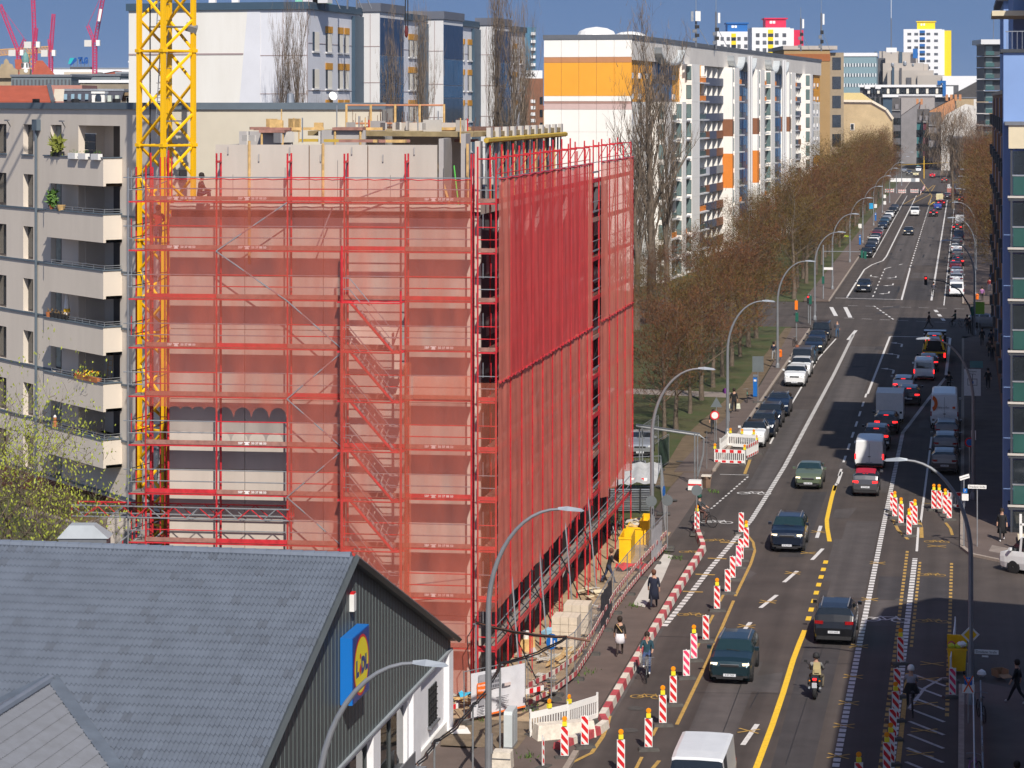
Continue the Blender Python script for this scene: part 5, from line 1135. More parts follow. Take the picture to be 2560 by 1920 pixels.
# dark low shop with wall painting
r,w,h=farb('dark low shop building with a colourful painted side wall at the street end',2374,2480,346,760,14,mat('near_black_wall',(.02,.022,.03),.7,var=.2),'shop',GREY)
MUR=bpy.data.materials.new('mural'); MUR.use_nodes=True; N_=MUR.node_tree.nodes; vo=N_.new('ShaderNodeTexNoise'); vo.inputs['Scale'].default_value=.55; cr2=N_.new('ShaderNodeValToRGB'); tcm=N_.new('ShaderNodeNewGeometry'); MUR.node_tree.links.new(tcm.outputs[0],vo.inputs[0])
for pz,cc in zip((.3,.45,.55,.7),((.02,.04,.12),(.35,.03,.05),(.12,.05,.1),(.5,.15,.06))): 
    e_=cr2.color_ramp.elements.new(pz) if pz not in (0,) else None; e_.color=(*cc,1)
MUR.node_tree.links.new(vo.outputs['Fac'],cr2.inputs[0]); MUR.node_tree.links.new(cr2.outputs[0],N_['Principled BSDF'].inputs['Base Color'])
p=at(2410,358,758.5);q=at(2432,392,758.5); bx(r,'mural',p.x-r.location.x,q.x-r.location.x,-.2,-.1,q.z,p.z,MUR)
TQ=mat('turquoise_lettering',(.02,.5,.5),.5,var=0)
for px in (2384,2436,2442,2448,2436,2442): p=at(px,360 if px!=2384 else 362,758.5); bx(r,'lettering_block',p.x-r.location.x,p.x-r.location.x+.35,-.2,-.1,p.z-.7,p.z,TQ)
for i in range(5): p=at(2386+i*5,372,758.5); bx(r,'window',p.x-r.location.x,p.x-r.location.x+.25,-.2,-.1,p.z-1.6,p.z,SHD)
# ---- left far skyline
farb('low flat grey hall roof crossing behind the red roof, with ribbed metal wall',28,178,192,520,25,mat('ribbed_grey_wall',(.14,.17,.19),.6,var=.1),'hall',GREY,(16,1,.35,4.2,.6,5),CONCD)
farb('long dark grey flat hall right of the ribbed one',178,300,190,560,25,mat('dark_hall_wall',(.17,.2,.22),.7,var=.1),'hall',GREY)
r,w,h=farb('grey glass roofed low building beside the crane mast',290,395,184,620,25,mat('pale_blue_wall',(.3,.36,.42),.5,var=.1),'hall',GALV,(18,1,1.2,2.6,1.4,5))
farb('reddish low building partly hidden by the crane mast',305,395,203,500,16,mat('dull_red_wall',(.25,.06,.05),.8,var=.1),'house',GALV)
farb('dark flat roof building with balconies in front of the grey halls',200,400,207,430,14,mat('dim_beige_wall',(.24,.2,.15),.8,var=.2,vs=.3),'house',WTW,(26,2,1.2,1.6,1.5,3))
farb('salmon flat roof terrace behind the red tiled roof',110,205,213,380,14,mat('salmon_wall',(.42,.2,.16),.8,var=.1),'house')
r,w,h=farb('long white office block with vertical windows on the horizon behind the sign',115,335,172,1100,20,WTW,'office_building',GALV,(60,3,1.4,6,3,9),TGL)
farb('pale cream wall with small red emblem below the sign',160,240,180,820,14,CRW2,'office_building')
gable_house('small low red roof right of the cream wall',236,300,188,178,800,RT1,RT1,12,px_peak=290)
farb('white flat roofed block with angled roof slab left of the mast',343,398,162,1000,18,WTW,'office_building')
q=MB(); p=at(320,156,990); q.add([(0,0,0),(9,0,-1),(14,0,0),(14,0,1.4),(0,0,.6),(0,8,.6),(14,8,1.4)],[(0,1,2,3,4),(4,3,6,5)]); rr=bgroot('roof_slab',p,0,'white angled roof slab pointing left on the horizon','roof'); q.build('slab',WTW,rr)
# red roof in front with white side strip, dark mansard, white dormer
r=bgroot('house',at(-60,253,330)-Vector((0,0,at(0,253,330).z)),0,'large red tiled roof with a white edge strip behind the beige house')
za=H-(253-YH)*330/F; zb=H-(213-YH)*330/F; X=lambda px: at(px,0,330).x-r.location.x
MB().add([(X(-90),0,za),(X(140),0,za),(X(103),6,zb),(X(-90),6,zb),(X(-90),0,0),(X(140),0,0)],[(0,1,2,3),(4,5,1,0)]).build('red_roof',RT1,r)
MB().add([(X(133),-.1,za),(X(159),-.1,za),(X(141),5.9,zb-.5),(X(116),5.9,zb-.5)],[(0,1,2,3)]).build('white_strip',CRW2,r); pipe('gutter',(X(133),-.2,za),(X(102),5.8,zb+.1),.3,GREY,r,4)
r=bgroot('tenement',Vector((at(147,0,345).x,345,0)),0,'dark slate mansard roof with skylights and a white arched dormer')
X=lambda px: at(px,0,345).x-r.location.x; zt=H+28*345/F; zl_=H+1*345/F
MB().add([(X(159),0,zl_),(X(302),0,zl_),(X(302),3,zt),(X(147),3,zt)],[(0,1,2,3)]).build('mansard_roof',mat('slate_mansard',(.055,.055,.07),.7,var=.2),r); bx(r,'wall',X(159),X(302),.2,12,0,zl_,CRW2); bx(r,'ridge',X(147),X(302),2.8,12,zt,zt+.3,GALV)
for px in (160,178,195,213): MB().add([(X(px),.1,zl_+.3),(X(px+8),.1,zl_+.3),(X(px+5),1.2,zl_+1.1),(X(px-3),1.2,zl_+1.1)],[(0,1,2,3)]).build('skylight',mat('skylight_glass',(.2,.3,.36),.1,var=0),r,(0,-.25,0))
bx(r,'dormer_wall',X(232),X(264),-.8,2,zl_-.1,zt-.4,WHT); mb=MB(); mb.add([(X(240),-.85,zl_)]+[(X(248)+ (X(256)-X(248))*math.cos(a_),-.85,zl_+.4+.75*math.sin(a_)) for a_ in [math.pi-math.pi*i/8 for i in range(9)]]+[(X(256),-.85,zl_)],[tuple(range(11))]); mb.build('arched_window',GLS,r); bx(r,'dormer_cornice',X(231),X(265),-1,2,zt-.4,zt-.1,WHT)
for px in (270,289): bx(r,'dormer_window',X(px),X(px+9),-.4,1,zl_,zl_+.9,mat('net_curtain',(.5,.55,.5),.7,var=.1))
r=bgroot('tenement',Vector((at(305,0,350).x,350,0)),0,'brown tenement top floor with white windows and flat brown roof'); X=lambda px: at(px,0,350).x-r.location.x
bx(r,'wall',0,X(400),0,12,0,H+16*350/F,mat('brown_render',(.12,.06,.03),.85,var=.1)); bx(r,'roof',-.5,X(400),-1,12,H+16*350/F,H+24*350/F,mat('brown_roof',(.2,.14,.08),.85,var=.1))
for px in (315,334,348,365,380): bx(r,'window_frame',X(px),X(px+10),-.1,0,H-1,H+.75,WHT); bx(r,'window',X(px+2),X(px+8),-.15,0,H-1,H+.6,GLS)
# town hall with red roof and copper tower
r=bgroot('town_hall',Vector((at(0,0,640).x,640,0)),0,'old town hall with steep red roof and ornate sandstone gable'); X=lambda px: at(px,0,640).x-r.location.x; Z=lambda y: H-(y-YH)*640/F
SST=mat('sandstone',(.36,.28,.18),.85,var=.2,vs=.3)
MB().add([(X(76),2,Z(190)),(X(140),0,Z(190)),(X(92),8,Z(150)),(X(76),8,Z(150)),(X(21),8,Z(147)),(X(60),8,Z(147)),(X(76),0,Z(190)),(X(40),0,Z(190))],[(0,1,2,3),(7,6,5,4)]).build('red_roof',RT1,r)
MB().add([(X(-60),0,Z(193)),(X(50),0,Z(193)),(X(42),4,Z(174)),(X(-60),4,Z(174))],[(0,1,2,3)]).build('red_roof',RT1,r); bx(r,'wall',X(-60),X(140),.5,14,0,Z(190),SST)
gp=[(-8,173),(0,171),(4,160),(10,160),(11,152),(16,146),(22,151),(24,158),(32,161),(36,170),(46,175)]; mb=MB(); mb.add([(X(x),-.5,Z(y)) for x,y in gp]+[(X(46),-.5,Z(195)),(X(-8),-.5,Z(195))],[tuple(range(13))]); mb.build('ornate_gable',SST,r); bx(r,'gable_body',X(-6),X(44),-.4,6,Z(195),Z(174),SST)
r=bgroot('church_tower',Vector((at(64,0,620).x,620,0)),0,'slim clock tower with green copper spire and open lantern','tower'); Z=lambda y: H-(y-YH)*620/F
bx(r,'shaft',-1.3,1.3,-1.3,1.3,0,Z(173),SST); MB().lathe([(1.15,Z(172)),(1.0,Z(171)),(.8,Z(157)),(.95,Z(155))],n=8).build('lantern',WHT,r); 
for i in range(6): a_=i*1.047; blk('lantern_opening',(.93*math.cos(a_),.93*math.sin(a_),Z(163)),(.45,.3,1.0),CONCD,r,a_)
MB().lathe([(.95,Z(155)),(.95,Z(150)),(.75,Z(140)),(.45,Z(133)),(.15,Z(131)),(.12,Z(126)),(.02,Z(120))],n=10).build('copper_spire',mat('copper_spire_green',(.15,.3,.28),.6,var=.15,vs=1),r)
MB().lathe([(.55,0),(.55,.06)],n=14).build('clock_face',WHT,r,(.35,-1.32,Z(177)),(math.pi/2,0,0))
# roof sign
SGB=mat('roof_sign_blue',(.01,.08,.3),.4,var=0); SGT=mat('roof_sign_turquoise',(.02,.42,.45),.4,var=0)
p=at(205,158,780); sg=bgroot('roof_sign',p,0,'large blue and turquoise rooftop letters reading TLG on the horizon','sign')
k=780/F; text('sign_letters','TLG',20*k,SGB,sg,(3*k,-.2,6*k),(math.pi/2,0,0),.22,.66)
MB().add([(-35*k,0,-2*k),(-28*k,0,-2*k),(-17*k,0,13*k),(-30*k,0,13*k)],[(0,1,2,3)]).build('sign_stripe',SGT,sg); MB().add([(-31*k,0,-6*k),(-26*k,0,-5*k),(-13*k,0,6*k),(-14*k,0,13*k),(-19*k,0,13*k)],[(0,1,2,3,4)]).build('sign_stripe',SGB,sg,(0,-.1,0))
for i in range(6): pipe('sign_strut',(-30*k+i*9*k,.3,-8*k),(-30*k+i*9*k,.3,10*k),.1,GREY,sg)
blk('sign_base',(-4*k,1.5,-12*k),(52*k,3,6*k),CONCD,sg)
# distant red luffing cranes
PKC=mat('crane_magenta',(.55,.03,.12),.5,var=.1,vs=.5); WC=mat('crane_counterweight',(.6,.58,.55),.7,var=0)
def lat(mb,p,q,w,n):
    p=Vector(p);q=Vector(q);d=(q-p).normalized(); a=d.cross(Vector((0,1,0))).normalized()*w/2; b=Vector((0,1,0))*w/2; c=[a+b,a-b,-a-b,-a+b]
    for v in c: mb.bar(p+v,q+v,w*.14)
    for i in range(n):
        u=p.lerp(q,i/n);v=p.lerp(q,(i+1)/n)
        for j in range(4): mb.bar(u+c[j],v+c[(j+1)%4],w*.09); mb.bar(u+c[(j+1)%4],v+c[j],w*.07)
def far_crane(label,px,ybase,ycab,jib,back,D,sc=1):
    o=at(px,ycab,D); r=bgroot('construction_crane',o,0,label,'crane'); X=lambda x,y: Vector(((x-px)*D/F,0,(ycab-y)*D/F))
    mb=MB(); lat(mb,X(px,ybase),X(px,ycab),1.15*sc,14); mb.build('mast',PKC,r)
    mb=MB(); lat(mb,X(px,ycab),X(*jib),.95*sc,18); mb.build('jib',PKC,r)
    mb=MB(); lat(mb,X(px,ycab),X(*back),.8*sc,6); mb.build('back_mast',PKC,r)
    pipe('stay_rope',X(*back),X(*jib),.07,PKC,r); bx(r,'counterweight',-2.9*sc,-.8*sc,-1,1,-1.0,.9,WC); bx(r,'cab',.5*sc,1.6*sc,-1,.5,-.8,.9,WHT if px!=86 else BLK); return r
far_crane('pink red luffing crane with steep jib and white banner right of the rooftop sign',237,200,108,(262,-30),(219,64),700)
far_crane('pink red luffing crane at the far left with its jib leaning left',47,200,132,(0,12),(62,98),720)
far_crane('pink red luffing crane with near vertical jib, second from the left',87,200,112,(82,-20),(91,70),690)
far_crane('pink red luffing crane with short upright jib left of the rooftop sign',127,200,133,(134,35),(123,98),680,.9)
bl=bgroot('jib_banner',at(251,38,698),0,'white banner on the jib of the steep pink crane','banner'); blk('banner',(0,-1,0),(.75,.08,3.6),WHT,bl,(0,.17,0))
r=bgroot('construction_crane',at(70,130,1000),0,'pale yellow horizontal crane jib far behind the pink cranes','crane'); mb=MB(); lat(mb,(-13,0,-.3),(10,0,1.2),2.4,18); mb.build('jib',mat('pale_crane_yellow',(.6,.33,.12),.6,var=0),r); mb=MB(); lat(mb,(1.5,0,-12),(1.5,0,0),2,6); mb.build('mast',_m['pale_crane_yellow'],r)
# behind the white office: distant towers
r,w,h=farb('far white tower with dark window slots behind the office block roof',1008,1081,38,900,16,WTW,'tower_block',None,(12,1,.9,3.4,1.2,5),TGL); bx(r,'penthouse',-8,w*.7,2,10,h,h+1.6,DG)
r,w,h=farb('slim blue glass tower block left of the long orange block',1273,1340,68,900,16,mat('tower_blue_glass',(.06,.16,.24),.15,var=.3,vs=.3,spec=.8),'tower_block'); 
for k in range(20): bx(r,'balcony',w-1.9,w-.2,-1,0,h-3-k*2.9,h-1.9-k*2.9,WTW)
r,w,h=farb('white flat roof advertising block with dark letters beside the slim tower',1310,1356,176,520,12,WTW,'building'); text('wall_letters','ork',1.5,BLK,r,(w*.35,-.1,h-.9),(math.pi/2,0,0),.02)
r,w,h=farb('red brown brick house with white windows behind the bare poplars',1296,1358,196,430,14,mat('brick_brown',(.22,.1,.06),.85,var=.15,vs=.4),'house')
for k in range(8):
    bx(r,'window',w*.5,w*.68,-.1,0,h-4.4-k*1.15,h-3.8-k*1.15,WTW); bx(r,'window',w*.86,w*.98,-.1,0,h-4.6-k*2.3,h-3.3-k*2.3,GLS)
# filler town blocks hidden low between the named buildings so the horizon is never bare
random.seed(21)
for i in range(60):
    px=random.uniform(-200,2560); D=random.uniform(1150,2600); hh=random.uniform(12,21); 
    if 1960<px<2500 and D<800: continue
    w_=random.uniform(20,60); X_=(px-1280)*D/F
    r=bgroot('town_block',Vector((X_,D,0)),random.uniform(-.3,.3),'low town block with '+['red','dark','grey'][i%3]+' roof far off on the skyline','building','low blocks along the far skyline'); bx(r,'wall',0,w_,0,20,0,hh,[WTW,CRW2,STGR,TANW][i%4]); bx(r,'roof',-.5,w_+.5,-.5,20.5,hh,hh+random.uniform(.5,3),[RT1,RT2,GREY][i%3])
# ================================================================ right hand street side
BLF=mat('blue_facade',(.2,.31,.56),.8,var=.05,vs=.4,bump=.04); BRF=mat('brown_facade',(.17,.055,.025),.7,var=.15,vs=.4); ORF=mat('orange_facade',(.75,.34,.05),.7,var=.05); CRP=mat('cream_balcony_panel',(.62,.54,.38),.7,var=.05); FRD=mat('dark_frame',(.05,.055,.065),.5,var=.1); TGN=mat('green_glass_rail',(.03,.09,.08),.1,var=.15,vs=.5,spec=.9)
rb=empty('street_house',S(2.2,139),-TH,'blue and brown street house with glass balconies at the right edge','building')
def rx(name,x0,x1,y0,y1,z0,z1,m,par=rb): return link(name,ubox(m),par,((x0+x1)/2,(y0+y1)/2,(z0+z1)/2),None,(abs(x1-x0),abs(y1-y0),abs(z1-z0)))
rx('blue_wall',0,12,0,3.5,0,27.0,BLF); rx('roof_edge',-.15,2.3,-.15,3.6,27.0,27.2,FRD)
rx('wall',.7,12,3.5,110,0,24.8,BRF); rx('roof_edge',.55,12,3.5,110,24.8,25.1,FRD)
for y0,y1 in ((9,25),(45,63)): rx('penthouse',.72,11,y0,y1,25.1,31.8,BLF); rx('roof_slab',.2,11.5,y0-.6,y1+.6,31.8,32.1,FRD)
rx('penthouse',2.4,11,1.6,9,27.2,32,BRF); rx('roof_slab',.9,11.5,.2,9,31.0,31.3,CRP); rx('roof_slab',-.6,11.5,3,9,29.2,29.5,CRP); 
rx('upper_wall',2.5,12,-.05,3,27,34,BLF)
for k in range(8): pipe('terrace_rail',(.2+.28*k,-.05,27.2),(.2+.28*k,-.05,28.2),.02,GALV,rb)
pipe('terrace_rail',(.1,-.05,28.2),(2.3,-.05,28.2),.03,GALV,rb)
for i in range(34):          # street front: panels, bays, windows
    y0=4+i*3.1
    for k in range(7):
        z=3.3+k*3.05
        rx('front_panel',.62,.7,y0,y0+1.5,z+.05,z+2.95,[BLF,BRF,ORF][(i*2+k)%7 if (i*2+k)%7<3 else 1]); rx('window',.66,.7,y0+1.65,y0+2.9,z+.9,z+2.5,GLS)
        if i%4==1: rx('french_balcony',.35,.62,y0+1.6,y0+3.0,z+.4,z+1.4,FRD)
# stack of glazed balconies on the end wall
for k in range(8):
    z=21.65-2.88*k
    b=empty('balcony',(0,0,0)); reg(b,rb); x0,x1=.35,4.5
    rx('slab',x0-.1,x1,-1.9,0,z-2.98,z-2.78,FRD,b); rx('slab_edge',x0-.15,x1,-1.95,-1.88,z-2.82,z-2.7,CONCL,b)
    rx('post',x0,x0+.12,-1.9,-1.78,z-2.8,z-.1,FRD,b); rx('post',x0+1.75,x0+1.87,-1.9,-1.78,z-2.8,z-.1,FRD,b)
    rx('glass_balustrade',x0+.15,x0+1.75,-1.92,-1.88,z-2.65,z-1.6,TGN,b); rx('glass_balustrade',x0+1.95,x1,-1.92,-1.88,z-2.65,z-1.6,TGN,b); rx('upper_pane',x0+.15,x0+1.75,-1.86,-1.84,z-1.5,z-.2,GLS,b); rx('upper_pane',x0+1.95,x1,-1.86,-1.84,z-1.5,z-.2,GLS,b)
    rx('hand_rail',x0+.1,x1,-1.95,-1.87,z-1.6,z-1.52,GALV,b)
    if k==0: rx('cream_parapet',x0-.1,x1,-2.0,-1.9,z-.05,z+1.25,CRP); rx('coping',x0-.3,x1,-2.1,0,z+1.25,z+1.45,GREY); [pipe('terrace_rail',(x0+1.0+.3*q,-1.9,z+1.4),(x0+1.0+.3*q,-1.9,z+2.5),.025,GALV,rb) for q in range(8)]; pipe('terrace_rail',(x0+1.0,-1.9,z+2.5),(x1,-1.9,z+2.5),.035,GALV,rb)
# ground floor terrace fence
tf=empty('terrace_fence',S(3.0,131.5,.2),-TH,'white slatted terrace fence at the foot of the glazed balconies','fence')
for i in range(14): rx('slat',.18*i,.18*i+.08,0,.06,.2,1.3,WHT,tf)
rx('rail',-.05,2.6,-.02,.08,1.3,1.4,WHT,tf); rx('deck',-.1,3,0,4,-.1,.15,CRP,tf); rx('post',-.08,.05,-.02,.1,-.2,1.9,WHT,tf)
# house beyond the frame edge whose shadow crosses the foreground
nb=empty('corner_house',S(4.4,40),-TH,'tall corner house just outside the right edge whose shadow lies on the road','building')
mb=MB(); mb.prism([(0,0),(12,0),(12,56),(3,58),(.6,55),(0,50)],0,22); mb.build('wall',BRF,nb); mb=MB(); mb.prism([(-.3,-.3),(12,-.3),(12,54),(0,52),(-.3,48)],22,22.4); mb.build('roof',FRD,nb)
for i in range(12):
    for k in range(6): rx('window',-.05,0,2+i*4,3.4+i*4,3+k*3.1,4.8+k*3.1,GLS,nb)
# dark glass balcony tower further along
a=at(2461,111,600); gt=empty('balcony_tower',Vector((a.x,600,0)),0,'slim dark tower with stacked glass balconies and white roof slab at the right','tower')
for k in range(12):
    z=a.z-2.9*k; b=empty('storey',(0,0,0)); reg(b,gt)
    rx('glass_front',0,4.4,0,10,z-2.7,z-.2,FRD,b); rx('slab',-.2,4.6,-1.3,10,z-.2,z,GREY,b); rx('balustrade',.1,2.2,-1.25,-1.2,z-2.7,z-1.7,TGN,b); rx('pane',.3,2.0,-.1,0,z-2.5,z-.4,GGL,b)
rx('roof_slab',-1.2,5,-1.8,10,a.z,a.z+1.2,WPAN,gt); pipe('antenna',(2.6,2,a.z+1),(2.8,2,a.z+8),.08,GREY,gt)
# ================================================================ trees
BARK=mat('tree_bark',(.13,.1,.075),.9,var=.3,vs=3,space='O'); TW1=mat('brown_twigs',(.12,.048,.02),.9,var=.55,vs=.35); TW2=mat('olive_twigs',(.115,.075,.018),.9,var=.45,vs=.35); TW3=mat('grey_twigs',(.2,.15,.11),.9,var=.3,vs=.5); BUD=mat('spring_bud_leaf',(.3,.34,.04),.7,var=.4,vs=3,space='O')
def tree_mesh(seed,Ht,Rc,cb,kind='round',ntw=5200,twl=.85,tww=.03,nl=9):
    """cb: height where the crown begins"""
    rnd=random.Random(seed); mb=MB(); tips=[]
    def lim(p,d,L,r,lev):
        pts=[p]; n=4 if lev<2 else 3; q=p
        for i in range(n):
            d=(d+Vector((rnd.gauss(0,.16),rnd.gauss(0,.16),rnd.gauss(.05,.1)))).normalized(); q=q+d*L/n; pts.append(q)
        mb.tube(pts,[r*(1-.75*i/n) for i in range(n+1)],6 if lev==0 else (5 if lev==1 else 3),0,False)
        for k in range(1,n+1): tips.append((pts[k],d,lev))
        if lev<3:
            for j in range({0:0,1:6,2:5}[lev]):
                i=rnd.randint(1,n); b=pts[i]; a=rnd.uniform(0,6.28); side=Vector((math.cos(a),math.sin(a),rnd.uniform(-.1,.6)))
                if kind=='poplar': side=Vector((math.cos(a)*.18,math.sin(a)*.18,1))
                lim(b,(d*.6+side*.7).normalized(),L*rnd.uniform(.45,.65),r*.42,lev+1)
    tp=[Vector((rnd.gauss(0,.12)*i*.3,rnd.gauss(0,.12)*i*.3,Ht*.92*i/8)) for i in range(9)]
    mb.tube(tp,[.028*Ht*.62*(1.12 if i==0 else 1)*(1-.92*(i/8)**.8)+.02 for i in range(9)],8,0,False)
    for j in range(nl):
        f=cb/Ht+(1-cb/Ht)*.85*(j+rnd.random()*.5)/nl; z=f*Ht; k=min(7,int(z/(Ht*.92)*8)); b=tp[k].lerp(tp[k+1],min(1,z/(Ht*.92)*8-k)); a=j*2.4+rnd.random()
        if kind=='poplar': d=Vector((math.cos(a)*.17,math.sin(a)*.17,1)).normalized(); L=Ht*.2
        else: d=Vector((math.cos(a),math.sin(a),rnd.uniform(.45,1.0))).normalized(); L=Rc*1.15*(1-.35*f)
        lim(b,d,L,.0095*Ht*.6*(1.25-f),1)
    tips=[t for t in tips if t[2]>=1]; mt=MB(); vs=[];fs=[]
    for i in range(ntw):
        p,d,lev=rnd.choice(tips); p=p+Vector((rnd.gauss(0,1),rnd.gauss(0,1),rnd.gauss(0,1)))*(.3 if kind=='poplar' else .6)
        if kind=='poplar': u=Vector((rnd.gauss(0,.2),rnd.gauss(0,.2),1))
        elif kind=='birch': u=Vector((rnd.gauss(0,.3),rnd.gauss(0,.3),-1))
        else: u=(d+Vector((rnd.gauss(0,.8),rnd.gauss(0,.8),rnd.gauss(.3,.6))))
        u.normalize(); w=u.cross(Vector((rnd.gauss(0,1),rnd.gauss(0,1),rnd.gauss(0,1)))).normalized()*tww*rnd.uniform(.6,1.3); L=twl*rnd.uniform(.5,1.3); n=len(vs); m=p+u*L*.5+Vector((rnd.gauss(0,.08),rnd.gauss(0,.08),rnd.gauss(0,.05)))
        vs+=[p-w,p+w,m+w*.7,m-w*.7,p+u*L]; fs+=[(n,n+1,n+2,n+3),(n+3,n+2,n+4)]
    mt.add(vs,fs); return mb.mesh('trunk',BARK,'all'),mt
VAR=[]
for i,(h,r,cb,tm_) in enumerate([(15,4.3,3.2,TW1),(17,5.0,3.8,TW2),(13.5,4.6,2.8,TW1),(18.5,5.2,4.2,TW1),(16,4.6,3.2,TW2)]):
    a_,b_=tree_mesh(100+i,h,r,cb,ntw=5200,twl=.62,tww=.026,nl=11); VAR.append((a_,b_.mesh('crown',tm_)))
def tree(loc,v,rz,sc,label,group,name='bare_tree'):
    t=empty(name,loc,rz,label,'tree',group); a_,b_=VAR[v]
    link('trunk',a_,t,None,None,(sc,sc,sc)); link('crown',b_,t,None,None,(sc,sc,sc)); return t
random.seed(5)
for i,D in enumerate([175.6,182.4,191.6,200,209,217,225.5,234,243,252]):
    tree(S(-20.9,D/CT*.99-3.2 if False else D*1.0-6,0),i%5,random.uniform(0,6),[.66,.62,.68,.64,.7,.72,.7,.76,.74,.78][i],'bare avenue tree, number '+['one','two','three','four','five','six','seven','eight','nine','ten'][i]+' counted from the site fence along the near pavement','bare avenue trees between the site and the crossing')
s_=296; k=0
while s_<650:
    tree(S(-21+random.uniform(-.6,.6),s_),(k*3+1)%5,random.uniform(0,6),random.uniform(.78,.98),'bare brown avenue tree beyond the crossing, '+('opposite the far stop line' if s_<330 else 'beside the row of parked cars' if s_<460 else 'near the far road works' if s_<590 else 'before the cream firewall'),'bare avenue trees beyond the crossing'); s_+=random.uniform(8,10.5); k+=1
for i in range(17):
    s_=random.uniform(215,430); t_=-random.uniform(26,36 if s_>300 else 44)
    tree(S(t_,s_),random.randrange(5),random.uniform(0,6),random.uniform(.42,.6 if s_<300 else .72),'bare park tree on the lawn in front of the long block','bare park trees in front of the long block')
for i in range(9):
    s_=random.uniform(136,230); t_=-random.uniform(25,44); v=random.randrange(5)
    if s_<172 and t_>-32: continue
    tree(S(t_,s_),v,random.uniform(0,6),random.uniform(.35,.5),'smaller bare park tree behind the building site','small bare trees behind the site')
s_=300; k=0
while s_<640:
    tree(S(4.6+random.uniform(-.3,.3),s_),(k*2+1)%5,random.uniform(0,6),random.uniform(.8,.95),'bare brown tree on the right hand pavement beyond the crossing','bare trees on the right beyond the crossing')
    if k%2: tree(S(9+random.uniform(-1,1),s_+4),(k*2+3)%5,random.uniform(0,6),.95,'bare brown tree in the second row on the right beyond the crossing','bare trees in the second row on the right')
    s_+=random.uniform(9,11); k+=1
# poplars
PV=[]
for i,(h,r,cb) in enumerate([(30,3.0,6),(24,2.4,8),(27,3,7)]):
    a_,b_=tree_mesh(200+i,h,r,cb,'poplar',ntw=1300,twl=1.2,tww=.022,nl=22); PV.append((a_,b_.mesh('crown',TW3)))
def poplar(px,ytop,D,v,label,wsc=1):
    p=at(px,ytop,D); h=[30,24,27][v]; sc=p.z/h; t=empty('bare_poplar',(p.x,D,0),random.uniform(0,6),label,'tree'); link('trunk',PV[v][0],t,None,None,(sc*wsc,sc*wsc,sc)); link('crown',PV[v][1],t,None,None,(sc*wsc,sc*wsc,sc))
poplar(1628,128,262,0,'very tall bare poplar in front of the long block, right of the scaffold',1.2); poplar(1590,300,255,2,'slender bare poplar directly behind the right end of the netting',1.1); poplar(1668,230,270,2,'bare poplar leaning against the first balconies of the long block',.9)
poplar(745,128,205,1,'bare multi stemmed poplar before the corner of the office block',0.5); poplar(702,180,207,1,'small thin bare poplar left of the office block corner',0.4)
poplar(985,150,200,2,'bare poplar in front of the first blue glass bay',0.5); poplar(1050,160,208,1,'bare poplar in front of the second run of office windows',0.5); poplar(1240,70,215,1,'tall thin bare poplar before the third glass bay',0.5); poplar(1285,95,212,0,'broad dense bare poplar covering the last glass bay',0.75); poplar(1315,140,225,2,'bare poplar at the right end of the office block',0.5)
a_,b_=tree_mesh(301,17,5,4,'birch',ntw=3500,twl=1.9,tww=.03); p=at(2382,285,545); t=empty('bare_birch',(p.x,545,0),0,'bare weeping birch in front of the tall white firewall','tree'); sc=p.z/17; link('trunk',a_,t,None,None,(sc,)*3); link('crown',b_.mesh('crown',TW3),t,None,None,(sc,)*3)
p=at(2445,300,560); t=empty('bare_tree',(p.x,560,0),1,'leafless open crowned tree right of the birch','tree'); link('trunk',VAR[3][0],t,None,None,(1.05,)*3); link('crown',VAR[3][1],t,None,None,(1.0,)*3)
# budding tree in front of the beige house
def budding(px,py,D,h,label,seed,n=2600):
    a_,b_=tree_mesh(seed,h,h*.38,h*.12,'round',ntw=500,twl=.7,tww=.012,nl=12); rnd=random.Random(seed+1); me=a_; p=at(px,py,D); t=empty('budding_tree',(p.x,D,2.6),seed,label,'tree'); link('trunk',me,t); tw_=link('twigs',b_.mesh('twigs',BARK),t); tw_['kind']='stuff'
    base=[(Vector(b_.v[5*i+4])) for i in range(len(b_.v)//5)]; mb=MB(); vs=[];fs=[]
    for i in range(n):
        c=rnd.choice(base)+Vector((rnd.gauss(0,.22),rnd.gauss(0,.22),rnd.gauss(0,.2))); u=Vector((rnd.gauss(0,.5),rnd.gauss(0,.5),1)).normalized()*rnd.uniform(.1,.19); w=u.cross(Vector((rnd.gauss(0,1),rnd.gauss(0,1),.1))).normalized()*.035; k=len(vs); vs+=[c-w*.4,c+u*.5-w,c+u,c+u*.5+w]; fs.append((k,k+1,k+2,k+3))
    mb.add(vs,fs); mb.build('young_leaves',BUD,t)
budding(30,1290,101,8.6,'budding tree with tiny yellow green leaves at the left edge',401,1900); budding(100,1350,98,6.5,'slim budding tree with a straight stem before the raised bed',403,1200); budding(-15,1400,96,8,'budding tree cut by the left edge above the tiled roof',405,1500)
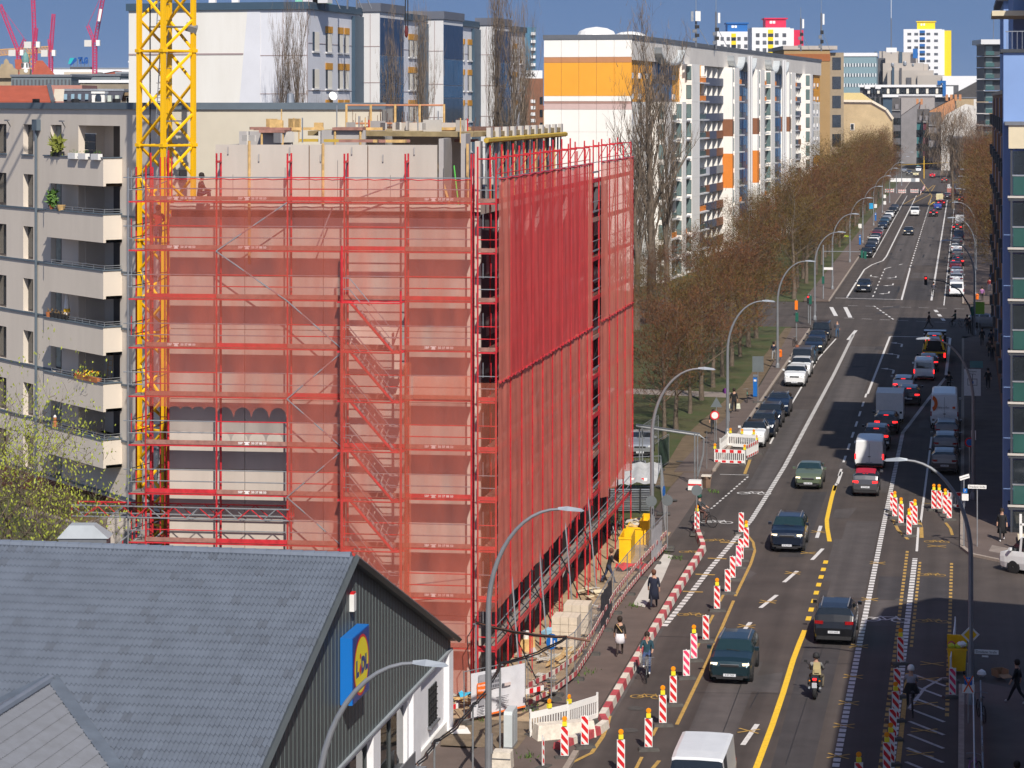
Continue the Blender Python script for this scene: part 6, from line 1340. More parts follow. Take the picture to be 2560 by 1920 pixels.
# ================================================================ street lamps
LMP=mat('lamp_grey',(.24,.25,.27),.45,metal=.3,var=.1); LHD=mat('lamp_head_grey',(.33,.36,.4),.4,metal=.3,var=.05)
mb=MB(); pts=[(0,0,0),(0,0,2),(0,0,6.0)]; rr=[.13,.12,.1]
for i in range(1,13):
    a=math.pi/2*i/12; pts.append((2.55*(1-math.cos(a)),0,6.0+3.75*math.sin(a))); rr.append(.1-.055*i/12)
mb.tube(pts,rr,10); mb.lathe([(.19,0),(.19,.35),(.13,.5)],n=10); mb.box(.1,.16,-.07,.07,1.0,1.7); POLE=mb.mesh('pole',LMP,True)
hb=MB(); hb.add([(0,-.06,0),(0,.06,0),(.35,.15,-.02),(.35,-.15,-.02),(.85,-.12,-.04),(.85,.12,-.04),(.95,0,-.03),(0,0,.08),(.35,0,.12),(.85,0,.05)],[(0,3,8,7),(1,7,8,2),(3,4,9,8),(2,8,9,5),(4,6,9),(5,9,6),(0,1,2,3),(3,2,5,4),(4,5,6)]); HEAD=hb.mesh('lamp_head',LHD)
def lamp(t,s,rz,label,group,sc=1.0):
    l=empty('street_lamp',S(t,s,.05),-TH+rz,label,'street lamp',group); l.scale=(sc,sc,sc); link('pole',POLE,l); link('lamp_head',HEAD,l,(2.5,0,9.74)); return l
def at_ts(px,D):
    X=(px-1280)*D/F; return TS(Vector((X,D,0)))
LL=[(795,62),(1221,85.3),(1630,130),(1819,174),(1944,217.5),(2037,266),(2081,309),(2124.6,360.7),(2157,410),(2184,468),(2206,522),(2224,573),(2241,634),(2254,690)]
nm=['nearest arched street lamp, its arm crossing the logo on the gable','tall arched street lamp in front of the red side netting','arched street lamp right of the netting above the yellow container','arched street lamp beside the red ring no entry sign','arched street lamp beside the white parked cars','arched street lamp at the near left corner of the crossing']
for i,(px,D) in enumerate(LL):
    t,s=at_ts(px,D); lamp(t,s,.02,nm[i] if i<6 else 'arched street lamp of the left row beyond the crossing','arched street lamps along the left pavement' if i<6 else 'far lamps of the left row')
RL=[(2427,96),(2433,145.5),(2434,196),(2436,249),(2438,298),(2440,344),(2440,398),(2440,465),(2441,514),(2441,585)]
nr=['nearest arched lamp of the right row, standing beside the yellow bin','arched lamp of the right row arching over the white delivery van','arched lamp of the right row behind the map sign','arched lamp in shade at the near right corner of the crossing']
for i,(px,D) in enumerate(RL):
    if i==2: continue
    t,s=at_ts(px,D); lamp(t,s,math.pi,nr[i] if i<4 else 'arched street lamp of the right row beyond the crossing','arched street lamps along the right pavement' if i<4 else 'far lamps of the right row')
# ================================================================ beacons (red and white boards) on rubber feet
def stripe_board(w,h,n,m2=REDP,slope=1,name='board'):
    """white board with diagonal red bars; faces -y"""
    mb=MB(); mb.box(-w/2,w/2,-.015,.015,0,h,0); 
    e=.02; W2=w/2-e; per=(h-2*e)/n*1.0; hh=per*.55
    for i in range(-1,n+1):
        z0=e+i*per; a=[(-W2,z0+w*slope),( W2,z0),(W2,z0+hh),(-W2,z0+hh+w*slope)]
        if slope<0: a=[(-W2,z0),(W2,z0+w),(W2,z0+w+hh),(-W2,z0+hh)]
        # clip polygon to board height
        def clip(poly,lim,sign):
            out=[]
            for p,q in zip(poly,poly[1:]+poly[:1]):
                ip=sign*(p[1]-lim)<=0; iq=sign*(q[1]-lim)<=0
                if ip: out.append(p)
                if ip!=iq: k=(lim-p[1])/(q[1]-p[1]); out.append((p[0]+(q[0]-p[0])*k,lim))
            return out
        a=clip(a,h-e,1); a=clip(a,e,-1) if len(a)>2 else a
        if len(a)>2: mb.add([(x,-.018,z) for x,z in a],[tuple(range(len(a)))],1); mb.add([(-x,.018,z) for x,z in a],[tuple(range(len(a)))],1)
    return mb.mesh(name,[WHT,m2])
BRD=stripe_board(.29,1.08,3); BRDP=stripe_board(.29,1.08,3,PINK); BRDN=stripe_board(.12,1.0,3)
FOOT=MB().add([(-.4,-.2,0),(.4,-.2,0),(.4,.2,0),(-.4,.2,0),(-.36,-.16,.11),(.36,-.16,.11),(.36,.16,.11),(-.36,.16,.11)],[(0,3,2,1),(4,5,6,7),(0,1,5,4),(1,2,6,5),(2,3,7,6),(3,0,4,7)]).mesh('foot',RUBB)
LB_=MB().box(-.085,.085,-.06,.06,0,.16).mesh('lamp_battery',mat('lamp_yellow',(.8,.68,.03),.5,var=0)); LL_=MB().lathe([(.02,-.025),(.09,-.02),(.1,0),(.09,.02),(.02,.025)],n=12).mesh('warning_lens',AMB)
def beacon(px,py,lamp_=False,m=BRD,rz=0,label='',group='',z=.11,cat='beacon'):
    p=G(px,py,z); b=empty('warning_beacon',(p.x,p.y,0),-TH+TH+rz,label,cat,group); link('foot',FOOT,b,(0,0,0),.15)
    link('board',m,b,(0,0,z+.02)); blk('post',(0,.03,z+.55),(.04,.03,1.15),WHT,b)
    if lamp_: link('lamp_battery',LB_,b,(0,0,z+1.12)); link('warning_lens',LL_,b,(0,0,z+1.38),(math.pi/2,0,0)); 
    return b
R3=lambda x,y:(1300+x*.3738,1300+y*.3738); R4=lambda x,y:(1860+x*.4098,1240+y*.4098); R5=lambda x,y:(1300+x*.3165,880+y*.3165)
g1='red and white beacons lining the bicycle lane'
for (x,y,L,m,lb) in [(675,1672,1,BRD,'beacon with amber lamp left of the white van roof at the lower edge'),(860,1522,1,BRD,'beacon with amber lamp, second from the lower edge, left of the van'),(955,1360,1,BRD,'beacon with amber lamp, third from the lower edge'),(1025,1225,1,BRD,'beacon with amber lamp left of the teal car bonnet'),(1113,1045,0,BRDP,'faded pink beacon without lamp beside the teal car'),(1163,928,1,BRDP,'faded pink beacon with amber lamp beside the teal car'),(1243,802,0,BRD,'lampless beacon by the rear of the teal car'),(1318,595,1,BRD,'lone beacon with amber lamp in the middle of the row'),(1389,480,0,BRD,'lampless beacon, fifth from the far end of the row'),(1422,388,0,BRD,'lampless beacon, fourth from the far end of the row'),(1463,312,0,BRDP,'faded pink lampless beacon, third from the far end'),(1477,262,0,BRD,'lampless beacon half hidden near the far end of the row'),(1513,185,1,BRD,'beacon with amber lamp near the far end of the row'),(1480,82,0,BRD,'last lampless beacon at the far end of the row')]:
    beacon(*R3(x,y),L,m,.06*math.sin(x),lb,g1)
beacon(*R3(155,1645),0,BRDN,.9,'narrow turned beacon in front of the concrete kerb blocks','beacons round the lower left kerb blocks'); beacon(*R3(298,1580),1,BRD,0,'beacon with amber lamp before the white fence','beacons round the lower left kerb blocks'); beacon(*R3(433,1505),0,BRD,.1,'slightly tilted lampless beacon before the white fence','beacons round the lower left kerb blocks')
beacon(*R5(1398,1415),1,BRD,.1,'lone beacon with amber lamp by the oncoming cyclist','beacons round the lower left kerb blocks')
g2='beacons splitting the right hand lanes'
for (x,y,L,m,lb) in [(955,1015,1,BRD,'beacon with amber lamp behind the black car in the shade'),(935,1216,0,BRD,'lampless beacon in the shaded row, second from the top'),(925,1362,1,BRD,'beacon with amber lamp in the shaded row, third from the top'),(908,1475,0,BRD,'lampless beacon in the shaded row, half hidden'),(895,1628,1,BRD,'beacon with amber lamp in the shaded row above the lower edge'),(872,1690,1,BRD,'lowest beacon with amber lamp in the shaded row'),
    (920,125,1,BRD,'beacon with amber lamp, leftmost of the cluster behind the red topped car'),(958,166,1,BRD,'beacon with amber lamp, second from the left in the cluster'),(1007,236,1,BRD,'beacon with amber lamp at the tip of the cluster'),(1025,150,0,BRD,'lampless beacon at the back of the cluster'),(1043,177,1,BRD,'beacon with amber lamp, rightmost of the cluster')]:
    beacon(*R4(x,y),L,m,.05*math.sin(x),lb,g2)
beacon(*R4(905,90),0,BRD,0,'lampless beacon behind the leftmost of the cluster',g2)
beacon(*R4(1272,1215),0,BRDP,.1,'faded pink beacon by the yellow bin','beacons at the right kerb')
for (x,y,L,lb) in [(1158,78,1,'beacon with amber lamp, leftmost at the right kerb barrier'),(1190,80,1,'beacon with amber lamp, second at the right kerb barrier'),(1228,108,1,'beacon with amber lamp, third at the right kerb barrier'),(1252,137,0,'lampless beacon in front of the right kerb barrier')]: beacon(*R4(x,y),L,BRD,0,lb,'beacons at the right kerb')
beacon(2147,1985,1,BRD,0,'beacon whose lamp just peeps over the lower edge','beacons at the right kerb')
# ================================================================ red and white concrete kerb blocks
def kb(i,p,q,par,m):
    mb=None; d=q-p; L=d.length
    k=('kb',m.name)
    if k not in _u: _u[k]=MB().add([(-.5,-.5,0),(.5,-.5,0),(.5,.5,0),(-.5,.5,0),(-.5,-.36,1),(.5,-.36,1),(.5,.36,1),(-.5,.36,1)],[(0,3,2,1),(4,5,6,7),(0,1,5,4),(1,2,6,5),(2,3,7,6),(3,0,4,7)]).mesh('kerb_block',m)
    return link('kerb_block',_u[k],None,(p+q)/2+Vector((0,0,.004)),math.atan2(d.y,d.x),(L-.02,.36,.3))
path=[GT(*R3(1172,55)),GT(*R3(1205,140)),GT(*R3(1228,200)),(-13.9,118.5),(-13.9,92.6),GT(*R3(575,1385)),GT(*R3(520,1430)),GT(*R3(410,1475)),GT(*R3(310,1520)),GT(*R3(175,1575))]
P=[S(*p) for p in path]; Ls=[0]
for a,b in zip(P,P[1:]): Ls.append(Ls[-1]+(b-a).length)
def ev(d):
    for i in range(len(P)-1):
        if d<=Ls[i+1]: return P[i].lerp(P[i+1],(d-Ls[i])/(Ls[i+1]-Ls[i]))
    return P[-1]
n=int(Ls[-1]/.98)
for i in range(n):
    o=kb(i,ev(i*.98),ev((i+1)*.98),None,REDF if i%2==0 else WHTF)
    tag(o,('faded red' if i%2==0 else 'whitish')+' concrete kerb block in the row beside the bicycle lane','kerb block','red and white kerb blocks beside the bicycle lane')
# ================================================================ white plastic barrier boards
def barrier(px0,py0,px1,py1,label,red=False,group=None,hh=1.0,lamps=()):
    a=G(px0,py0,.05); b=G(px1,py1,.05); d=b-a; L=d.length; rz=math.atan2(d.y,d.x); r=empty('barrier_fence',(a.x,a.y,.0),rz,label,'barrier',group)
    blk('top_board',(L/2,0,.86),(L,.04,.24),WHT,r); blk('bottom_board',(L/2,0,.17),(L,.04,.22),WHT,r)
    for x in (.03,L-.03): blk('end_post',(x,0,.55),(.06,.06,1.1),WHT,r)
    for x in (.2,L-.2): link('foot',FOOT,r,(x,0,0),math.pi/2)
    n=int(L/.13)
    for i in range(n): blk('slat',(L*(i+.5)/n,0,.5),(.05,.03,.5),WHT if not red else WHT,r)
    if red:
        k=int(L/.25)
        for i in range(0,k,2): blk('red_stripe',(L*(i+.5)/k,0,.86),(L/k,.055,.2),REDP,r); blk('red_stripe',(L*(i+.5)/k,0,.17),(L/k,.055,.15),REDP,r)
    for x in lamps: link('lamp_battery',LB_,r,(L*x,0,1.0)); link('warning_lens',LL_,r,(L*x,0,1.26),(math.pi/2,0,0))
    return r
barrier(*R3(65,1452),*R3(325,1392),'white slatted plastic barrier at the lower left, nearer half',lamps=(.5,)); barrier(*R3(325,1392),*R3(520,1330),'white slatted plastic barrier at the lower left, farther half',lamps=(.02,))
blk_=empty('concrete_block',G(*R3(290,1455),.0),.35,'long beige concrete block behind the leaning beacons','concrete block'); MB().add([(-1.2,-.4,0),(1.2,-.4,0),(1.2,.4,0),(-1.2,.4,0),(-1.1,-.25,.6),(1.15,-.25,.6),(1.15,.25,.6),(-1.1,.25,.6)],[(0,3,2,1),(4,5,6,7),(0,1,5,4),(1,2,6,5),(2,3,7,6),(3,0,4,7)]).build('block_body',WHTF,blk_)
barrier(*R5(1535,875),*R5(1780,885),'red and white barrier closing the parking bay, front board',True,lamps=(.02,.98)); barrier(*R5(1790,845),*R5(1880,800),'red and white barrier closing the parking bay, street side board',True,lamps=(.9,)); barrier(*R5(1640,745),*R5(1870,760),'barrier closing the parking bay, rear board before the white car',False,lamps=(.1,.5,.9)); barrier(*R5(1580,800),*R5(1640,745),'barrier closing the parking bay, pavement side board',False)
barrier(*R4(1145,70),*R4(1275,75),'red and white barrier across the right kerb lane, left board',True); barrier(*R4(1240,75),*R4(1350,70),'red and white barrier across the right kerb lane, right board',True)
barrier(2200,481,2235,481,'small red and white barrier at the far road works, left','x'); barrier(2246,483,2265,483,'small red and white barrier at the far road works, middle',True); barrier(2276,482,2296,482,'small red and white barrier at the far road works, right',True); barrier(2301,486,2312,470,'small red and white barrier at the far road works, turned',True)
barrier(2376,1705,2388,1600,'dark barrier board standing along the right kerb by the bin',False)
# ================================================================ vehicles
def paint(name,c,met=.3,r=.28): return mat('paint_'+name,c,r,metal=met,var=.05,vs=2,coat=.6,space='O')
CG=mat('car_glass',(.012,.016,.02),.04,0,0,spec=1); CGT=mat('car_glass_green',(.012,.03,.032),.04,0,0,spec=1); TRIM=mat('black_plastic',(.02,.02,.022),.6,var=0); TYRE=mat('tyre',(.015,.015,.016),.85,var=0); RIM=mat('alloy_rim',(.35,.36,.37),.35,metal=.6,var=0)
HLM=mat('headlamp_glass',(.65,.68,.7),.1,0,0,spec=1); HLON=mat('lit_headlamp',(.9,.8,.6),.2,0,0,emit=(1,.8,.5),es=1.5); TLM=mat('tail_lamp',(.3,.008,.01),.2,0,0,spec=.8); TLON=mat('lit_tail_lamp',(.6,.01,.01),.2,0,0,emit=(1,.02,.02),es=2.2); PLT=mat('number_plate',(.6,.62,.66),.5,var=0)
wm=MB(); wm.T=Matrix.Rotation(math.pi/2,4,'Y'); wm.lathe([(.2,-.1),(.31,-.1),(.325,-.07),(.325,.07),(.31,.1),(.2,.1)],n=16); TYM=wm.mesh('tyre',TYRE,True)
rm=MB(); rm.T=Matrix.Rotation(math.pi/2,4,'Y'); rm.lathe([(.205,-.085),(.205,.085),(.19,.095),(.05,.07),(.04,.1)],n=12); RMM=rm.mesh('rim',RIM,True)
am=MB(); am.T=Matrix.Rotation(math.pi/2,4,'Y'); am.lathe([(.385,-.12),(.385,.0)],n=16); ARM=am.mesh('wheel_arch',TRIM)
# station tables: y(front +), zbot, zbelt, zroof, wbelt, wroof, cabin?
def stations(kind,L,W,Hh):
    f=L/2; w=W/2
    T={ # fractions along length from front, belt height, roof height, width factor, roof width factor
     'hatch':[(0,.34,.50,.50,.80,.74),(.03,.2,.60,.60,.90,.84),(.1,.18,.68,.69,.97,.88),(.27,.18,.76,.80,1,.9),(.30,.18,.78,.84,1,.88),(.47,.18,.80,1.0,1,.74),(.50,.18,.8,1.02,1,.74),(.72,.18,.83,1.0,1,.73),(.75,.18,.83,1.0,1,.73),(.90,.18,.85,.96,.98,.70),(.96,.2,.84,.86,.95,.80),(.99,.24,.70,.70,.92,.84),(1,.34,.5,.5,.88,.8)],
     'sedan':[(0,.34,.48,.48,.80,.74),(.03,.2,.58,.58,.90,.84),(.1,.18,.66,.67,.97,.88),(.27,.18,.73,.76,1,.9),(.30,.18,.75,.80,1,.88),(.44,.18,.76,.99,1,.74),(.47,.18,.76,1.0,1,.74),(.62,.18,.78,1.0,1,.73),(.65,.18,.78,.99,1,.73),(.80,.18,.80,.82,.98,.84),(.83,.18,.79,.80,.98,.86),(.97,.2,.76,.76,.93,.84),(1,.34,.5,.5,.88,.8)],
     'suv':[(0,.3,.50,.50,.82,.76),(.025,.2,.62,.62,.92,.86),(.09,.18,.68,.70,.98,.9),(.25,.18,.72,.75,1,.92),(.28,.18,.74,.78,1,.9),(.42,.18,.76,.99,1,.78),(.45,.18,.76,1.0,1,.78),(.68,.18,.77,1.0,1,.77),(.71,.18,.77,1.0,1,.77),(.90,.18,.78,.97,.98,.75),(.955,.2,.78,.80,.96,.84),(.985,.22,.62,.62,.94,.88),(1,.3,.45,.45,.9,.84)],
     'van':[(0,.2,.40,.40,.86,.8),(.02,.14,.5,.5,.94,.88),(.08,.12,.54,.56,.99,.92),(.13,.12,.57,.62,1,.9),(.15,.12,.58,.66,1,.9),(.26,.12,.6,.96,1,.84),(.29,.12,.6,.99,1,.86),(.45,.12,.6,1.0,1,.88),(.48,.12,.6,1.0,1,.88),(.96,.12,.6,.99,1,.88),(.985,.14,.6,.95,.99,.87),(.995,.16,.5,.55,.97,.9),(1,.2,.4,.4,.96,.9)]}
    return [(f-u*L,a*Hh*(.9 if kind!='van' else 1),b*Hh,c*Hh,w*d,w*e) for u,a,b,c,d,e in T[kind]]
CM={}
def car_meshes(kind,L,W,Hh,mp,mroof,glassm):
    k=(kind,L,W,Hh,mp.name,mroof.name)
    if k in CM: return CM[k]
    st=stations(kind,L,W,Hh); body=MB(); gl=MB(); sg=MB(); rf=MB(); g2=MB()
    rings=[]
    for (y,zb,zl,zr,wl,wr) in st:
        pts=[(wl*.93,y,zb),(wl*1.0,y,zb+(zl-zb)*.35),(wl*1.0,y,zb+(zl-zb)*.72),(wl*.965,y,zl)]
        cab=zr-zl>.03*Hh
        if cab: pts+=[(wr*1.02,y,zr-.045),(wr*.88,y,zr-.005),(0,y,zr+.012)]
        else: pts+=[(wl*.93,y,zl+.012),(wl*.8,y,zl+.02+(zr-zl)*.6),(0,y,max(zl,zr)+.035)]
        rings.append(pts)
    n=len(rings)
    van=kind=='van'
    for i in range(n-1):
        for sgn in (1,-1):
            for j in range(6):
                q=[rings[i][j],rings[i][j+1],rings[i+1][j+1],rings[i+1][j]]; q=[(x*sgn,y,z) for x,y,z in q]
                if sgn<0: q=q[::-1]
                c0=st[i][3]-st[i][2]>.03*Hh; c1=st[i+1][3]-st[i+1][2]>.03*Hh
                tgt=body
                if j==3 and ((c0 and c1) or c0 or c1):
                    if i in (6,8) and c0 and c1: tgt=sg if not (van and i==8) else body
                    if i in (4,) : tgt=sg if kind!='sedan' else sg
                elif j>=4:
                    if i in (4,) : tgt=gl          # windscreen
                    elif i==9 and kind in ('hatch','suv'): tgt=g2
                    elif i==8 and kind=='sedan': tgt=g2
                    elif i in (5,6,7,8): tgt=rf
                tgt.add(q,[(0,1,2,3)])
    for rg,f in ((rings[0],1),(rings[-1],-1)):
        for j in range(6):
            a,b=rg[j],rg[j+1]; q=[a,b,(-b[0],b[1],b[2]),(-a[0],a[1],a[2])]; body.add(q if f<0 else q[::-1],[(0,1,2,3)])
    body.add([(-W*.44,-L*.48,.2),(W*.44,-L*.48,.2),(W*.44,L*.48,.2),(-W*.44,L*.48,.2)],[(0,3,2,1)])
    r={'body':body.mesh('body',mp,True),'glass':gl.mesh('windscreen',glassm,True),'rear':g2.mesh('rear_window',glassm,True) if g2.f else None,'side':sg.mesh('side_window',glassm,True),'roof':rf.mesh('roof',mroof,True),'st':st}
    CM[k]=r; return r
def car(px,py,face,kind,L,W,Hh,mp,label,group=None,mroof=None,lit=None,cat=None,rz=0,z=0.0,glassm=CG,detail=2,pos=None,rack=False,plate='B MK 4821',name=None):
    """px,py: photo pixel of the near end's ground contact; face 't' towards, 'a' away"""
    if pos is None:
        p=G(px,py,z); t,s=TS(p); s+=L/2; p=S(t,s,z)
    else: p=pos
    rot=-TH+rz+(math.pi if face=='t' else 0)
    r=empty(name or {'van':'van','suv':'suv_car','sedan':'sedan_car','hatch':'hatchback_car'}[kind],p,rot,label,cat or ('van' if kind=='van' else 'car'),group)
    mroof=mroof or mp; m=car_meshes(kind,L,W,Hh,mp,mroof,glassm)
    link('body',m['body'],r); link('windscreen',m['glass'],r); link('side_window',m['side'],r); m['rear'] and link('rear_window',m['rear'],r); link('roof',m['roof'],r)
    wr=.325 if kind!='van' else .34
    for yy in (L*.31,-L*.29):
        for sx in (1,-1):
            w=empty('wheel',(sx*(W/2-.095),yy,wr),0); w.empty_display_size=.1; reg(w,r); link('tyre',TYM,w,None,None,None); link('rim',RMM,w,None,0 if sx>0 else math.pi); link('wheel_arch',ARM,w,(sx*.085 if sx>0 else -.085+.12*0,0,.02),0 if sx>0 else math.pi)
    if detail<1: return r
    f=m['st']; hl=f[1]; zf=hl[2]; 
    for sx in (1,-1):
        blk('headlight',(sx*W*.36,L/2-.1,zf-.07),(W*.15,.14,.085),HLON if lit=='h' else HLM,r,(0,0,-sx*.35))
        zt=(.62 if kind!='van' else .45)*Hh
        if kind=='van': blk('tail_light',(sx*(W/2-.06),-L/2+.02,zt),(.09,.07,.34),TLON if lit=='t' else TLM,r)
        else: blk('tail_light',(sx*W*.36,-L/2+.055,zt),(W*.2,.12,.13),TLON if lit=='t' else TLM,r,(0,0,sx*.25))
        mi=MB().box(-.09,.09,-.05,.06,-.07,.07).mesh('mirror',mp) if ('mi',mp.name) not in _u else _u[('mi',mp.name)]; _u[('mi',mp.name)]=mi
        link('mirror',mi,r,(sx*(W/2+.1),L*.17 if kind!='van' else L*.33,f[5][2]+.08))
    blk('grille',(0,L/2+.0,zf-.12),(W*.42,.06,.1),TRIM,r); blk('lower_grille',(0,L/2+.0,.32),(W*.62,.05,.14),TRIM,r)
    face=='t' and (blk('grille_bar',(0,L/2+.035,zf-.07),(W*.44,.02,.02),GALV,r), [blk('fog_lamp',(q*W*.36,L/2-.02,.36),(.2,.06,.09),TRIM,r) for q in (1,-1)])
    blk('rear_bumper',(0,-L/2+.02,.36),(W*.84,.1,.16),TRIM if lit!='s' else mp,r)
    blk('number_plate',(0,L/2+.035,.42),(.52,.02,.11),PLT,r); blk('number_plate',(0,-L/2-.04,.5 if kind=='van' else .62),(.52,.02,.11),PLT,r)
    if detail>1:
        text('plate_text',plate,.1,BLK,r,(0,L/2+.047,.42) if face=='t' else (0,-L/2-.052,.5 if kind=='van' else .62),(math.pi/2,0,math.pi if face=='t' else 0),0,.9)
        for sx in (1,-1): pipe('door_seam',(sx*(W/2+.002),L*.02,.3),(sx*(W/2-.005),L*.02,f[6][2]),.006,TRIM,r,4)
        pipe('wiper',(-.3,L*.24,f[4][2]+.06),(.25,L*.215,f[4][2]+.09),.012,TRIM,r,4)
    if kind=='van' : 
        for sx in (1,-1): 
            if face=='a' and px in (2310,2391.7): sx>0 and blk('rear_window',(0,-L/2+.03,.74*Hh),(W*.74,.05,.27*Hh),CG,r,(-.06,0,0))
            elif face=='a': blk('door_handle',(0,-L/2-.01,.45*Hh),(.18,.03,.05),TRIM,r); blk('rear_door_seam',(0,-L/2+.0,.55*Hh),(.015,.02,.7*Hh),TRIM,r)
    if lit=='t': blk('brake_light',(0,-L/2+(.32 if kind=='hatch' or kind=='suv' else .15),Hh*(.93 if kind!='van' else .96)),(.34,.06,.04),TLON,r)
    if rack:
        for sx in (1,-1): pipe('roof_rail',(sx*W*.33,L*.05,Hh+.03),(sx*W*.32,-L*.36,Hh+.01),.025,GALV,r)
    return r
BK=paint('black',(.008,.009,.012)); NV=paint('navy',(.008,.016,.035)); TE=paint('teal_blue',(.012,.034,.045),.4); WH=paint('white',(.72,.73,.74),0,.35); SI=paint('silver',(.4,.42,.45),.6); GY=paint('grey',(.1,.1,.11),.5); GN=paint('sage_green',(.1,.13,.085),.1); SB=paint('steel_blue',(.04,.1,.15),.4); RD=paint('red',(.35,.01,.02),.1); CRR=mat('red_soft_top',(.4,.01,.03),.6,var=.1); DB=paint('dark_blue',(.01,.025,.06),.4); BLV=paint('bright_blue',(.015,.06,.3),.3); CRE=paint('taxi_cream',(.62,.55,.32),0); MRN=paint('maroon',(.15,.015,.03),.3)
# moving and waiting cars near the camera
car(1732,2070,'t','van',5.0,2.0,1.98,WH,'white delivery van driving out of the bottom edge, only its roof and windscreen in view',plate='',detail=1)
car(1824,1713,'t','suv',4.6,1.8,1.5,TE,'dark teal estate car driving towards the camera beside the beacons',lit='h',glassm=CGT,rack=True,plate='B SP 7609')
car(1967,1383,'t','suv',4.4,1.83,1.66,NV,'dark navy compact van car driving towards the camera in mid road',lit='h',glassm=CGT,rack=True,plate='B WL 3071')
car(2084.6,1615,'a','suv',4.5,1.84,1.66,BK,'black suv driving away beside the solid yellow line',rack=True,plate='B KS 6630')
car(2020,1225,'t','sedan',4.49,1.72,1.42,GN,'sage green old sedan with upright grille driving towards the camera',lit='h',glassm=CGT,plate='B OW 4420')
car(2163,1243,'a','hatch',3.55,1.63,1.49,GY,'small rounded grey car with a bright red soft roof, seen from behind',mroof=CRR,lit='t',plate='B TF 5002')
car(2173,1175,'a','van',4.9,1.92,1.95,WH,'white delivery van waiting half in the shadow, rear doors in view',lit='t',plate='B V 1140')
g='cars waiting in the shaded lane'
car(2190,1126,'a','suv',4.4,1.8,1.6,BK,'dark suv waiting directly ahead of the half shaded white van',g,lit='t')
car(2215,1087,'a','hatch',4.2,1.78,1.5,BK,'black hatchback waiting behind the white box van',g,lit='t')
bv=car(2224,1061,'a','van',5.4,1.95,2.3,WH,'white box van with flat rear shutter waiting in the shaded lane',g,lit='t'); blk('box_body',(0,-.9,1.4),(2.02,3.7,1.9),WHT,bv)
car(2272,1016,'a','hatch',4.3,1.8,1.5,BK,'black car waiting to the right of the white box van',g,lit='t'); car(2258,990,'a','hatch',4.4,1.8,1.5,SI,'silver car with lit brake lamps ahead of the white box van',g,lit='t')
car(2310,953,'a','van',4.4,1.8,1.85,WH,'white small van with large rear window waiting in the shade',g,lit='t'); car(2321,931,'a','hatch',4.3,1.8,1.5,BK,'dark car half hidden ahead of the small white van',g,lit='t')
# recovery truck with a car on its back
t_,s_=GT(2335.6,907); rt=empty('recovery_truck',S(t_,s_+3.2),-TH,'black and yellow recovery truck carrying a silver car on its tilted deck','truck')
blk('deck',(0,-.2,1.0),(2.1,6.0,.18),BLK,rt); blk('tail_frame',(0,-3.1,.75),(2.2,.25,.5),BLK,rt); blk('yellow_bar',(0,-3.26,.95),(2.1,.06,.16),YEL,rt); blk('cab',(0,3.4,1.3),(2.1,1.7,2.2),BK,rt)
for sx in (1,-1): blk('yellow_ramp',(sx*.7,-3.1,1.9),(.2,.12,1.4),YEL,rt,(0,sx*-.28,0)); blk('tail_light',(sx*.95,-3.27,.72),(.16,.05,.42),TLON,rt); blk('side_rail',(sx*1.06,-.2,1.05),(.06,6,.25),YEL,rt)
for yy in (-1.6,2.9):
    for sx in (1,-1): link('wheel',TYM,rt,(sx*.95,yy,.4),None,(1.3,1.25,1.25))
blk('ramp_brace',(0,-3.12,1.55),(1.2,.08,1.0),BLK,rt)
car(0,0,'a','hatch',4.2,1.76,1.45,SI,'silver car standing on the deck of the recovery truck',lit='t',pos=S(t_,s_+2.7,1.1))
# shaded parking lane right
pv=car(2361,1077,'a','van',6.6,2.05,2.75,WH,'tall white parcel van with an orange ring logo parked in the shade','vehicles parked along the right kerb',plate='B TR 2210')
OGM=mat('orange_logo',(.75,.12,.01),.5,var=0); mb=MB(); 
for i in range(9):
    a0=-1.2+2.4*i/9; a1=-1.2+2.4*(i+1)/9; mb.add([(-.98+.62*math.cos(a0)*.8,-3.34,2.0+.62*math.sin(a0)),(-.98+.62*math.cos(a1)*.8,-3.34,2.0+.62*math.sin(a1)),(-.98+.32*math.cos(a1)*.8,-3.34,2.0+.32*math.sin(a1)),(-.98+.32*math.cos(a0)*.8,-3.34,2.0+.32*math.sin(a0))],[(0,1,2,3)])
mb.build('ring_logo',OGM,pv); text('van_lettering','trans-o-flex',.2,GREY,pv,(-.1,-3.345,1.72),(math.pi/2,0,0)); blk('orange_dot',(.68,-3.34,1.72),(.2,.02,.16),OGM,pv)
for px,py,kd,m,lb in [(2367,1108,'hatch',GY,'grey car parked right behind the parcel van'),(2364,1143,'hatch',GY,'second grey car parked behind the parcel van'),(2361.5,1188,'hatch',paint('warm_grey',(.13,.115,.11),.5),'warm grey hatchback at the near end of the shaded parking row')]: car(px,py,'a',kd,4.1,1.75,1.5,m,lb,'vehicles parked along the right kerb',lit='x')
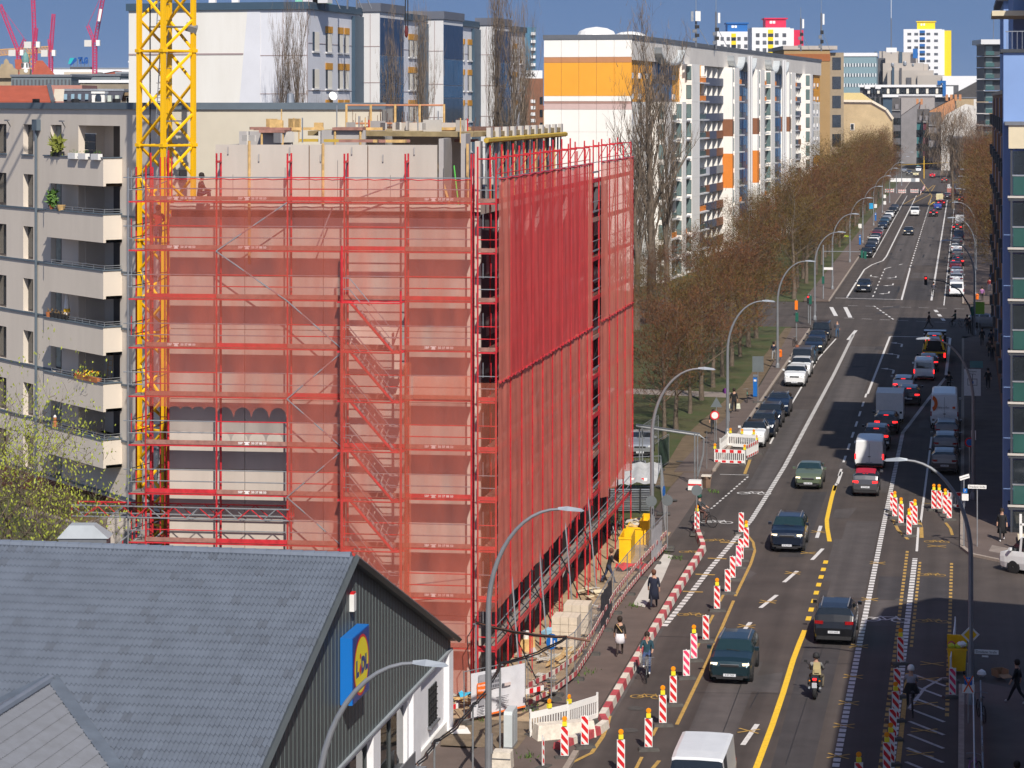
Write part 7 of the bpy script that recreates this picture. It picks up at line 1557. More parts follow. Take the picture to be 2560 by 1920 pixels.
# left parking rows
gl_='cars parked on the left before the crossing'
for px,py,kd,W_,Hh,m,lb in [(1986,968,'suv',1.84,1.62,WH,'white suv with black grille at the near end of the upper left row'),(2000,945,'suv',1.82,1.6,WH,'second white car directly behind the white suv'),(2003,925,'van',1.85,1.85,GY,'dark grey van behind the two white cars'),(2015,913,'hatch',1.7,1.5,SB,'small steel blue car in the upper left row'),(2033,886,'sedan',1.8,1.45,NV,'dark navy sedan, third from the crossing on the left'),(2041,871,'hatch',1.78,1.5,DB,'dark blue car, second from the crossing on the left'),(2051,853,'van',1.85,1.8,BK,'black people carrier nearest the crossing on the left')]:
    car(px,py,'t',kd,4.4,W_,Hh,m,lb,gl_,lit='h' if px in (2051,2033) else None)
for px,py,kd,m,mr,lb in [(1880,1120,'suv',WH,BK,'white suv with black roof parked behind the red and white barrier'),(1905,1096,'suv',NV,None,'dark navy suv parked behind the black roofed white one'),(1922,1071,'suv',NV,None,'dark suv, third in the lower left row'),(1943,1043,'hatch',DB,None,'blue grey estate car at the far end of the lower left row')]:
    car(px,py,'t',kd,4.4,1.82,1.58,m,lb,'cars parked on the lower left',mroof=mr,rack=True)
car(1592,1146,'t','hatch',4.4,1.8,1.5,SI,'silver car standing on the site entrance behind the netting',rz=.1)
# beyond and at the crossing
car(2159,732,'t','suv',4.4,1.8,1.6,NV,'dark car with lit headlamps waiting at the far stop line',lit='h')
car(0,0,'a','hatch',4.4,1.8,1.5,SI,'silver car crossing from the right seen side on',pos=S(2.6,262.5,.0),rz=-math.pi/2+.05)
car(2391.7,743,'a','van',4.6,1.83,1.9,WH,'white small van parked nearest the crossing on the right',lit='x')
gr_='cars parked on the right beyond the crossing'; rowR=[(2391,714,'suv',WH,'white car, second from the crossing in the right hand row'),(2392,697,'hatch',SI,'silver blue car, third from the crossing in the right hand row'),(2389,682,'hatch',MRN,'maroon car, fourth from the crossing in the right hand row'),(2395,668,'sedan',BK,'black car, fifth from the crossing in the right hand row'),(2394,650,'hatch',GY,'grey green car, sixth from the crossing in the right hand row'),(2391,634,'suv',WH,'white suv, seventh from the crossing in the right hand row'),(2393,617,'hatch',GY,'grey car behind the white suv in the right hand row'),(2397,603,'van',DB,'blue van in the right hand row'),(2393,580,'suv',BK,'black suv in the right hand row'),(2399,562,'van',WH,'white covered van in the right hand row'),(2405,508,'hatch',BK,'small black car pulled out under the right hand trees')]
for px,py,kd,m,lb in rowR: car(px,py,'a',kd,4.5,1.82,1.9 if kd=='van' else 1.52,m,lb,gr_,lit='x' if 'black' not in lb else 't',detail=1)
gm='cars driving on the far stretch'
for px,py,fc_,kd,m,lt,lb in [(2271,589,'t','suv',NV,'h','dark car driving towards the crossing in the left lane'),(2287,540,'t','van',WH,None,'white van driving towards the crossing'),(2334,542,'a','hatch',BK,'t','small black car driving away past the white van'),(2344,525,'a','hatch',BLV,None,'bright blue car driving away'),(2353,516,'a','hatch',RD,'t','red car driving away beside the bright blue one'),(2349,504,'a','van',CRE,None,'cream taxi van driving away'),(2368,497,'a','suv',NV,None,'dark suv beside the cream taxi van'),(2361,457,'a','suv',BK,'t','black suv with brake lamps at the far bend'),(2331,445,'a','hatch',RD,'t','red car at the far road narrowing'),(2296,430,'t','van',WH,None,'white minibus coming out of the far street'),(2289.5,441,'t','sedan',CRE,'h','cream taxi in front of the white minibus'),(2273,437,'t','hatch',GY,'h','grey car left of the cream taxi at the far junction'),(2260,431,'t','hatch',SI,None,'silver car leftmost at the far junction')]:
    car(px,py,fc_,kd,4.4,1.8,1.9 if kd=='van' else 1.5,m,lb,gm,lit=lt,detail=1)
tk=car(2379,489,'a','van',7,2.3,2.9,WH,'white flatbed truck with reddish tail board on the far stretch',gm,lit='x',detail=1,cat='truck'); blk('tail_board',(0,-3.55,1.3),(2.3,.1,1.2),mat('faded_red_tailboard',(.4,.15,.13),.6,var=.1),tk)
rowL=[(2165,645,'suv',BK,'black car nearest the crossing in the far left row'),(2175,632,'hatch',NV,'navy car, second in the far left row'),(2180,621,'suv',GY,'grey car, third in the far left row'),(2184,613,'hatch',WH,'white car, fourth in the far left row'),(2188,606,'hatch',DB,'dark blue car, fifth in the far left row'),(2191,599,'hatch',RD,'red car in the far left row'),(2195,592,'suv',SI,'silver suv in the far left row'),(2206,573,'hatch',DB,'dark blue car after the gap in the far left row'),(2211,564,'hatch',SB,'steel blue car in the far left row'),(2217,555,'hatch',SI,'silver car in the far left row'),(2223,546,'suv',WH,'white suv in the far left row'),(2231,536,'suv',BK,'black suv in the far left row'),(2236,529,'hatch',GY,'grey car at the end of the far left row')]
for px,py,kd,m,lb in rowL: car(px,py,'t',kd,4.4,1.8,1.52,m,lb,'cars parked on the far left beyond the crossing',detail=1)
car(0,0,'a','van',5.0,1.95,1.95,WH,'white van whose dark front corner enters at the right edge',pos=S(4.3,125.7),rz=.93,detail=1)
# ================================================================ bicycles, motorcycle, people
SKIN=mat('skin',(.45,.26,.18),.6,var=.05,vs=8); HAIR=mat('dark_hair',(.025,.016,.012),.8,var=0); HAIRB=mat('brown_hair',(.12,.05,.03),.8,var=0); SHOE=mat('white_shoe',(.6,.6,.6),.6,var=0); SHOEB=mat('dark_shoe',(.02,.02,.02),.6,var=0)
def cloth(n,c): return mat('cloth_'+n,c,.85,var=.18,vs=6,space='O')
PEND=[]
def person(loc,rz,top,legs,label,pose='walk',ph=.45,skirt=None,coat=0,hair=HAIR,shoe=SHOEB,h=1.76,bald=False,group=None,arms=None,hat=None,bag=None,lean=0,slim=1.0,bare=False):
    k=h/1.76; r=empty('person',loc,rz,label,'person',group); V=[];R=[];E=[];Z=[]
    def v(p,rad,zone): V.append(Vector(p)*k); R.append(rad*k*slim if zone!='s' else rad*k); Z.append(zone); return len(V)-1
    hipz=.93; dy=0
    if pose in('ride','moto'): hipz=.98 if pose=='ride' else .84
    if pose=='sit': hipz=.3
    pel=v((0,0,hipz),.15,'l'); wst=v((0,.01+lean*.3,hipz+.14),.135,'t'); ch=v((0,.0+lean*.75,hipz+.38),.165,'t'); nk=v((0,.01+lean,hipz+.53),.07,'s' ); hd=v((0,.03+lean*1.05,hipz+.64),.085,'s'); ht=v((0,.02+lean*1.05,hipz+.76),.095,'s')
    E+=[(pel,wst),(wst,ch),(ch,nk),(nk,hd),(hd,ht)]
    for sx,sg in ((1,1),(-1,-1)):
        sh=v((sx*.19,lean*.85,hipz+.45),.075,'t'); E.append((ch,sh)); a=ph*sg*-.6
        if pose in ('ride','moto'):
            el=v((sx*.26,lean*.85+.2,hipz+.24),.052,'t'); wr_=v((sx*.24,lean*.85+.42,hipz+.12),.036,'s'); hn=v((sx*.23,lean*.85+.5,hipz+.1),.04,'s')
        elif pose in('work','sit'): el=v((sx*.26,.16,hipz+.24),.052,'t'); wr_=v((sx*.16,.4,hipz+.14),.036,'s'); hn=v((sx*.12,.48,hipz+.12),.04,'s')
        else:
            el=v((sx*.25,math.sin(a)*.28+lean*.5,hipz+.18),.052,'t'); wr_=v((sx*.26,math.sin(a)*.42+.08,hipz-.05),.036,'s' if not coat else 's'); hn=v((sx*.26,math.sin(a)*.46+.11,hipz-.14),.04,'s')
        E+=[(sh,el),(el,wr_),(wr_,hn)]
        hp=v((sx*.095,0,hipz-.05),.105,'l'); E.append((pel,hp)); b=ph*sg
        if pose=='ride': kn=v((sx*.12,.38,hipz-.18+.1*sg),.07,'l'); an=v((sx*.12,.28,hipz-.6+.14*sg),.045,'l'); to=v((sx*.12,.42,hipz-.66+.14*sg),.04,'f')
        elif pose=='sit': kn=v((sx*.14,.4,.42),.07,'l'); an=v((sx*.14,.42,.08),.045,'l'); to=v((sx*.14,.55,.05),.04,'f')
        elif pose=='moto': kn=v((sx*.24,.4,hipz-.1),.085,'l'); an=v((sx*.24,.18,hipz-.48),.055,'l'); to=v((sx*.24,.36,hipz-.53),.05,'f')
        else:
            kn=v((sx*.1,math.sin(b)*.42*.9+(.05 if sg<0 else .02),.5),.068,'s' if skirt=='bare' else 'l'); an=v((sx*.1,math.sin(b)*.75+(-.04 if b<0 else 0),.1+(.1 if b<-.1 else 0)),.045,'s' if skirt=='bare' else 'l'); to=v((sx*.11,math.sin(b)*.75+.15,.045+(.02 if b<-.1 else 0)),.042,'f')
        E+=[(hp,kn),(kn,an),(an,to)]
    me=bpy.data.meshes.new('body'); me.from_pydata([tuple(q) for q in V],E,[]); o=bpy.data.objects.new('body',me); COL.objects.link(o)
    sk_=o.modifiers.new('s','SKIN'); sk_.use_smooth_shade=True
    for i,d in enumerate(me.skin_vertices[0].data): d.radius=(R[i],R[i]*(.8 if i in (1,2,0) else 1)); d.use_root=(i==0)
    sb_=o.modifiers.new('u','SUBSURF'); sb_.levels=1; sb_.render_levels=1
    PEND.append((o,r,V,R,E,Z,top,legs,shoe))
    hz=(hipz+.74)*k; hy=(.02+lean*1.05)*k
    if hat: MB().lathe([(.135,-.08),(.14,0),(.12,.08),(.07,.13),(.01,.145)],n=12).build('helmet' if hat is not SHOE else 'hat',hat,r,(0,hy-.01,hz+.03),smooth='all')
    elif not bald: MB().lathe([(.09,-.12),(.117,-.04),(.12,.03),(.1,.08),(.05,.115),(.005,.122)],n=12).build('hair',hair,r,(0,hy-.025,hz+.02),smooth='all')
    fm=MB(); 
    for sx in (1,-1): fm.box(sx*.035-.014,sx*.035+.014,.088,.1,.015,.03); 
    fm.box(-.025,.025,.086,.098,-.055,-.045); fm.build('face_features',SHOEB,r,(0,hy+.01,hz-.02)); MB().add([(-.015,.09,-.02),(.015,.09,-.02),(0,.118,-.025),(0,.09,.03)],[(0,1,2),(1,3,2),(3,0,2)]).build('nose',SKIN,r,(0,hy+.01,hz-.02))
    if coat: MB().lathe([(.235+.03*coat,-coat*.55),(.22,-.1),(.18,.14),(.2,.4),(.12,.5)],n=12).build('coat',top,r,(0,.0,hipz*k),smooth='all').scale=(1,.72,1)
    if skirt: MB().lathe([(.23,-.32),(.21,-.1),(.16,.08)],n=12).build('skirt',skirt if skirt!='bare' else SHOE,r,(0,0,hipz*k),smooth='all').scale=(1,.8,1)
    return r
def gpos(px,py,z=.0): return G(px,py,z)
# bicycle: wheels in the yz plane, rider faces +y
def bicycle(loc,rz,m,label,basket=False,group=None,name='bicycle'):
    b=empty(name,loc,rz,label,'bicycle',group)
    for yy,nm_ in ((.52,'front_wheel'),(-.52,'rear_wheel')):
        w=MB(); w.tube([(0,yy+.33*math.cos(a),.34+.33*math.sin(a)) for a in [2*math.pi*i/20 for i in range(21)]],.02,5,0,False)
        for i in range(6): a=math.pi*i/6; w.tube([(0,yy-.31*math.cos(a),.34-.31*math.sin(a)),(0,yy+.31*math.cos(a),.34+.31*math.sin(a))],.004,3)
        w.build(nm_,TYRE,b)
    f=MB()
    for p,q in [((0,-.52,.34),(0,-.12,.34)),((0,-.12,.34),(0,-.22,.92)),((0,-.52,.34),(0,-.2,.8)),((0,-.12,.34),(0,.36,.78)),((0,-.19,.78),(0,.34,.86)),((0,.33,.9),(0,.52,.34))]: f.tube([p,q],.019,5)
    f.build('frame',m,b); h=MB(); h.tube([(-.3,.2,1.0),(-.08,.3,1.02),(.08,.3,1.02),(.3,.2,1.0)],.014,5); h.tube([(0,.33,.88),(0,.3,1.02)],.014,5); h.build('handlebar',GREY,b)
    MB().add([(-.09,-.36,.95),(.09,-.36,.95),(.03,-.06,.95),(-.03,-.06,.95),(0,-.2,.99)],[(0,1,4),(1,2,4),(2,3,4),(3,0,4),(0,3,2,1)]).build('saddle',BLK,b)
    if basket:
        g_=MB(); 
        for z in (.78,.88,.98,1.05):
            g_.tube([(-.2,.45,z),(.2,.45,z),(.2,.72,z),(-.2,.72,z),(-.2,.45,z)],.008,3)
        for x in (-.2,-.1,0,.1,.2): g_.tube([(x,.72,.78),(x,.72,1.05)],.006,3); g_.tube([(x,.45,.78),(x,.45,1.05)],.006,3)
        g_.build('basket',GALV,b)
    return b
A=-TH
person(gpos(1549.7,1640,.06),A+.1,cloth('black_leather',(.02,.017,.015)),cloth('dark_tights',(.05,.035,.03)),'woman in black jacket and white skirt walking away on the pavement',skirt=cloth('white_skirt',(.7,.68,.72)),shoe=SHOE,h=1.7,slim=.92)
pb=empty('shoulder_strap',gpos(1549.7,1640,.06),A,'tan shoulder strap worn across the black jacket','bag'); MB().bar((-.13,-.17,1.42),(.12,-.17,1.08),.035,.02).build('strap',WOOD,pb)
person(gpos(1634.6,1522,.06),A+.05,cloth('navy_down',(.012,.016,.035)),cloth('dark_trousers',(.02,.022,.035)),'person in long navy down coat walking away on the pavement',coat=.9,hair=HAIRB,shoe=SHOE,h=1.84)
p=gpos(1618.5,1700); bicycle((p.x,p.y,0),A+math.pi+.05,GALV,'silver bicycle with wire front basket ridden towards the camera',True); person((p.x+.03,p.y+.7,0),A+math.pi+.05,cloth('petrol_jacket',(.015,.05,.07)),cloth('blue_jeans',(.05,.08,.18)),'man in petrol jacket and sunglasses cycling towards the camera',pose='ride',shoe=SHOE,h=1.78)
KID=None
p=gpos(1764,1318); bicycle((p.x-.1,p.y+.1,0),A-1.9,BLK,'dark bicycle with thick tyres riding in from the left'); person((p.x-.3,p.y+.15,0),A-1.9,cloth('charcoal_jacket',(.05,.055,.06)),cloth('brown_trousers',(.13,.07,.06)),'cyclist in charcoal jacket and green cap riding in by the lone beacon',pose='ride',hat=cloth('green_cap',(.01,.07,.05)),lean=-.05)
person(gpos(1521,1460),A-1.2,cloth('black_work',(.015,.015,.018)),cloth('work_trousers',(.03,.04,.08)),'site worker in black jacket busy beside the yellow bin',pose='work',hair=HAIRB,lean=.15)
person(gpos(1835,1031,.12),A,cloth('black_hoodie',(.012,.012,.014)),cloth('black_jeans',(.015,.015,.02)),'person in black carrying two shopping bags away along the pavement',shoe=SHOE,h=1.85)
for sx in (-1,1):
    p=gpos(1835+sx*11,1020,.4); bg_=empty('shopping_bag',(p.x,p.y,.35),A,'pale shopping bag in the '+('left' if sx<0 else 'right')+' hand of the person in black','bag'); MB().add([(-.16,-.08,0),(.16,-.08,0),(.16,.08,0),(-.16,.08,0),(-.12,-.03,.4),(.12,-.03,.4),(.12,.03,.4),(-.12,.03,.4)],[(0,3,2,1),(4,5,6,7),(0,1,5,4),(1,2,6,5),(2,3,7,6),(3,0,4,7)]).build('bag_body',mat('bag_print',(.6,.62,.5),.6,var=.3,vs=4),bg_)
person(gpos(1783,1085,.12),A+math.pi,cloth('dark_top',(.02,.02,.025)),cloth('dark_grey_trousers',(.03,.03,.035)),'dark clothed person standing behind the ring sign',ph=.1)
person(gpos(1934,902,.12),A,cloth('navy_jacket',(.015,.02,.04)),cloth('light_grey_trousers',(.25,.25,.26)),'pedestrian in navy jacket and pale trousers by the far lamp post')
person(gpos(2093,845),A,cloth('slate_jacket',(.07,.075,.1)),cloth('jeans',(.04,.09,.17)),'bald man in slate jacket walking on the road past the parked cars',bald=True)
person(gpos(2322.6,821),A+1.4,cloth('dark_brown',(.05,.025,.02)),cloth('black_legs',(.015,.015,.018)),'pedestrian in dark clothes striding across the shaded crossing',ph=.6)
p=gpos(2336,742); bicycle((p.x,p.y,0),A,BLK,'bicycle ridden away under the red traffic light'); person((p.x,p.y+.5,0),A,cloth('grey_rucksack_top',(.06,.06,.08)),cloth('black_legs',(.015,.015,.018)),'cyclist with grey rucksack riding away under the red traffic light',pose='ride')
person(gpos(2105.6,605,.12),A+math.pi,cloth('black_hoodie',(.012,.012,.014)),cloth('black_legs',(.015,.015,.018)),'person in black beside the yellow and pink poster stand')
sh_='pedestrians on the shaded right pavement'
for px,py,tp,lg2,lb,pz in [(2455,864,'black_hoodie','black_legs','person in black walking towards the crossing, alone in mid pavement','walk'),(2474,893,'dark_brown','black_legs','pedestrian in brown among the group by the house wall','walk'),(2480,905,'black_hoodie','dark_trousers','taller pedestrian in black beside the brown clothed one','walk'),(2470,973,'black_work','black_jeans','pedestrian in black with white shoes on the shaded pavement','walk'),(2478,868,'navy_jacket','black_legs','pedestrian by the wall near the orange bag','walk'),(2505,1352,'black_hoodie','black_legs','hooded figure in a long dark coat standing in the shade by the kerb corner','walk'),(2418,829,'dark_top','black_legs','dark pedestrian waiting at the near right corner','walk'),(2424,836,'black_work','black_legs','second dark pedestrian waiting at the near right corner','walk')]:
    person(gpos(px,py,.12),A+(math.pi if int(px)%2 else 0),_m['cloth_'+tp],_m['cloth_'+lg2],lb,group=sh_,coat=.9 if px==2505 else 0,shoe=SHOE if px in (2470,2505) else SHOEB)
person(gpos(2455,753,.12),A,cloth('purple_green',(.3,.12,.3)),_m['cloth_black_legs'],'pedestrian in lilac jacket beyond the crossing'); person(gpos(2474,729,.12),A,cloth('red_jacket',(.3,.03,.03)),cloth('denim',(.1,.1,.14)),'pedestrian in red jacket beyond the crossing'); person(gpos(2478,712,.12),A,cloth('blue_jacket',(.03,.07,.2)),_m['cloth_denim'],'pedestrian in blue jacket behind the red one')
p=gpos(2393,818); bicycle((p.x,p.y,0),A+1.3,BLK,'dark bicycle waiting at the crossing in the shade'); person((p.x-.2,p.y,0),A+1.3,cloth('dark_green',(.02,.05,.04)),_m['cloth_black_legs'],'cyclist in dark green waiting at the crossing in the shade',pose='ride')
p=gpos(2375,985); bicycle((p.x,p.y,0),A,BLK,'bicycle ridden away in front of the parcel van'); person((p.x,p.y+.5,0),A,_m['cloth_black_hoodie'],_m['cloth_black_legs'],'dark cyclist just ahead of the parked parcel van',pose='ride')
p=gpos(2290,1800); bicycle((p.x,p.y+.85,0),A+.05,BLK,'black bicycle ridden away over the hatched field'); person((p.x,p.y+1.2,0),A+.05,cloth('grey_vest',(.3,.3,.34)),_m['cloth_black_legs'],'cyclist in pale vest and white helmet riding over the hatched field',pose='ride',hat=WHT); 
jk=empty('jacket',(p.x,p.y+1.1,.8),A,'black jacket tied round the hips of the hatched field cyclist','jacket'); MB().lathe([(.34,-.25),(.27,-.05),(.19,.14)],n=10).build('jacket_skirt',_m['cloth_black_hoodie'],jk,(0,-.05,.25)).scale=(1,.5,1)
person(gpos(2543,1760,.12),A+1.3,_m['cloth_black_work'],_m['cloth_black_legs'],'man in black striding left near the cardboard box',shoe=SHOE,ph=.55)
person(gpos(2542,2035,.12),A+1.0,cloth('burgundy',(.16,.02,.03)),_m['cloth_black_legs'],'person in burgundy jacket cut by the lower right corner')
cp=FR(2.15,.35,20.13); person((cp.x,cp.y,cp.z),-1.2,cloth('dark_work_jacket',(.05,.04,.045)),cloth('work_trousers',(.03,.04,.08)),'worker crouching behind the net on the top scaffold deck',pose='sit',lean=.1)
cp=FR(.35,.6,18.15); person((cp.x,cp.y,cp.z),.2,cloth('red_work_jacket',(.4,.03,.03)),cloth('work_trousers',(.03,.04,.08)),'worker in red half hidden behind the left scaffold post',pose='work')
# motorcycle
p=gpos(2047,1752); mo=empty('motorcycle',(p.x,p.y+.95,0),A,'dark motorcycle with upright rear mudguard driving away in mid road','motorcycle')
for yy,nm_ in ((.72,'front_wheel'),(-.7,'rear_wheel')):
    w=MB(); w.T=Matrix.Translation((0,yy,.32))@Matrix.Rotation(math.pi/2,4,'Y'); w.lathe([(.18,-.06),(.3,-.07),(.32,-.03),(.32,.03),(.3,.07),(.18,.06)],n=16); w.build(nm_,TYRE,mo,smooth=True)
mb=MB(); mb.prismx([(-.3,.35),(.35,.3),(.45,.6),(.3,.95),(-.1,.85),(-.75,.95),(-.8,.8),(-.35,.62)],-.13,.13); mb.build('frame_body',BK,mo); blk('seat',(0,-.3,.88),(.28,.75,.1),BLK,mo); blk('tail_light',(0,-.86,.84),(.14,.06,.08),TLON,mo); blk('number_plate',(0,-.98,.62),(.2,.02,.22),PLT,mo,(.25,0,0)); blk('mudguard',(0,-.9,.72),(.14,.2,.04),BLK,mo,(.5,0,0))
for sx in (1,-1): blk('side_case',(sx*.23,-.5,.66),(.12,.36,.26),BLK,mo); pipe('mirror_stem',(sx*.22,.38,1.02),(sx*.42,.32,1.28),.012,BLK,mo); blk('mirror',(sx*.44,.32,1.3),(.14,.03,.09),BLK,mo); blk('indicator',(sx*.2,-.84,.78),(.06,.04,.04),AMB,mo); pipe('exhaust',(sx*.16,0,.35),(sx*.22,-.8,.48),.05,GALV,mo)
pipe('handlebar',(-.36,.36,1.02),(.36,.36,1.02),.018,BLK,mo)
person((p.x,p.y+.85,0),A,cloth('camo_jacket',(.2,.2,.19)),cloth('khaki',(.12,.1,.07)),'motorcyclist in grey camouflage jacket and black helmet driving away',pose='moto',hat=BLK,h=1.78,slim=1.1)
bp=empty('rucksack',(p.x,p.y+.85-.26,1.16),A,'tan rucksack on the back of the motorcyclist','bag'); MB().add([(-.17,-.1,-.22),(.17,-.1,-.22),(.17,.1,-.22),(-.17,.1,-.22),(-.13,-.06,.25),(.13,-.06,.25),(.13,.08,.25),(-.13,.08,.25)],[(0,3,2,1),(4,5,6,7),(0,1,5,4),(1,2,6,5),(2,3,7,6),(3,0,4,7)]).build('rucksack_body',mat('tan_rucksack',(.4,.33,.17),.8,var=.15),bp); blk('pocket',(0,-.13,-.06),(.2,.05,.16),_m['tan_rucksack'],bp)
# parked bicycles
bicycle(gpos(1868,1005,.12),A+.1,mat('turquoise_frame',(.02,.35,.3),.4,var=0),'turquoise hire bicycle parked by the blue parking meter'); bicycle(gpos(1988,868,.12),A+.4,BLK,'dark bicycle leaning on the sign post on the left pavement'); bicycle(gpos(2453,1800,.12),A+.2,GREY,'bicycle with red rear lamp parked by the fenced kerb, upper one'); bicycle(gpos(2430,1960,.12),A-.4,_m['cloth_purple_green'],'magenta framed bicycle parked at the lower right edge')


dg=bpy.context.evaluated_depsgraph_get(); dg.update()
for o,r,V,R,E,Z,top,legs,shoe in PEND:      # turn every skinned skeleton into one continuous body mesh
    m2=bpy.data.meshes.new_from_object(o.evaluated_get(dg)); mats={'s':SKIN,'t':top,'l':legs,'f':shoe}; keys=['s','t','l','f']; m2.materials.clear()
    for q in keys: m2.materials.append(mats[q])
    for p in m2.polygons:
        c=p.center; best=9;bz='t'
        for a,b in E:
            A_,B_=V[a],V[b]; ab=B_-A_; u=max(0,min(1,(c-A_).dot(ab)/max(1e-9,ab.length_squared))); d=(A_+ab*u-c).length-R[a]*.5
            if d<best: best=d; bz=Z[b] if u>.35 else Z[a]
        p.material_index=keys.index(bz); p.use_smooth=True
    m2.name='body'; link('body',m2,r)
for q in PEND: bpy.data.objects.remove(q[0])
# ================================================================ building site along the pavement
def sh2(name,pts,z,m): return sheet(name,PT(pts),z,m)
sheet('site_ground',[(-20,92),(-16.3,92),(-16.15,134),(-20,134)],.068,SAND)
sh2('concrete_strip',[(1582,1515),(1612,1522),(1655,1455),(1682,1392),(1660,1388),(1625,1440)],.075,CONCL)
sheet('site_ground',[(-19.3,88),(-16.4,88),(-16.3,92),(-20,92)],.069,mat('site_dirt',(.16,.12,.08),.95,var=.35,vs=2,bump=.8,bs=8))
random.seed(31)
def wire_panel(a,b,label,h=2.0,cover=None,grp='mobile wire fences round the site',strips=True):
    a=Vector((a.x,a.y,.06)); b=Vector((b.x,b.y,.06)); d=b-a; L=d.length; rz=math.atan2(d.y,d.x); r=empty('wire_fence',a,rz,label,'fence',grp)
    for x in (0,L): pipe('upright',(x,0,.05),(x,0,h),.022,GALV,r)
    for z in (.12,h): pipe('top_tube',(0,0,z),(L,0,z),.018,GALV,r)
    mb=MB(); n=int(L/.16)
    for i in range(1,n): mb.bar((L*i/n,0,.12),(L*i/n,0,h),.006)
    for i in range(1,9): mb.bar((0,0,.12+(h-.12)*i/9),(L,0,.12+(h-.12)*i/9),.006)
    o=mb.build('wire_grid',GALV,r); o['kind']='stuff'
    link('foot',FOOT,r,(0,0,0),math.pi/2)
    if strips:
        for z0 in (.85,.15):
            blk('board',(L/2,-.04,z0+.11),(L,.03,.2),WHTF,r); k=max(3,int(L/.3))
            for i in range(0,k,2): blk('red_stripe',(L*(i+.5)/k,-.045,z0+.11),(L/k,.035,.2),REDF,r)
    return r
fl=[(1160,1812),(1314,1779)]
f0=wire_panel(G(1160,1812),G(1314,1779),'fence panel carrying the large printed site banner',strips=False)
F1=[(1320,1776),(1385,1742),(1437,1703),(1478,1640),(1510,1580),(1534,1537),(1568,1490),(1600,1450),(1634,1412),(1666,1376)]
for i,(p,q) in enumerate(zip(F1,F1[1:])): wire_panel(G(*p),G(*q),'wire fence panel with striped boards, '+['next to the banner','beside the blue pedestrian sign','beside the plank pile','beside the block pallets','right of the block pallets','left of the woman in white skirt','left of the person in the long coat','beside the yellow container','farthest, below the lamp post'][i])
wire_panel(G(1668,1372),G(1659,1290),'wire fence panel turning away behind the round sign',cover=None,strips=False); wire_panel(G(1659,1288),G(1652,1225),'wire fence panel by the pipe rack',strips=False); wire_panel(G(1652,1222),G(1570,1226),'wire fence panel closing the yard behind the pipe rack',strips=False); wire_panel(G(1646,1178),G(1672,1162),'wire fence panel on the grass with green cloth',strips=False); wire_panel(G(1604,1140),G(1646,1110),'wire fence panel leading back past the silver car',strips=False)
for (p,q,lb,m) in [((1647,1178),(1672,1162),'dark green cloth tied to the fence on the grass',mat('green_cloth',(.03,.06,.04),.9,var=.2,vs=3)),((1628,1420),(1655,1388),'whitish torn banner with orange mark hanging on the far fence',mat('dirty_banner',(.4,.38,.38),.8,var=.15,vs=2)),((1502,1596),(1530,1543),'black printed banner hanging on the site fence',mat('black_banner',(.04,.04,.045),.7,var=.4,vs=4))]:
    a=G(*p);b=G(*q); make_net('banner',[Vector((a.x,a.y-.06,.3)),Vector((b.x,b.y-.06,.3)),Vector((b.x,b.y-.06,1.95)),Vector((a.x,a.y-.06,1.95))],10,6,m,None,.05); tag(bpy.data.objects[[o.name for o in COL.objects][-1]],lb,'banner')
# large banner
a=G(1178,1806);b=G(1312,1777); d=(b-a); L=d.length; rz=math.atan2(d.y,d.x); bn=empty('site_banner',Vector((a.x,a.y-.3,.25)),rz,'large white printed banner with orange block and pictured flats on the near site fence','banner')
make_net('cloth',[Vector((0,0,0)),Vector((L,0,0)),Vector((L,0,1.72)),Vector((0,0,1.72))],24,10,mat('banner_white',(.62,.62,.66),.7,var=.06,vs=3),bn,.03)
def bq(name,x0,x1,z0,z1,m,y=-.09): return blk(name,((x0+x1)/2,y,(z0+z1)/2),(x1-x0,.01,z1-z0),m,bn)
GP=mat('print_grey',(.3,.3,.33),.7,var=.25,vs=3); OP=mat('print_orange',(.8,.16,.02),.6,var=.05); DP=mat('print_dark',(.08,.08,.1),.7,var=0)
bq('orange_block',.22,.78,.72,1.32,OP,-.1); bq('printed_house',.3,1.45,1.0,1.62,GP,-.085); bq('orange_edge',.9,L-.05,.0,.07,OP)
for i in range(7):
    for j in range(3): bq('printed_window',.85+.09*i*1.0,.9+.09*i,1.05+.18*j,1.15+.18*j,DP,-.095)
for i,tx in enumerate(['Hier entstehen','Wohnungen','Anhalter']): text('banner_text',tx,.13,TW,bn,(.26,-.108,1.22-.19*i),(math.pi/2,0,0),.003,.62,'LEFT')
for i in range(7): bq('printed_line',1.2+(i%2)*.05,1.85-(i%3)*.1,.2+.07*i,.215+.07*i,DP)
for i in range(5): bq('printed_line',.24,.62-(i%2)*.08,.1+.06*i,.115+.06*i,DP)
bq('printed_portrait',.3,.62,.42,.68,GP); bq('printed_box',1.5,1.62,1.0,1.12,DP); bq('printed_box',1.63,1.95,1.0,1.12,mat('print_pale_pink',(.6,.5,.48),.7,var=0))
# warning boards with text marks
def rwboard(p,q,z,label,n=7,w=.2,m=REDP):
    a=G(*p);b=G(*q); a.z=b.z=z; d=b-a; r=empty('striped_board',a,math.atan2(d.y,d.x),label,'barrier board','striped boards on the site'); L=d.length
    blk('board',(L/2,0,0),(L,.03,w),WHT,r)
    for i in range(1,n,2): blk('red_stripe',(L*(i+.5)/n,-.01,0),(L/n,.035,w*.98),m,r)
rwboard((1314,1790),(1359,1779),.95,'striped board at the end of the banner',5); rwboard((1126,1800),(1145,1796),.5,'short striped board behind the supermarket corner',3)
rwboard((1577,1250),(1618,1250),1.2,'striped board before the grey trailer',5,.28)
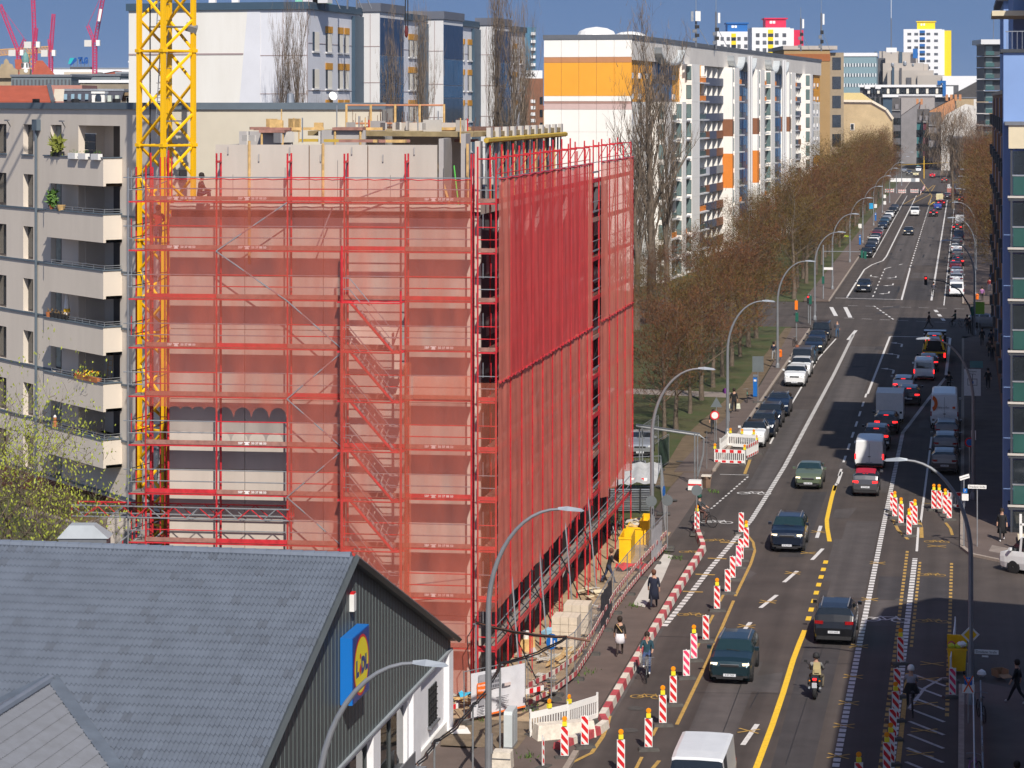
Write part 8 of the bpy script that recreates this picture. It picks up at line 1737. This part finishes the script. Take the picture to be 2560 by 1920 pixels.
# masts with cable bundle
def mast(px,py,h,label,basebox=False,r=.035):
    p=G(px,py,.06); m_=empty('cable_mast',(p.x,p.y,.06),0,label,'mast','cable masts round the supermarket corner'); pipe('tube',(0,0,0),(0,0,h),r,GALV,m_,8); blk('base_plate',(0,0,.03),(.3,.3,.06),RUBB,m_); pipe('clamp',(-.12,0,h-.06),(.12,0,h-.06),.03,GREY,m_)
    return Vector((p.x,p.y,h+.06))
T1=mast(1182,2008,3.4,'thin cable mast left of the tall lamp post, foremost'); T2=mast(1250,1885,3.35,'thin cable mast standing on the concrete base box'); T3=mast(1417,1812,3.4,'cable mast behind the white plastic barrier'); T4=mast(1190,1766,3.35,'cable mast in front of the scaffold corner'); T0=mast(1086,2080,3.0,'short cable mast before the shop window')
cb=empty('cable_bundle',(0,0,0),0,'black and rust coloured bundle of cables strung between the masts','cable')
def sag(a,b,n,s,dx): 
    return [a.lerp(b,i/n)+Vector((dx*math.sin(i*1.7),dx*math.cos(i*2.3),-s*4*(i/n)*(1-i/n)+dx*math.sin(i*3.1))) for i in range(n+1)]
T5=Vector(at(1035,1913,74)); RST=mat('rust_cable',(.14,.06,.035),.7,var=.3,vs=4)
for k,(m,dx) in enumerate([(BLK,.02),(RST,.03),(BLK,.035),(RST,.025),(BLK,.04)]):
    pts=[]
    for a_,b_,s_ in ((T4,T3,.08),(T3,T2,.1),(T2,T1,.2),(T1,T0,.15),(T0,T5,.1)): pts+=sag(a_,b_,9,s_+.02*k,dx)[:-1]
    o=MB(); o.tube([p+Vector((.02*k-.04,0,.03*(k%3)-.03)) for p in pts],.026,5); o.build('cable',m,cb,smooth='all')
MB().tube([T4,T4+Vector((-.35,0,-.6)),T4+Vector((-.3,0,-1.6)),T4+Vector((-.05,0,-2.9))],.02,5).build('hanging_cable',BLK,cb); MB().tube([T3+Vector((0,0,0)),T3+Vector((.9,0,-.15))],.05,6).build('rusty_tube',RST,cb)
# concrete base boxes
def cbox(px,py,w,d,h,label,m=WHTF,cat='concrete base',rz=-TH):
    p=G(px,py,.06); r=empty('ballast_block',(p.x,p.y+d/2,.06),rz,label,cat); MB().add([(-w/2,-d/2,0),(w/2,-d/2,0),(w/2,d/2,0),(-w/2,d/2,0),(-w/2+.03,-d/2+.03,h),(w/2-.03,-d/2+.03,h),(w/2-.03,d/2-.03,h),(-w/2+.03,d/2-.03,h)],[(0,3,2,1),(4,5,6,7),(0,1,5,4),(1,2,6,5),(2,3,7,6),(3,0,4,7)]).build('block_body',m,r); return r
r=cbox(1257,1925,.72,.6,.62,'pale concrete base box with a mast at the lower edge'); blk('groove',(0,-.31,.4),(.68,.02,.02),GREY,r)
ub=empty('utility_cabinet',G(1275,1874,.06)+Vector((.02,.45,.0)),-TH,'pale grey street utility cabinet on the pavement','cabinet'); MB().box(-.17,.17,-.55,.55,0,.12).build('plinth',GALV,ub); cabm=mat('cabinet_grey',(.5,.54,.55),.5,var=.06,vs=2)
MB().prismx([(-.53,.12),(.53,.12),(.53,1.3),(.45,1.42),(-.45,1.42),(-.53,1.3)],-.16,.16).build('cabinet_body',cabm,ub)
for y in (-.25,.05,.3): blk('door_seam',(.165,y,.7),(.01,.015,1.1),GREY,ub)
r=empty('fallen_panel',G(1148,1828,.08),.1,'white broken panel lying on the pavement before the shop corner','board'); blk('panel_piece',(0,0,.03),(.75,.8,.03),WHT,r,(.03,.05,.1)); blk('panel_piece',(.1,.3,.06),(.4,.3,.03),WHTF,r,(.2,.1,.4))
# round and other signs
def sign(px,py,z,r_,m,label,rz=0,back=False,pole=True,shape='disc',w=.6,h=.6,ring=None,base=.06,cat='road sign',tilt=0):
    p=G(px,py,base); s_=empty('road_sign',(p.x,p.y,base),-TH*0+rz,label,cat)
    if pole: pipe('post',(0,.04,0),(0,.04,z+r_),.03,GALV,s_,8); link('foot',FOOT,s_)
    if shape=='disc':
        def dk(rr,y,mm,nm): MB().add([(rr*math.cos(a),y,rr*math.sin(a)) for a in [2*math.pi*i/24 for i in range(24)]]+[(rr*math.cos(a),y+.012,rr*math.sin(a)) for a in [2*math.pi*i/24 for i in range(24)]],[tuple(range(24)),tuple(range(24,48))[::-1]]+[(i,24+i,24+(i+1)%24,(i+1)%24) for i in range(24)]).build(nm,mm,s_,(0,0,z))
        if ring: dk(r_,0,ring,'ring'); dk(r_*.72,-.008,m,'face')
        else: dk(r_,0,m,'face')
    elif shape=='tri': MB().add([(-r_,0,-r_*.6),(r_,0,-r_*.6),(0,0,r_*1.1),(-r_,.02,-r_*.6),(r_,.02,-r_*.6),(0,.02,r_*1.1)],[(0,1,2),(5,4,3),(0,3,4,1),(1,4,5,2),(2,5,3,0)]).build('face',m,s_,(0,0,z))
    elif shape=='dia': 
        for q,mm,y in ((r_,WHT,0),(r_*.72,YEL,-.006)): MB().add([(q,y,0),(0,y,q),(-q,y,0),(0,y,-q)],[(0,1,2,3)]).build('face',mm,s_,(0,0,z))
        pass
    else: blk('face',(0,0,z),(w,.02,h),m,s_,(0,tilt,0))
    return s_
SGY=mat('sign_back_grey',(.12,.14,.15),.5,var=.1)
sg_=sign(1380,1753,2.4,.31,BLUE,'blue round pedestrian sign with white adult and child',rz=.75)
blk('adult_figure',(-.05,-.012,2.42),(.09,.008,.3),TW,sg_); MB().add([(-.13,-.014,2.22),(.03,-.014,2.22),(-.03,-.014,2.5),(-.08,-.014,2.5)],[(0,1,2,3)]).build('adult_skirt',TW,sg_); MB().lathe([(.04,-.04),(.045,0),(.02,.04)],n=8).build('adult_head',TW,sg_,(-.055,-.01,2.6)).scale=(1,.2,1); MB().lathe([(.03,-.03),(.035,0),(.015,.03)],n=8).build('child_head',TW,sg_,(.13,-.01,2.4)).scale=(1,.2,1); blk('child_figure',(.13,-.012,2.27),(.06,.008,.18),TW,sg_)
sign(1742,1338,2.5,.3,SGY,'grey back of a round sign behind the lone beacon',rz=.05); sign(1668,1376,2.7,.3,SGY,'grey back of a round sign at the fence corner, right one',rz=-.2); sign(1660,1372,3.1,.3,BLUE,'blue round sign seen nearly edge on at the fence corner',rz=1.25,pole=False); sign(1628,1376,2.65,.3,SGY,'grey back of a round sign half behind the lamp post')
sign(1787,1119,2.25,.32,WHT,'white round sign with red ring behind the parking bay barrier',ring=REDP); sign(1791,1110,2.85,.42,SGY,'grey back of a triangular sign above the red ring sign',shape='tri')
sign(1895,1007,3.1,.4,SGY,'large grey rectangular sign back on the left pavement',shape='rect',w=.9,h=1.25,base=.12); sign(1813,1080,3.0,.2,mat('purple_sign',(.15,.03,.2),.5,var=0),'small purple round sign on the lamp post',pole=False,base=.12)
pm=empty('parking_meter',G(1888,992,.12),-TH,'blue parking meter beside the turquoise bicycle','parking meter'); blk('body',(0,0,.85),(.32,.3,1.6),BLUE,pm); blk('solar_cap',(0,0,1.7),(.36,.36,.08),GREY,pm,(.4,0,0)); blk('display',(0,-.16,1.35),(.2,.02,.16),TW,pm)
for px,py,lb in [(2150,612,'second blue parking meter on the far left pavement'),(2189,552,'third blue parking meter on the far left pavement')]: dup(pm,G(px,py,.12),-TH,lb,'parking meter')
def bin_(px,py,label,z=.12,h=1.0): 
    r=empty('litter_bin',G(px,py,z),-TH,label,'litter bin'); MB().lathe([(.16,.35),(.19,.4),(.19,.95),(.15,1.02),(.05,1.05)],n=10).build('bin_body',mat('bin_orange',(.8,.16,.01),.5,var=.05),r); pipe('bin_post',(0,.2,0),(0,.2,1.1),.03,GREY,r); blk('bin_slot',(0,-.185,.85),(.16,.03,.06),BLK,r)
bin_(1950,902,'orange litter bin at the lamp post on the left pavement'); bin_(2443,756,'orange litter bin beyond the crossing on the right'); 
# gantry of plastic tubes over the drive
gt_=empty('pipe_gantry',G(1602,1190,.0),0,'wrapped pipe gantry bridging the site drive','gantry'); o_=gt_.location.copy(); pR=G(1740,1215)-o_; 
for base_ in (Vector((0,0,0)),pR):
    for dx in (-.08,.1): pipe('leg_tube',base_+Vector((dx,0,0)),base_+Vector((dx,0,3.3)),.045,GALV,gt_)
for k in range(4): pipe('cross_tube',Vector((-.3,0,3.2+.05*k)),pR+Vector((.25,.03*k,3.15+.05*k)),.035,[GALV,WHT,GALV,GREY][k],gt_)
MB().tube([pR+Vector((.2,-.05,3.2)),pR+Vector((.5,-.05,3.0)),pR+Vector((.45,-.05,2.0)),pR+Vector((.1,-.05,.6))],.06,6).build('hanging_hose',GALV,gt_); 
r=cbox(1739,1226,.85,.6,.6,'white and red concrete counterweight under the pipe gantry',WHT); blk('red_band',(0,-.31,.35),(.84,.02,.1),REDP,r)
r=empty('litter_bin',G(1766,1219),-TH,'brown stone litter bin right of the gantry counterweight','litter bin'); MB().lathe([(.24,0),(.3,.55),(.33,.6),(.33,.72),(.2,.72)],n=4).build('bin_body',mat('brown_bin',(.2,.13,.09),.8,var=.2),r); blk('bin_lid',(0,0,.75),(.6,.55,.08),WHTF,r)
bs=empty('sign_post',G(1767,1176),0,'bare thin sign post standing on a rubber foot','post'); pipe('post',(0,0,0),(0,0,2.6),.025,GALV,bs); link('foot',FOOT,bs)
# skips, pipe rack, pallets, planks
def skip(px,py,w,d,h,label,fill=False):
    p=G(px,py,.07); r=empty('skip',(p.x,p.y+d/2,.07),-TH+.05,label,'container'); 
    for a in ((-w/2,-w/2+.05,-d/2,d/2),(w/2-.05,w/2,-d/2,d/2),(-w/2+.05,w/2-.05,-d/2,-d/2+.05),(-w/2+.05,w/2-.05,d/2-.05,d/2)): link('side_plate',MB().box(*a,0,h).mesh('side_plate',YEL),r)
    link('floor_plate',MB().box(-w/2+.05,w/2-.05,-d/2+.05,d/2-.05,.02,.1).mesh('floor_plate',YEL),r); blk('rim',(0,-d/2-.01,h-.05),(w+.06,.06,.1),YEL,r)
    if fill:
        for i in range(22): blk('waste_board',(random.uniform(-w*.3,w*.3),random.uniform(-d*.3,d*.3),h*.8+random.uniform(0,.35)),(random.uniform(.3,.9),random.uniform(.2,.5),.04),[WOOD,CRP,CONCL][i%3],r,(random.uniform(-.4,.4),random.uniform(-.4,.4),random.random()*3))
    return r
skip(1571,1408,.62,2.6,1.35,'tall yellow steel container by the site fence, nearer one'); skip(1618,1362,.5,2.4,1.3,'yellow steel container behind the lamp post, farther one'); skip(1594,1362,.8,3.0,.95,'yellow skip heaped with waste boards',True)
pk=empty('pipe_rack',G(1520,1284,.0),-.02,'rack of stacked galvanised scaffold tubes','pipe rack')
for i in range(13):
    for j in range(3): pipe('tube',(0,.1*j,.2+.1*i),(2.45,.1*j,.2+.1*i),.028,[GALV,GREY,GALV][(i+j)%3],pk)
for x in (.5,1.9): blk('rack_post',(x,-.08,.75),(.09,.06,1.5),BLK,pk)
tr_=empty('trailer',G(1575,1200),0,'grey open steel trailer behind the netting','trailer'); blk('trailer_body',(.45,1,.7),(1.3,2,.5),GALV,tr_); blk('trailer_rim',(.45,0,1.0),(1.4,.08,.08),GREY,tr_); blk('trailer_hollow',(.45,1,.97),(1.1,1.8,.02),BLK,tr_); link('wheel',TYM,tr_,(-.2,.8,.33)); link('wheel',TYM,tr_,(1.1,.8,.33))
make_net('tarp',[G(1528,1262)+Vector((0,0,1.1)),G(1640,1255)+Vector((0,0,1.1)),G(1655,1222)+Vector((0,0,1.6)),G(1560,1225)+Vector((0,0,1.6))],14,6,mat('grey_tarp',(.42,.42,.42),.7,var=.2,vs=1),None,.12); tag(COL.objects[-1],'pale grey tarpaulin slung over the yard behind the tubes','tarpaulin')
BKM=mat('sand_lime_block',(.6,.52,.42),.85,var=.12,vs=3)
for (px,py,n,lb) in [(1418,1625,4,'wrapped stack of pale building blocks, nearer pallet'),(1447,1592,4,'wrapped stack of pale building blocks, farther pallet')]:
    p=G(px,py,.07); r=empty('block_pallet',(p.x,p.y+.5,.07),-TH,lb,'pallet')
    for i in range(n):
        for j in range(3):
            for k in range(3): blk('building_block',(-.4+.38*j,-.4+.38*k,.3+.33*i),(.365,.365,.315),BKM,r)
    for j in range(5): blk('pallet_slat',(-.5+.23*j,0,.1),(.1,1.15,.03),WOOD,r)
pl=empty('plank_pile',G(1400,1660,.08),-.35,'pile of yellow timber planks by the site fence','planks')
for i in range(26): blk('plank',(random.uniform(-.35,.35),random.uniform(-.1,1.6),.06+.05*(i//5)+random.uniform(0,.02)),(.12,random.uniform(1.4,2.4),.04),WOOD if i%4 else CRP,pl,(random.uniform(-.03,.03),0,random.uniform(-.3,.3)))
for (px,py,n,m,lb,sc) in [(1345,1735,16,WOODR,'heap of dark boards behind the striped board',1.0),(1370,1700,10,GREY,'grey slabs stacked beside the planks',.9),(1350,1650,12,CONCL,'scattered pale offcuts on the sand near the scaffold foot',1.3),(1450,1560,14,CRP,'scattered boards on the sand behind the block pallets',1.6),(1500,1490,12,CRP,'loose boards on the sand behind the worker',1.6),(1145,1760,12,WOOD,'heap of timber rubble behind the supermarket corner',.7),(1335,1745,9,WOOD,'yellow boards on the rubble at the fence foot',.8),(1470,1520,8,WOODR,'brown boards beside the scaffold feet',1.3)]:
    r=empty('rubble_heap',G(px,py,.08),random.random(),lb,'rubble')
    for i in range(n): blk('board_piece',(random.uniform(-.6,.6)*sc,random.uniform(-.7,.7)*sc,.04+random.random()*.25),(random.uniform(.2,.8),random.uniform(.08,.3),.04),m if i%3 else CONCL,r,(random.uniform(-.3,.3),random.uniform(-.3,.3),random.random()*3))
bk=empty('bucket',G(1315,1625,.07),0,'white plastic bucket on a crate near the scaffold foot','bucket'); MB().lathe([(.12,0),(.15,.34),(.14,.34),(.11,.02)],n=12).build('bucket_body',WHT,bk,(0,0,.5)); blk('crate',(0,0,.25),(.8,.6,.5),WOOD,bk)
tb=empty('blue_tarp',G(1362,1590,.1),0,'crumpled pale blue sheet on the sand','sheet'); MB().add([(random.uniform(-.4,.4)+x*.35,random.uniform(-.1,.1)+y*.3,random.uniform(0,.25)) for y in range(4) for x in range(5)],[(y*5+x,y*5+x+1,y*5+x+6,y*5+x+5) for y in range(3) for x in range(4)]).build('crumpled_sheet',mat('pale_blue_sheet',(.25,.45,.6),.6,var=.1),tb)
tb=empty('blue_tarp',G(1150,1745,.6),0,'bright blue sheet between the shop corner and the banner','sheet'); MB().add([(random.uniform(-.1,.1)+x*.2,random.uniform(-.1,.1)+y*.2,random.uniform(0,.2)) for y in range(4) for x in range(5)],[(y*5+x,y*5+x+1,y*5+x+6,y*5+x+5) for y in range(3) for x in range(4)]).build('crumpled_sheet',mat('bright_blue_sheet',(.05,.4,.6),.6,var=.1),tb)
bz=empty('stacked_bicycles',G(1533,1345,.08),.3,'tangle of parked dark bicycles under the far scaffold bays','bicycles')
for i in range(3): bicycle(G(1528+8*i,1350-12*i,.08),.4+.5*i,GREY,['parked bicycle leaning under the scaffold, nearest of three','parked bicycle leaning under the scaffold, middle of three','parked bicycle leaning under the scaffold, farthest of three'][i])
bpy.data.objects.remove(bz)
rp=empty('red_sheet',G(1575,1425,.08),0,'crumpled red tarpaulin at the foot of the yellow container','sheet'); MB().add([(random.uniform(-.1,.1)+x*.4,random.uniform(-.1,.1)+y*.35,random.uniform(.05,.4)) for y in range(4) for x in range(5)],[(y*5+x,y*5+x+1,y*5+x+6,y*5+x+5) for y in range(3) for x in range(4)]).build('crumpled_sheet',REDP,rp,(-.7,-.5,0))
ri=empty('rebar_tangle',G(1440,1590,.1),0,'tangled reinforcement bars lying on the sand','rebar')
for i in range(16): a=Vector((random.uniform(-1.2,1),random.uniform(-3,6),.1)); MB().tube([a,a+Vector((random.uniform(-.5,.5),random.uniform(.2,1),random.uniform(.05,.3))),a+Vector((random.uniform(-1,1),random.uniform(.4,2),.05))],.012,4).build('rebar',_m['rusty_steel'],ri)
# little weeds along kerbs and fence
wd=MB()
for (px,py,n) in [(1325,1775,40),(1470,1680,30),(1690,1395,40),(1787,1230,50),(1205,1800,30),(1320,1890,30),(1440,1700,20),(1580,1517,25),(1660,1380,30)]:
    c0=G(px,py,.06)
    for i in range(n): c=c0+Vector((random.gauss(0,.2),random.gauss(0,.3),0)); u=Vector((random.gauss(0,.5),random.gauss(0,.5),1)).normalized()*random.uniform(.08,.25); w=Vector((random.gauss(0,1),random.gauss(0,1),0)).normalized()*.03; wd.add([c-w,c+w,c+u],[(0,1,2)])
o=wd.build('weeds',mat('weed_green',(.07,.13,.02),.8,var=.3,vs=4)); tag(o,'tufts of green weeds along kerbs and fence feet','weeds',kind='stuff')
# ================================================================ signals and signs round the crossing
SGN=mat('signal_green_case',(.01,.1,.07),.5,var=.05)
def signal_head(par,loc,on='r',face=1,case=BLK):
    h=empty('signal_head',loc,0 if face>0 else math.pi); reg(h,par); blk('case',(0,0,0),(.3,.22,.9),case,h)
    for k,(c,mo) in enumerate((('r',TLON),('y',AMB),('g',SGN))): MB().lathe([(.1,0),(.1,.04)],n=10).build('lens',(TLON if c==on else BLK),h,(0,-.12,.28-.28*k),(math.pi/2,0,0))
    return h
def signal(px,py,z,label,on='r',face=1,case=BLK,arm=None,base=.12):
    p=G(px,py,base); s_=empty('traffic_light',(p.x,p.y,base),-TH,label,'traffic light'); pipe('mast',(0,.1,0),(0,.1,z+.6),.06,GALV,s_,8); signal_head(s_,(0,-.05,z),on,face,case); return s_
signal(2021,808,2.6,'traffic light with dark case on the near left corner','r'); signal(2026,812,2.7,'second traffic light turned away on the near left corner','x',-1,SGN)
s_=signal(1991,852,3.6,'traffic light with bright orange case on a slim post','x',-1,mat('bin_orange2',(.85,.2,.01),.5,var=0)); signal_head(s_,(.05,0,2.4),'x',-1,SGN)
s_=signal(2058,747,2.3,'tall signal mast with a long horizontal arm beyond the crossing','x',-1,SGN); k=(747-613)/((747-255)/24.2); pipe('tall_mast',(0,.1,0),(0,.1,k),.08,GALV,s_,8); z_=(747-629)/((747-255)/24.2); pipe('arm',(0,.1,z_),(5.2,.1,z_),.05,GALV,s_); signal_head(s_,(5.1,0,z_-.4),'x',-1,SGN); signal_head(s_,(4.7,.1,z_-.3),'x',-1,SGN)
sb_=empty('street_name_sign',G(2071,747,.12)+Vector((0,0,3.7)),-TH,'small white street name sign beyond the crossing on the left','sign'); blk('plate',(0,0,0),(1.1,.03,.3),WHT,sb_)
t,s=at_ts(2431,248); sc_=empty('traffic_light',S(t,s,.12),-TH,'curved dark signal mast reaching over the right lanes with a red light','traffic light'); MB().tube([(0,0,0),(0,0,2.0),(-.3,0,3.0),(-1.3,0,4.6),(-2.9,0,5.5),(-4.4,0,5.7)],[.12,.11,.09,.07,.06,.05],8).build('curved_mast',FRD,sc_,smooth=True); signal_head(sc_,(-4.75,0,5.55),'r'); signal_head(sc_,(0,-.15,2.5),'x',-1,SGN)
def plate(px,py,D,w,h,m,label,tx=None,tc=None,ts=.2,rz=0,tilt=0,post=True,cat='sign'):
    p=at(px,py,D); r=empty('sign_plate',p,-TH+rz,label,cat); blk('plate',(0,0,0),(w,.03,h),m,r,(0,tilt,0))
    if post: pipe('post',(0,.06,-p.z),(0,.06,h/2),.035,GALV,r)
    if tx: text('sign_text',tx,ts,tc or BLK,r,(0,-.022,0),(math.pi/2,tilt,0),0,.8)
    return r
plate(2443,1217,130,.98,.2,WHT,'white street name sign reading Dresdener Straße at the shaded corner','Dresdener Straße',BLK,.15); plate(2411,1193,130,.6,.22,WHT,'white street name sign tilted away at the shaded corner','Kommandantenstr.',BLK,.09,rz=.5,tilt=-.22)
plate(2413,1227,130,.22,.24,BLUE,'blue parking sign at the shaded corner','P',TW,.2,post=False); plate(2413,1243,129.9,.35,.36,WHT,'white text plate below the blue parking sign',post=False)
plate(2466,1630,96,.95,.17,WHT,'white street name sign reading Dresdener Straße near the yellow bin','Dresdener Straße',BLK,.14,post=False); plate(2463,1641,96,.25,.06,WHT,'tiny number plate under the nearer street name sign',post=False)
sd_=sign(2426,1765,2.85,.37,YEL,'white and yellow diamond priority sign on the near right lamp post',shape='dia',pole=False)
p_=plate(2421,1703,93,.29,.3,BLUE,'blue parking sign crossed out with orange tape','P',TW,.24); 
for a_ in (.5,-.5): blk('orange_tape',(0,-.03,-.1),(.05,.01,.72),OGM,p_,(0,a_,0))
plate(2421,1722,93,.46,.34,WHT,'white text plate under the crossed out parking sign',post=False)
mp_=plate(2431,956,175,1.2,1.95,WHT,'large white road map sign on the right pavement',cat='road sign')
for a_ in [(0,.1,.04,1.0),(-.0,.25,.7,.03),(-.0,-.2,.7,.03),(-.33,.05,.03,.45),(.33,.05,.03,.45)]: blk('map_line',(a_[0],-.02,a_[1]),(a_[2],.012,a_[3]),BLK,mp_)
text('sign_text','Moritzplatz',.16,BLK,mp_,(0,-.025,.8),(math.pi/2,0,0),0,.8); text('sign_text','Umleitung',.14,BLK,mp_,(0,-.025,.62),(math.pi/2,0,0),0,.8); blk('blue_mark',(.0,-.03,0),(.16,.012,.16),BLUE,mp_)
plate(2441,911,178,.95,.5,mat('teal_sign',(.1,.25,.25),.5,var=0),'pale teal direction sign above the map sign',post=False); plate(2434,1088,150,.3,.6,WHT,'narrow white sign on the right lamp post',post=False)
sg_=sign(2424,1222,2.9,.3,BLUE,'blue and red no stopping sign near the right kerb',ring=REDP)
plate(2178,515,520,.85,1.2,mat('sky_blue_board',(.02,.35,.7),.5,var=0),'sky blue advertising board on the far left pavement',post=True); plate(2116,595,430,.8,1.1,mat('lime_poster',(.45,.6,.05),.5,var=0),'lime green poster stand with pink picture on the far pavement',post=True)
for px,py,D,lb in [(2189,515,520,'white round topped bus stop sign on the far left pavement'),(2212,491,560,'upper white sign on the far left pavement'),(2212,507,555,'lower white sign on the far left pavement'),(2150,565,440,'white parking sign on the far left pavement')]: plate(px,py,D,.6,.8,WHT,lb)
plate(2447,770,255,1.2,1.3,mat('lime_poster2',(.2,.35,.03),.5,var=0),'dark poster stand with lime top at the far right corner'); plate(2212,485,480,.0+1.6,.3,WHT,'white cross plate',post=False) if False else None
fw=empty('site_hoarding',at(2226,446,700),0,'long white hoarding and container at the far road works','hoarding'); k=700/F
for i in range(7): blk('hoarding_panel',(5.2*k*2*i/1.0*1.0+5*k,0,-4*k),(10*k,.2,9*k),WHT if i!=5 else GALV,fw)
ym=empty('yellow_mast',at(2310,430,760),0,'slim yellow signal mast at the far street end','mast'); pipe('mast',(0,0,-4),(0,0,5),.12,YEL,ym); pipe('span_wire',(-12,0,2.0),(16,0,3.4),.04,YEL,ym)
# yellow bin, cardboard, bags, sticker fence on the lower right
yb=empty('rubbish_container',G(2397,1686,.02)+Vector((0,.4,0)),-TH,'yellow wheeled rubbish container overflowing with bags','rubbish bin'); MB().add([(-.34,-.32,.12),(.34,-.32,.12),(.34,.32,.12),(-.34,.32,.12),(-.4,-.38,1.05),(.4,-.38,1.05),(.4,.38,1.05),(-.4,.38,1.05)],[(0,3,2,1),(0,1,5,4),(1,2,6,5),(2,3,7,6),(3,0,4,7)]).build('tub',YEL,yb); blk('rim',(0,-.4,1.05),(.86,.05,.06),YEL,yb); blk('lid',(0,.45,1.25),(.84,.05,.5),YEL,yb,(.2,0,0))
for i in range(7): MB().lathe([(.04,-.14),(.15,-.05),(.16,.04),(.05,.13)],n=7).build('rubbish_bag',[mat('lime_bag',(.5,.55,.03),.6,var=.1),WHT,REDF][i%3],yb,(random.uniform(-.28,.28),random.uniform(-.25,.25),1.1+random.random()*.15))
for sx in (-.3,.3): pipe('castor',(sx,-.3,.0),(sx,-.3,.14),.05,BLK,yb)
cbx=empty('cardboard_box',G(2500,1690,.12),.4,'opened brown cardboard box lying on the shaded pavement','box'); CBM=mat('cardboard',(.33,.19,.1),.85,var=.1)
for c_,s__,ro in [((0,.25,.15),(.5,.02,.3),(0,0,0)),((.25,0,.15),(.02,.5,.3),(0,.1,0)),((-.25,0,.15),(.02,.5,.3),(0,-.1,0)),((0,0,.01),(.5,.5,.02),(0,0,0)),((0,-.42,.08),(.5,.35,.02),(.2,0,0))]: blk('flap',c_,s__,CBM,cbx,ro)
wb_=empty('rubbish_bag',G(2454,1690,.12),0,'small white plastic bag beside the cardboard box','bag'); MB().lathe([(.12,0),(.2,.08),(.16,.2),(.04,.28)],n=9).build('bag_body',WHT,wb_)
sf=empty('sticker_fence',S(.35,80,.1),-TH,'grey steel railing with sticker covered panels along the lower right kerb','fence')
for i in range(5): blk('fence_panel',(.3,2+i*3.6,.55),(.05,3.3,.75),mat('sticker_panel',(.22,.26,.3),.6,var=.6,vs=5),sf); pipe('fence_post',(.3,.2+i*3.6,0),(.3,.2+i*3.6,1.1),.03,GALV,sf)
pipe('hand_rail',(.0,0,1.1),(.0,18,1.1),.03,GALV,sf); 
ds=MB()
# ================================================================ thin haze
hz_=MB().box(-3200,3200,-40,3400,-1.5,75).build('haze',bpy.data.materials.new('haze_air')); hz_['kind']='stuff'; hz_['label']='thin pale haze over the whole scene'
hm=hz_.data.materials[0]; hm.use_nodes=True; hm.node_tree.nodes.clear(); ho=hm.node_tree.nodes.new('ShaderNodeOutputMaterial'); hv=hm.node_tree.nodes.new('ShaderNodeVolumePrincipled'); hv.inputs['Density'].default_value=0.00005; hv.inputs['Color'].default_value=(.8,.87,1,1); hm.node_tree.links.new(hv.outputs[0],ho.inputs['Volume'])
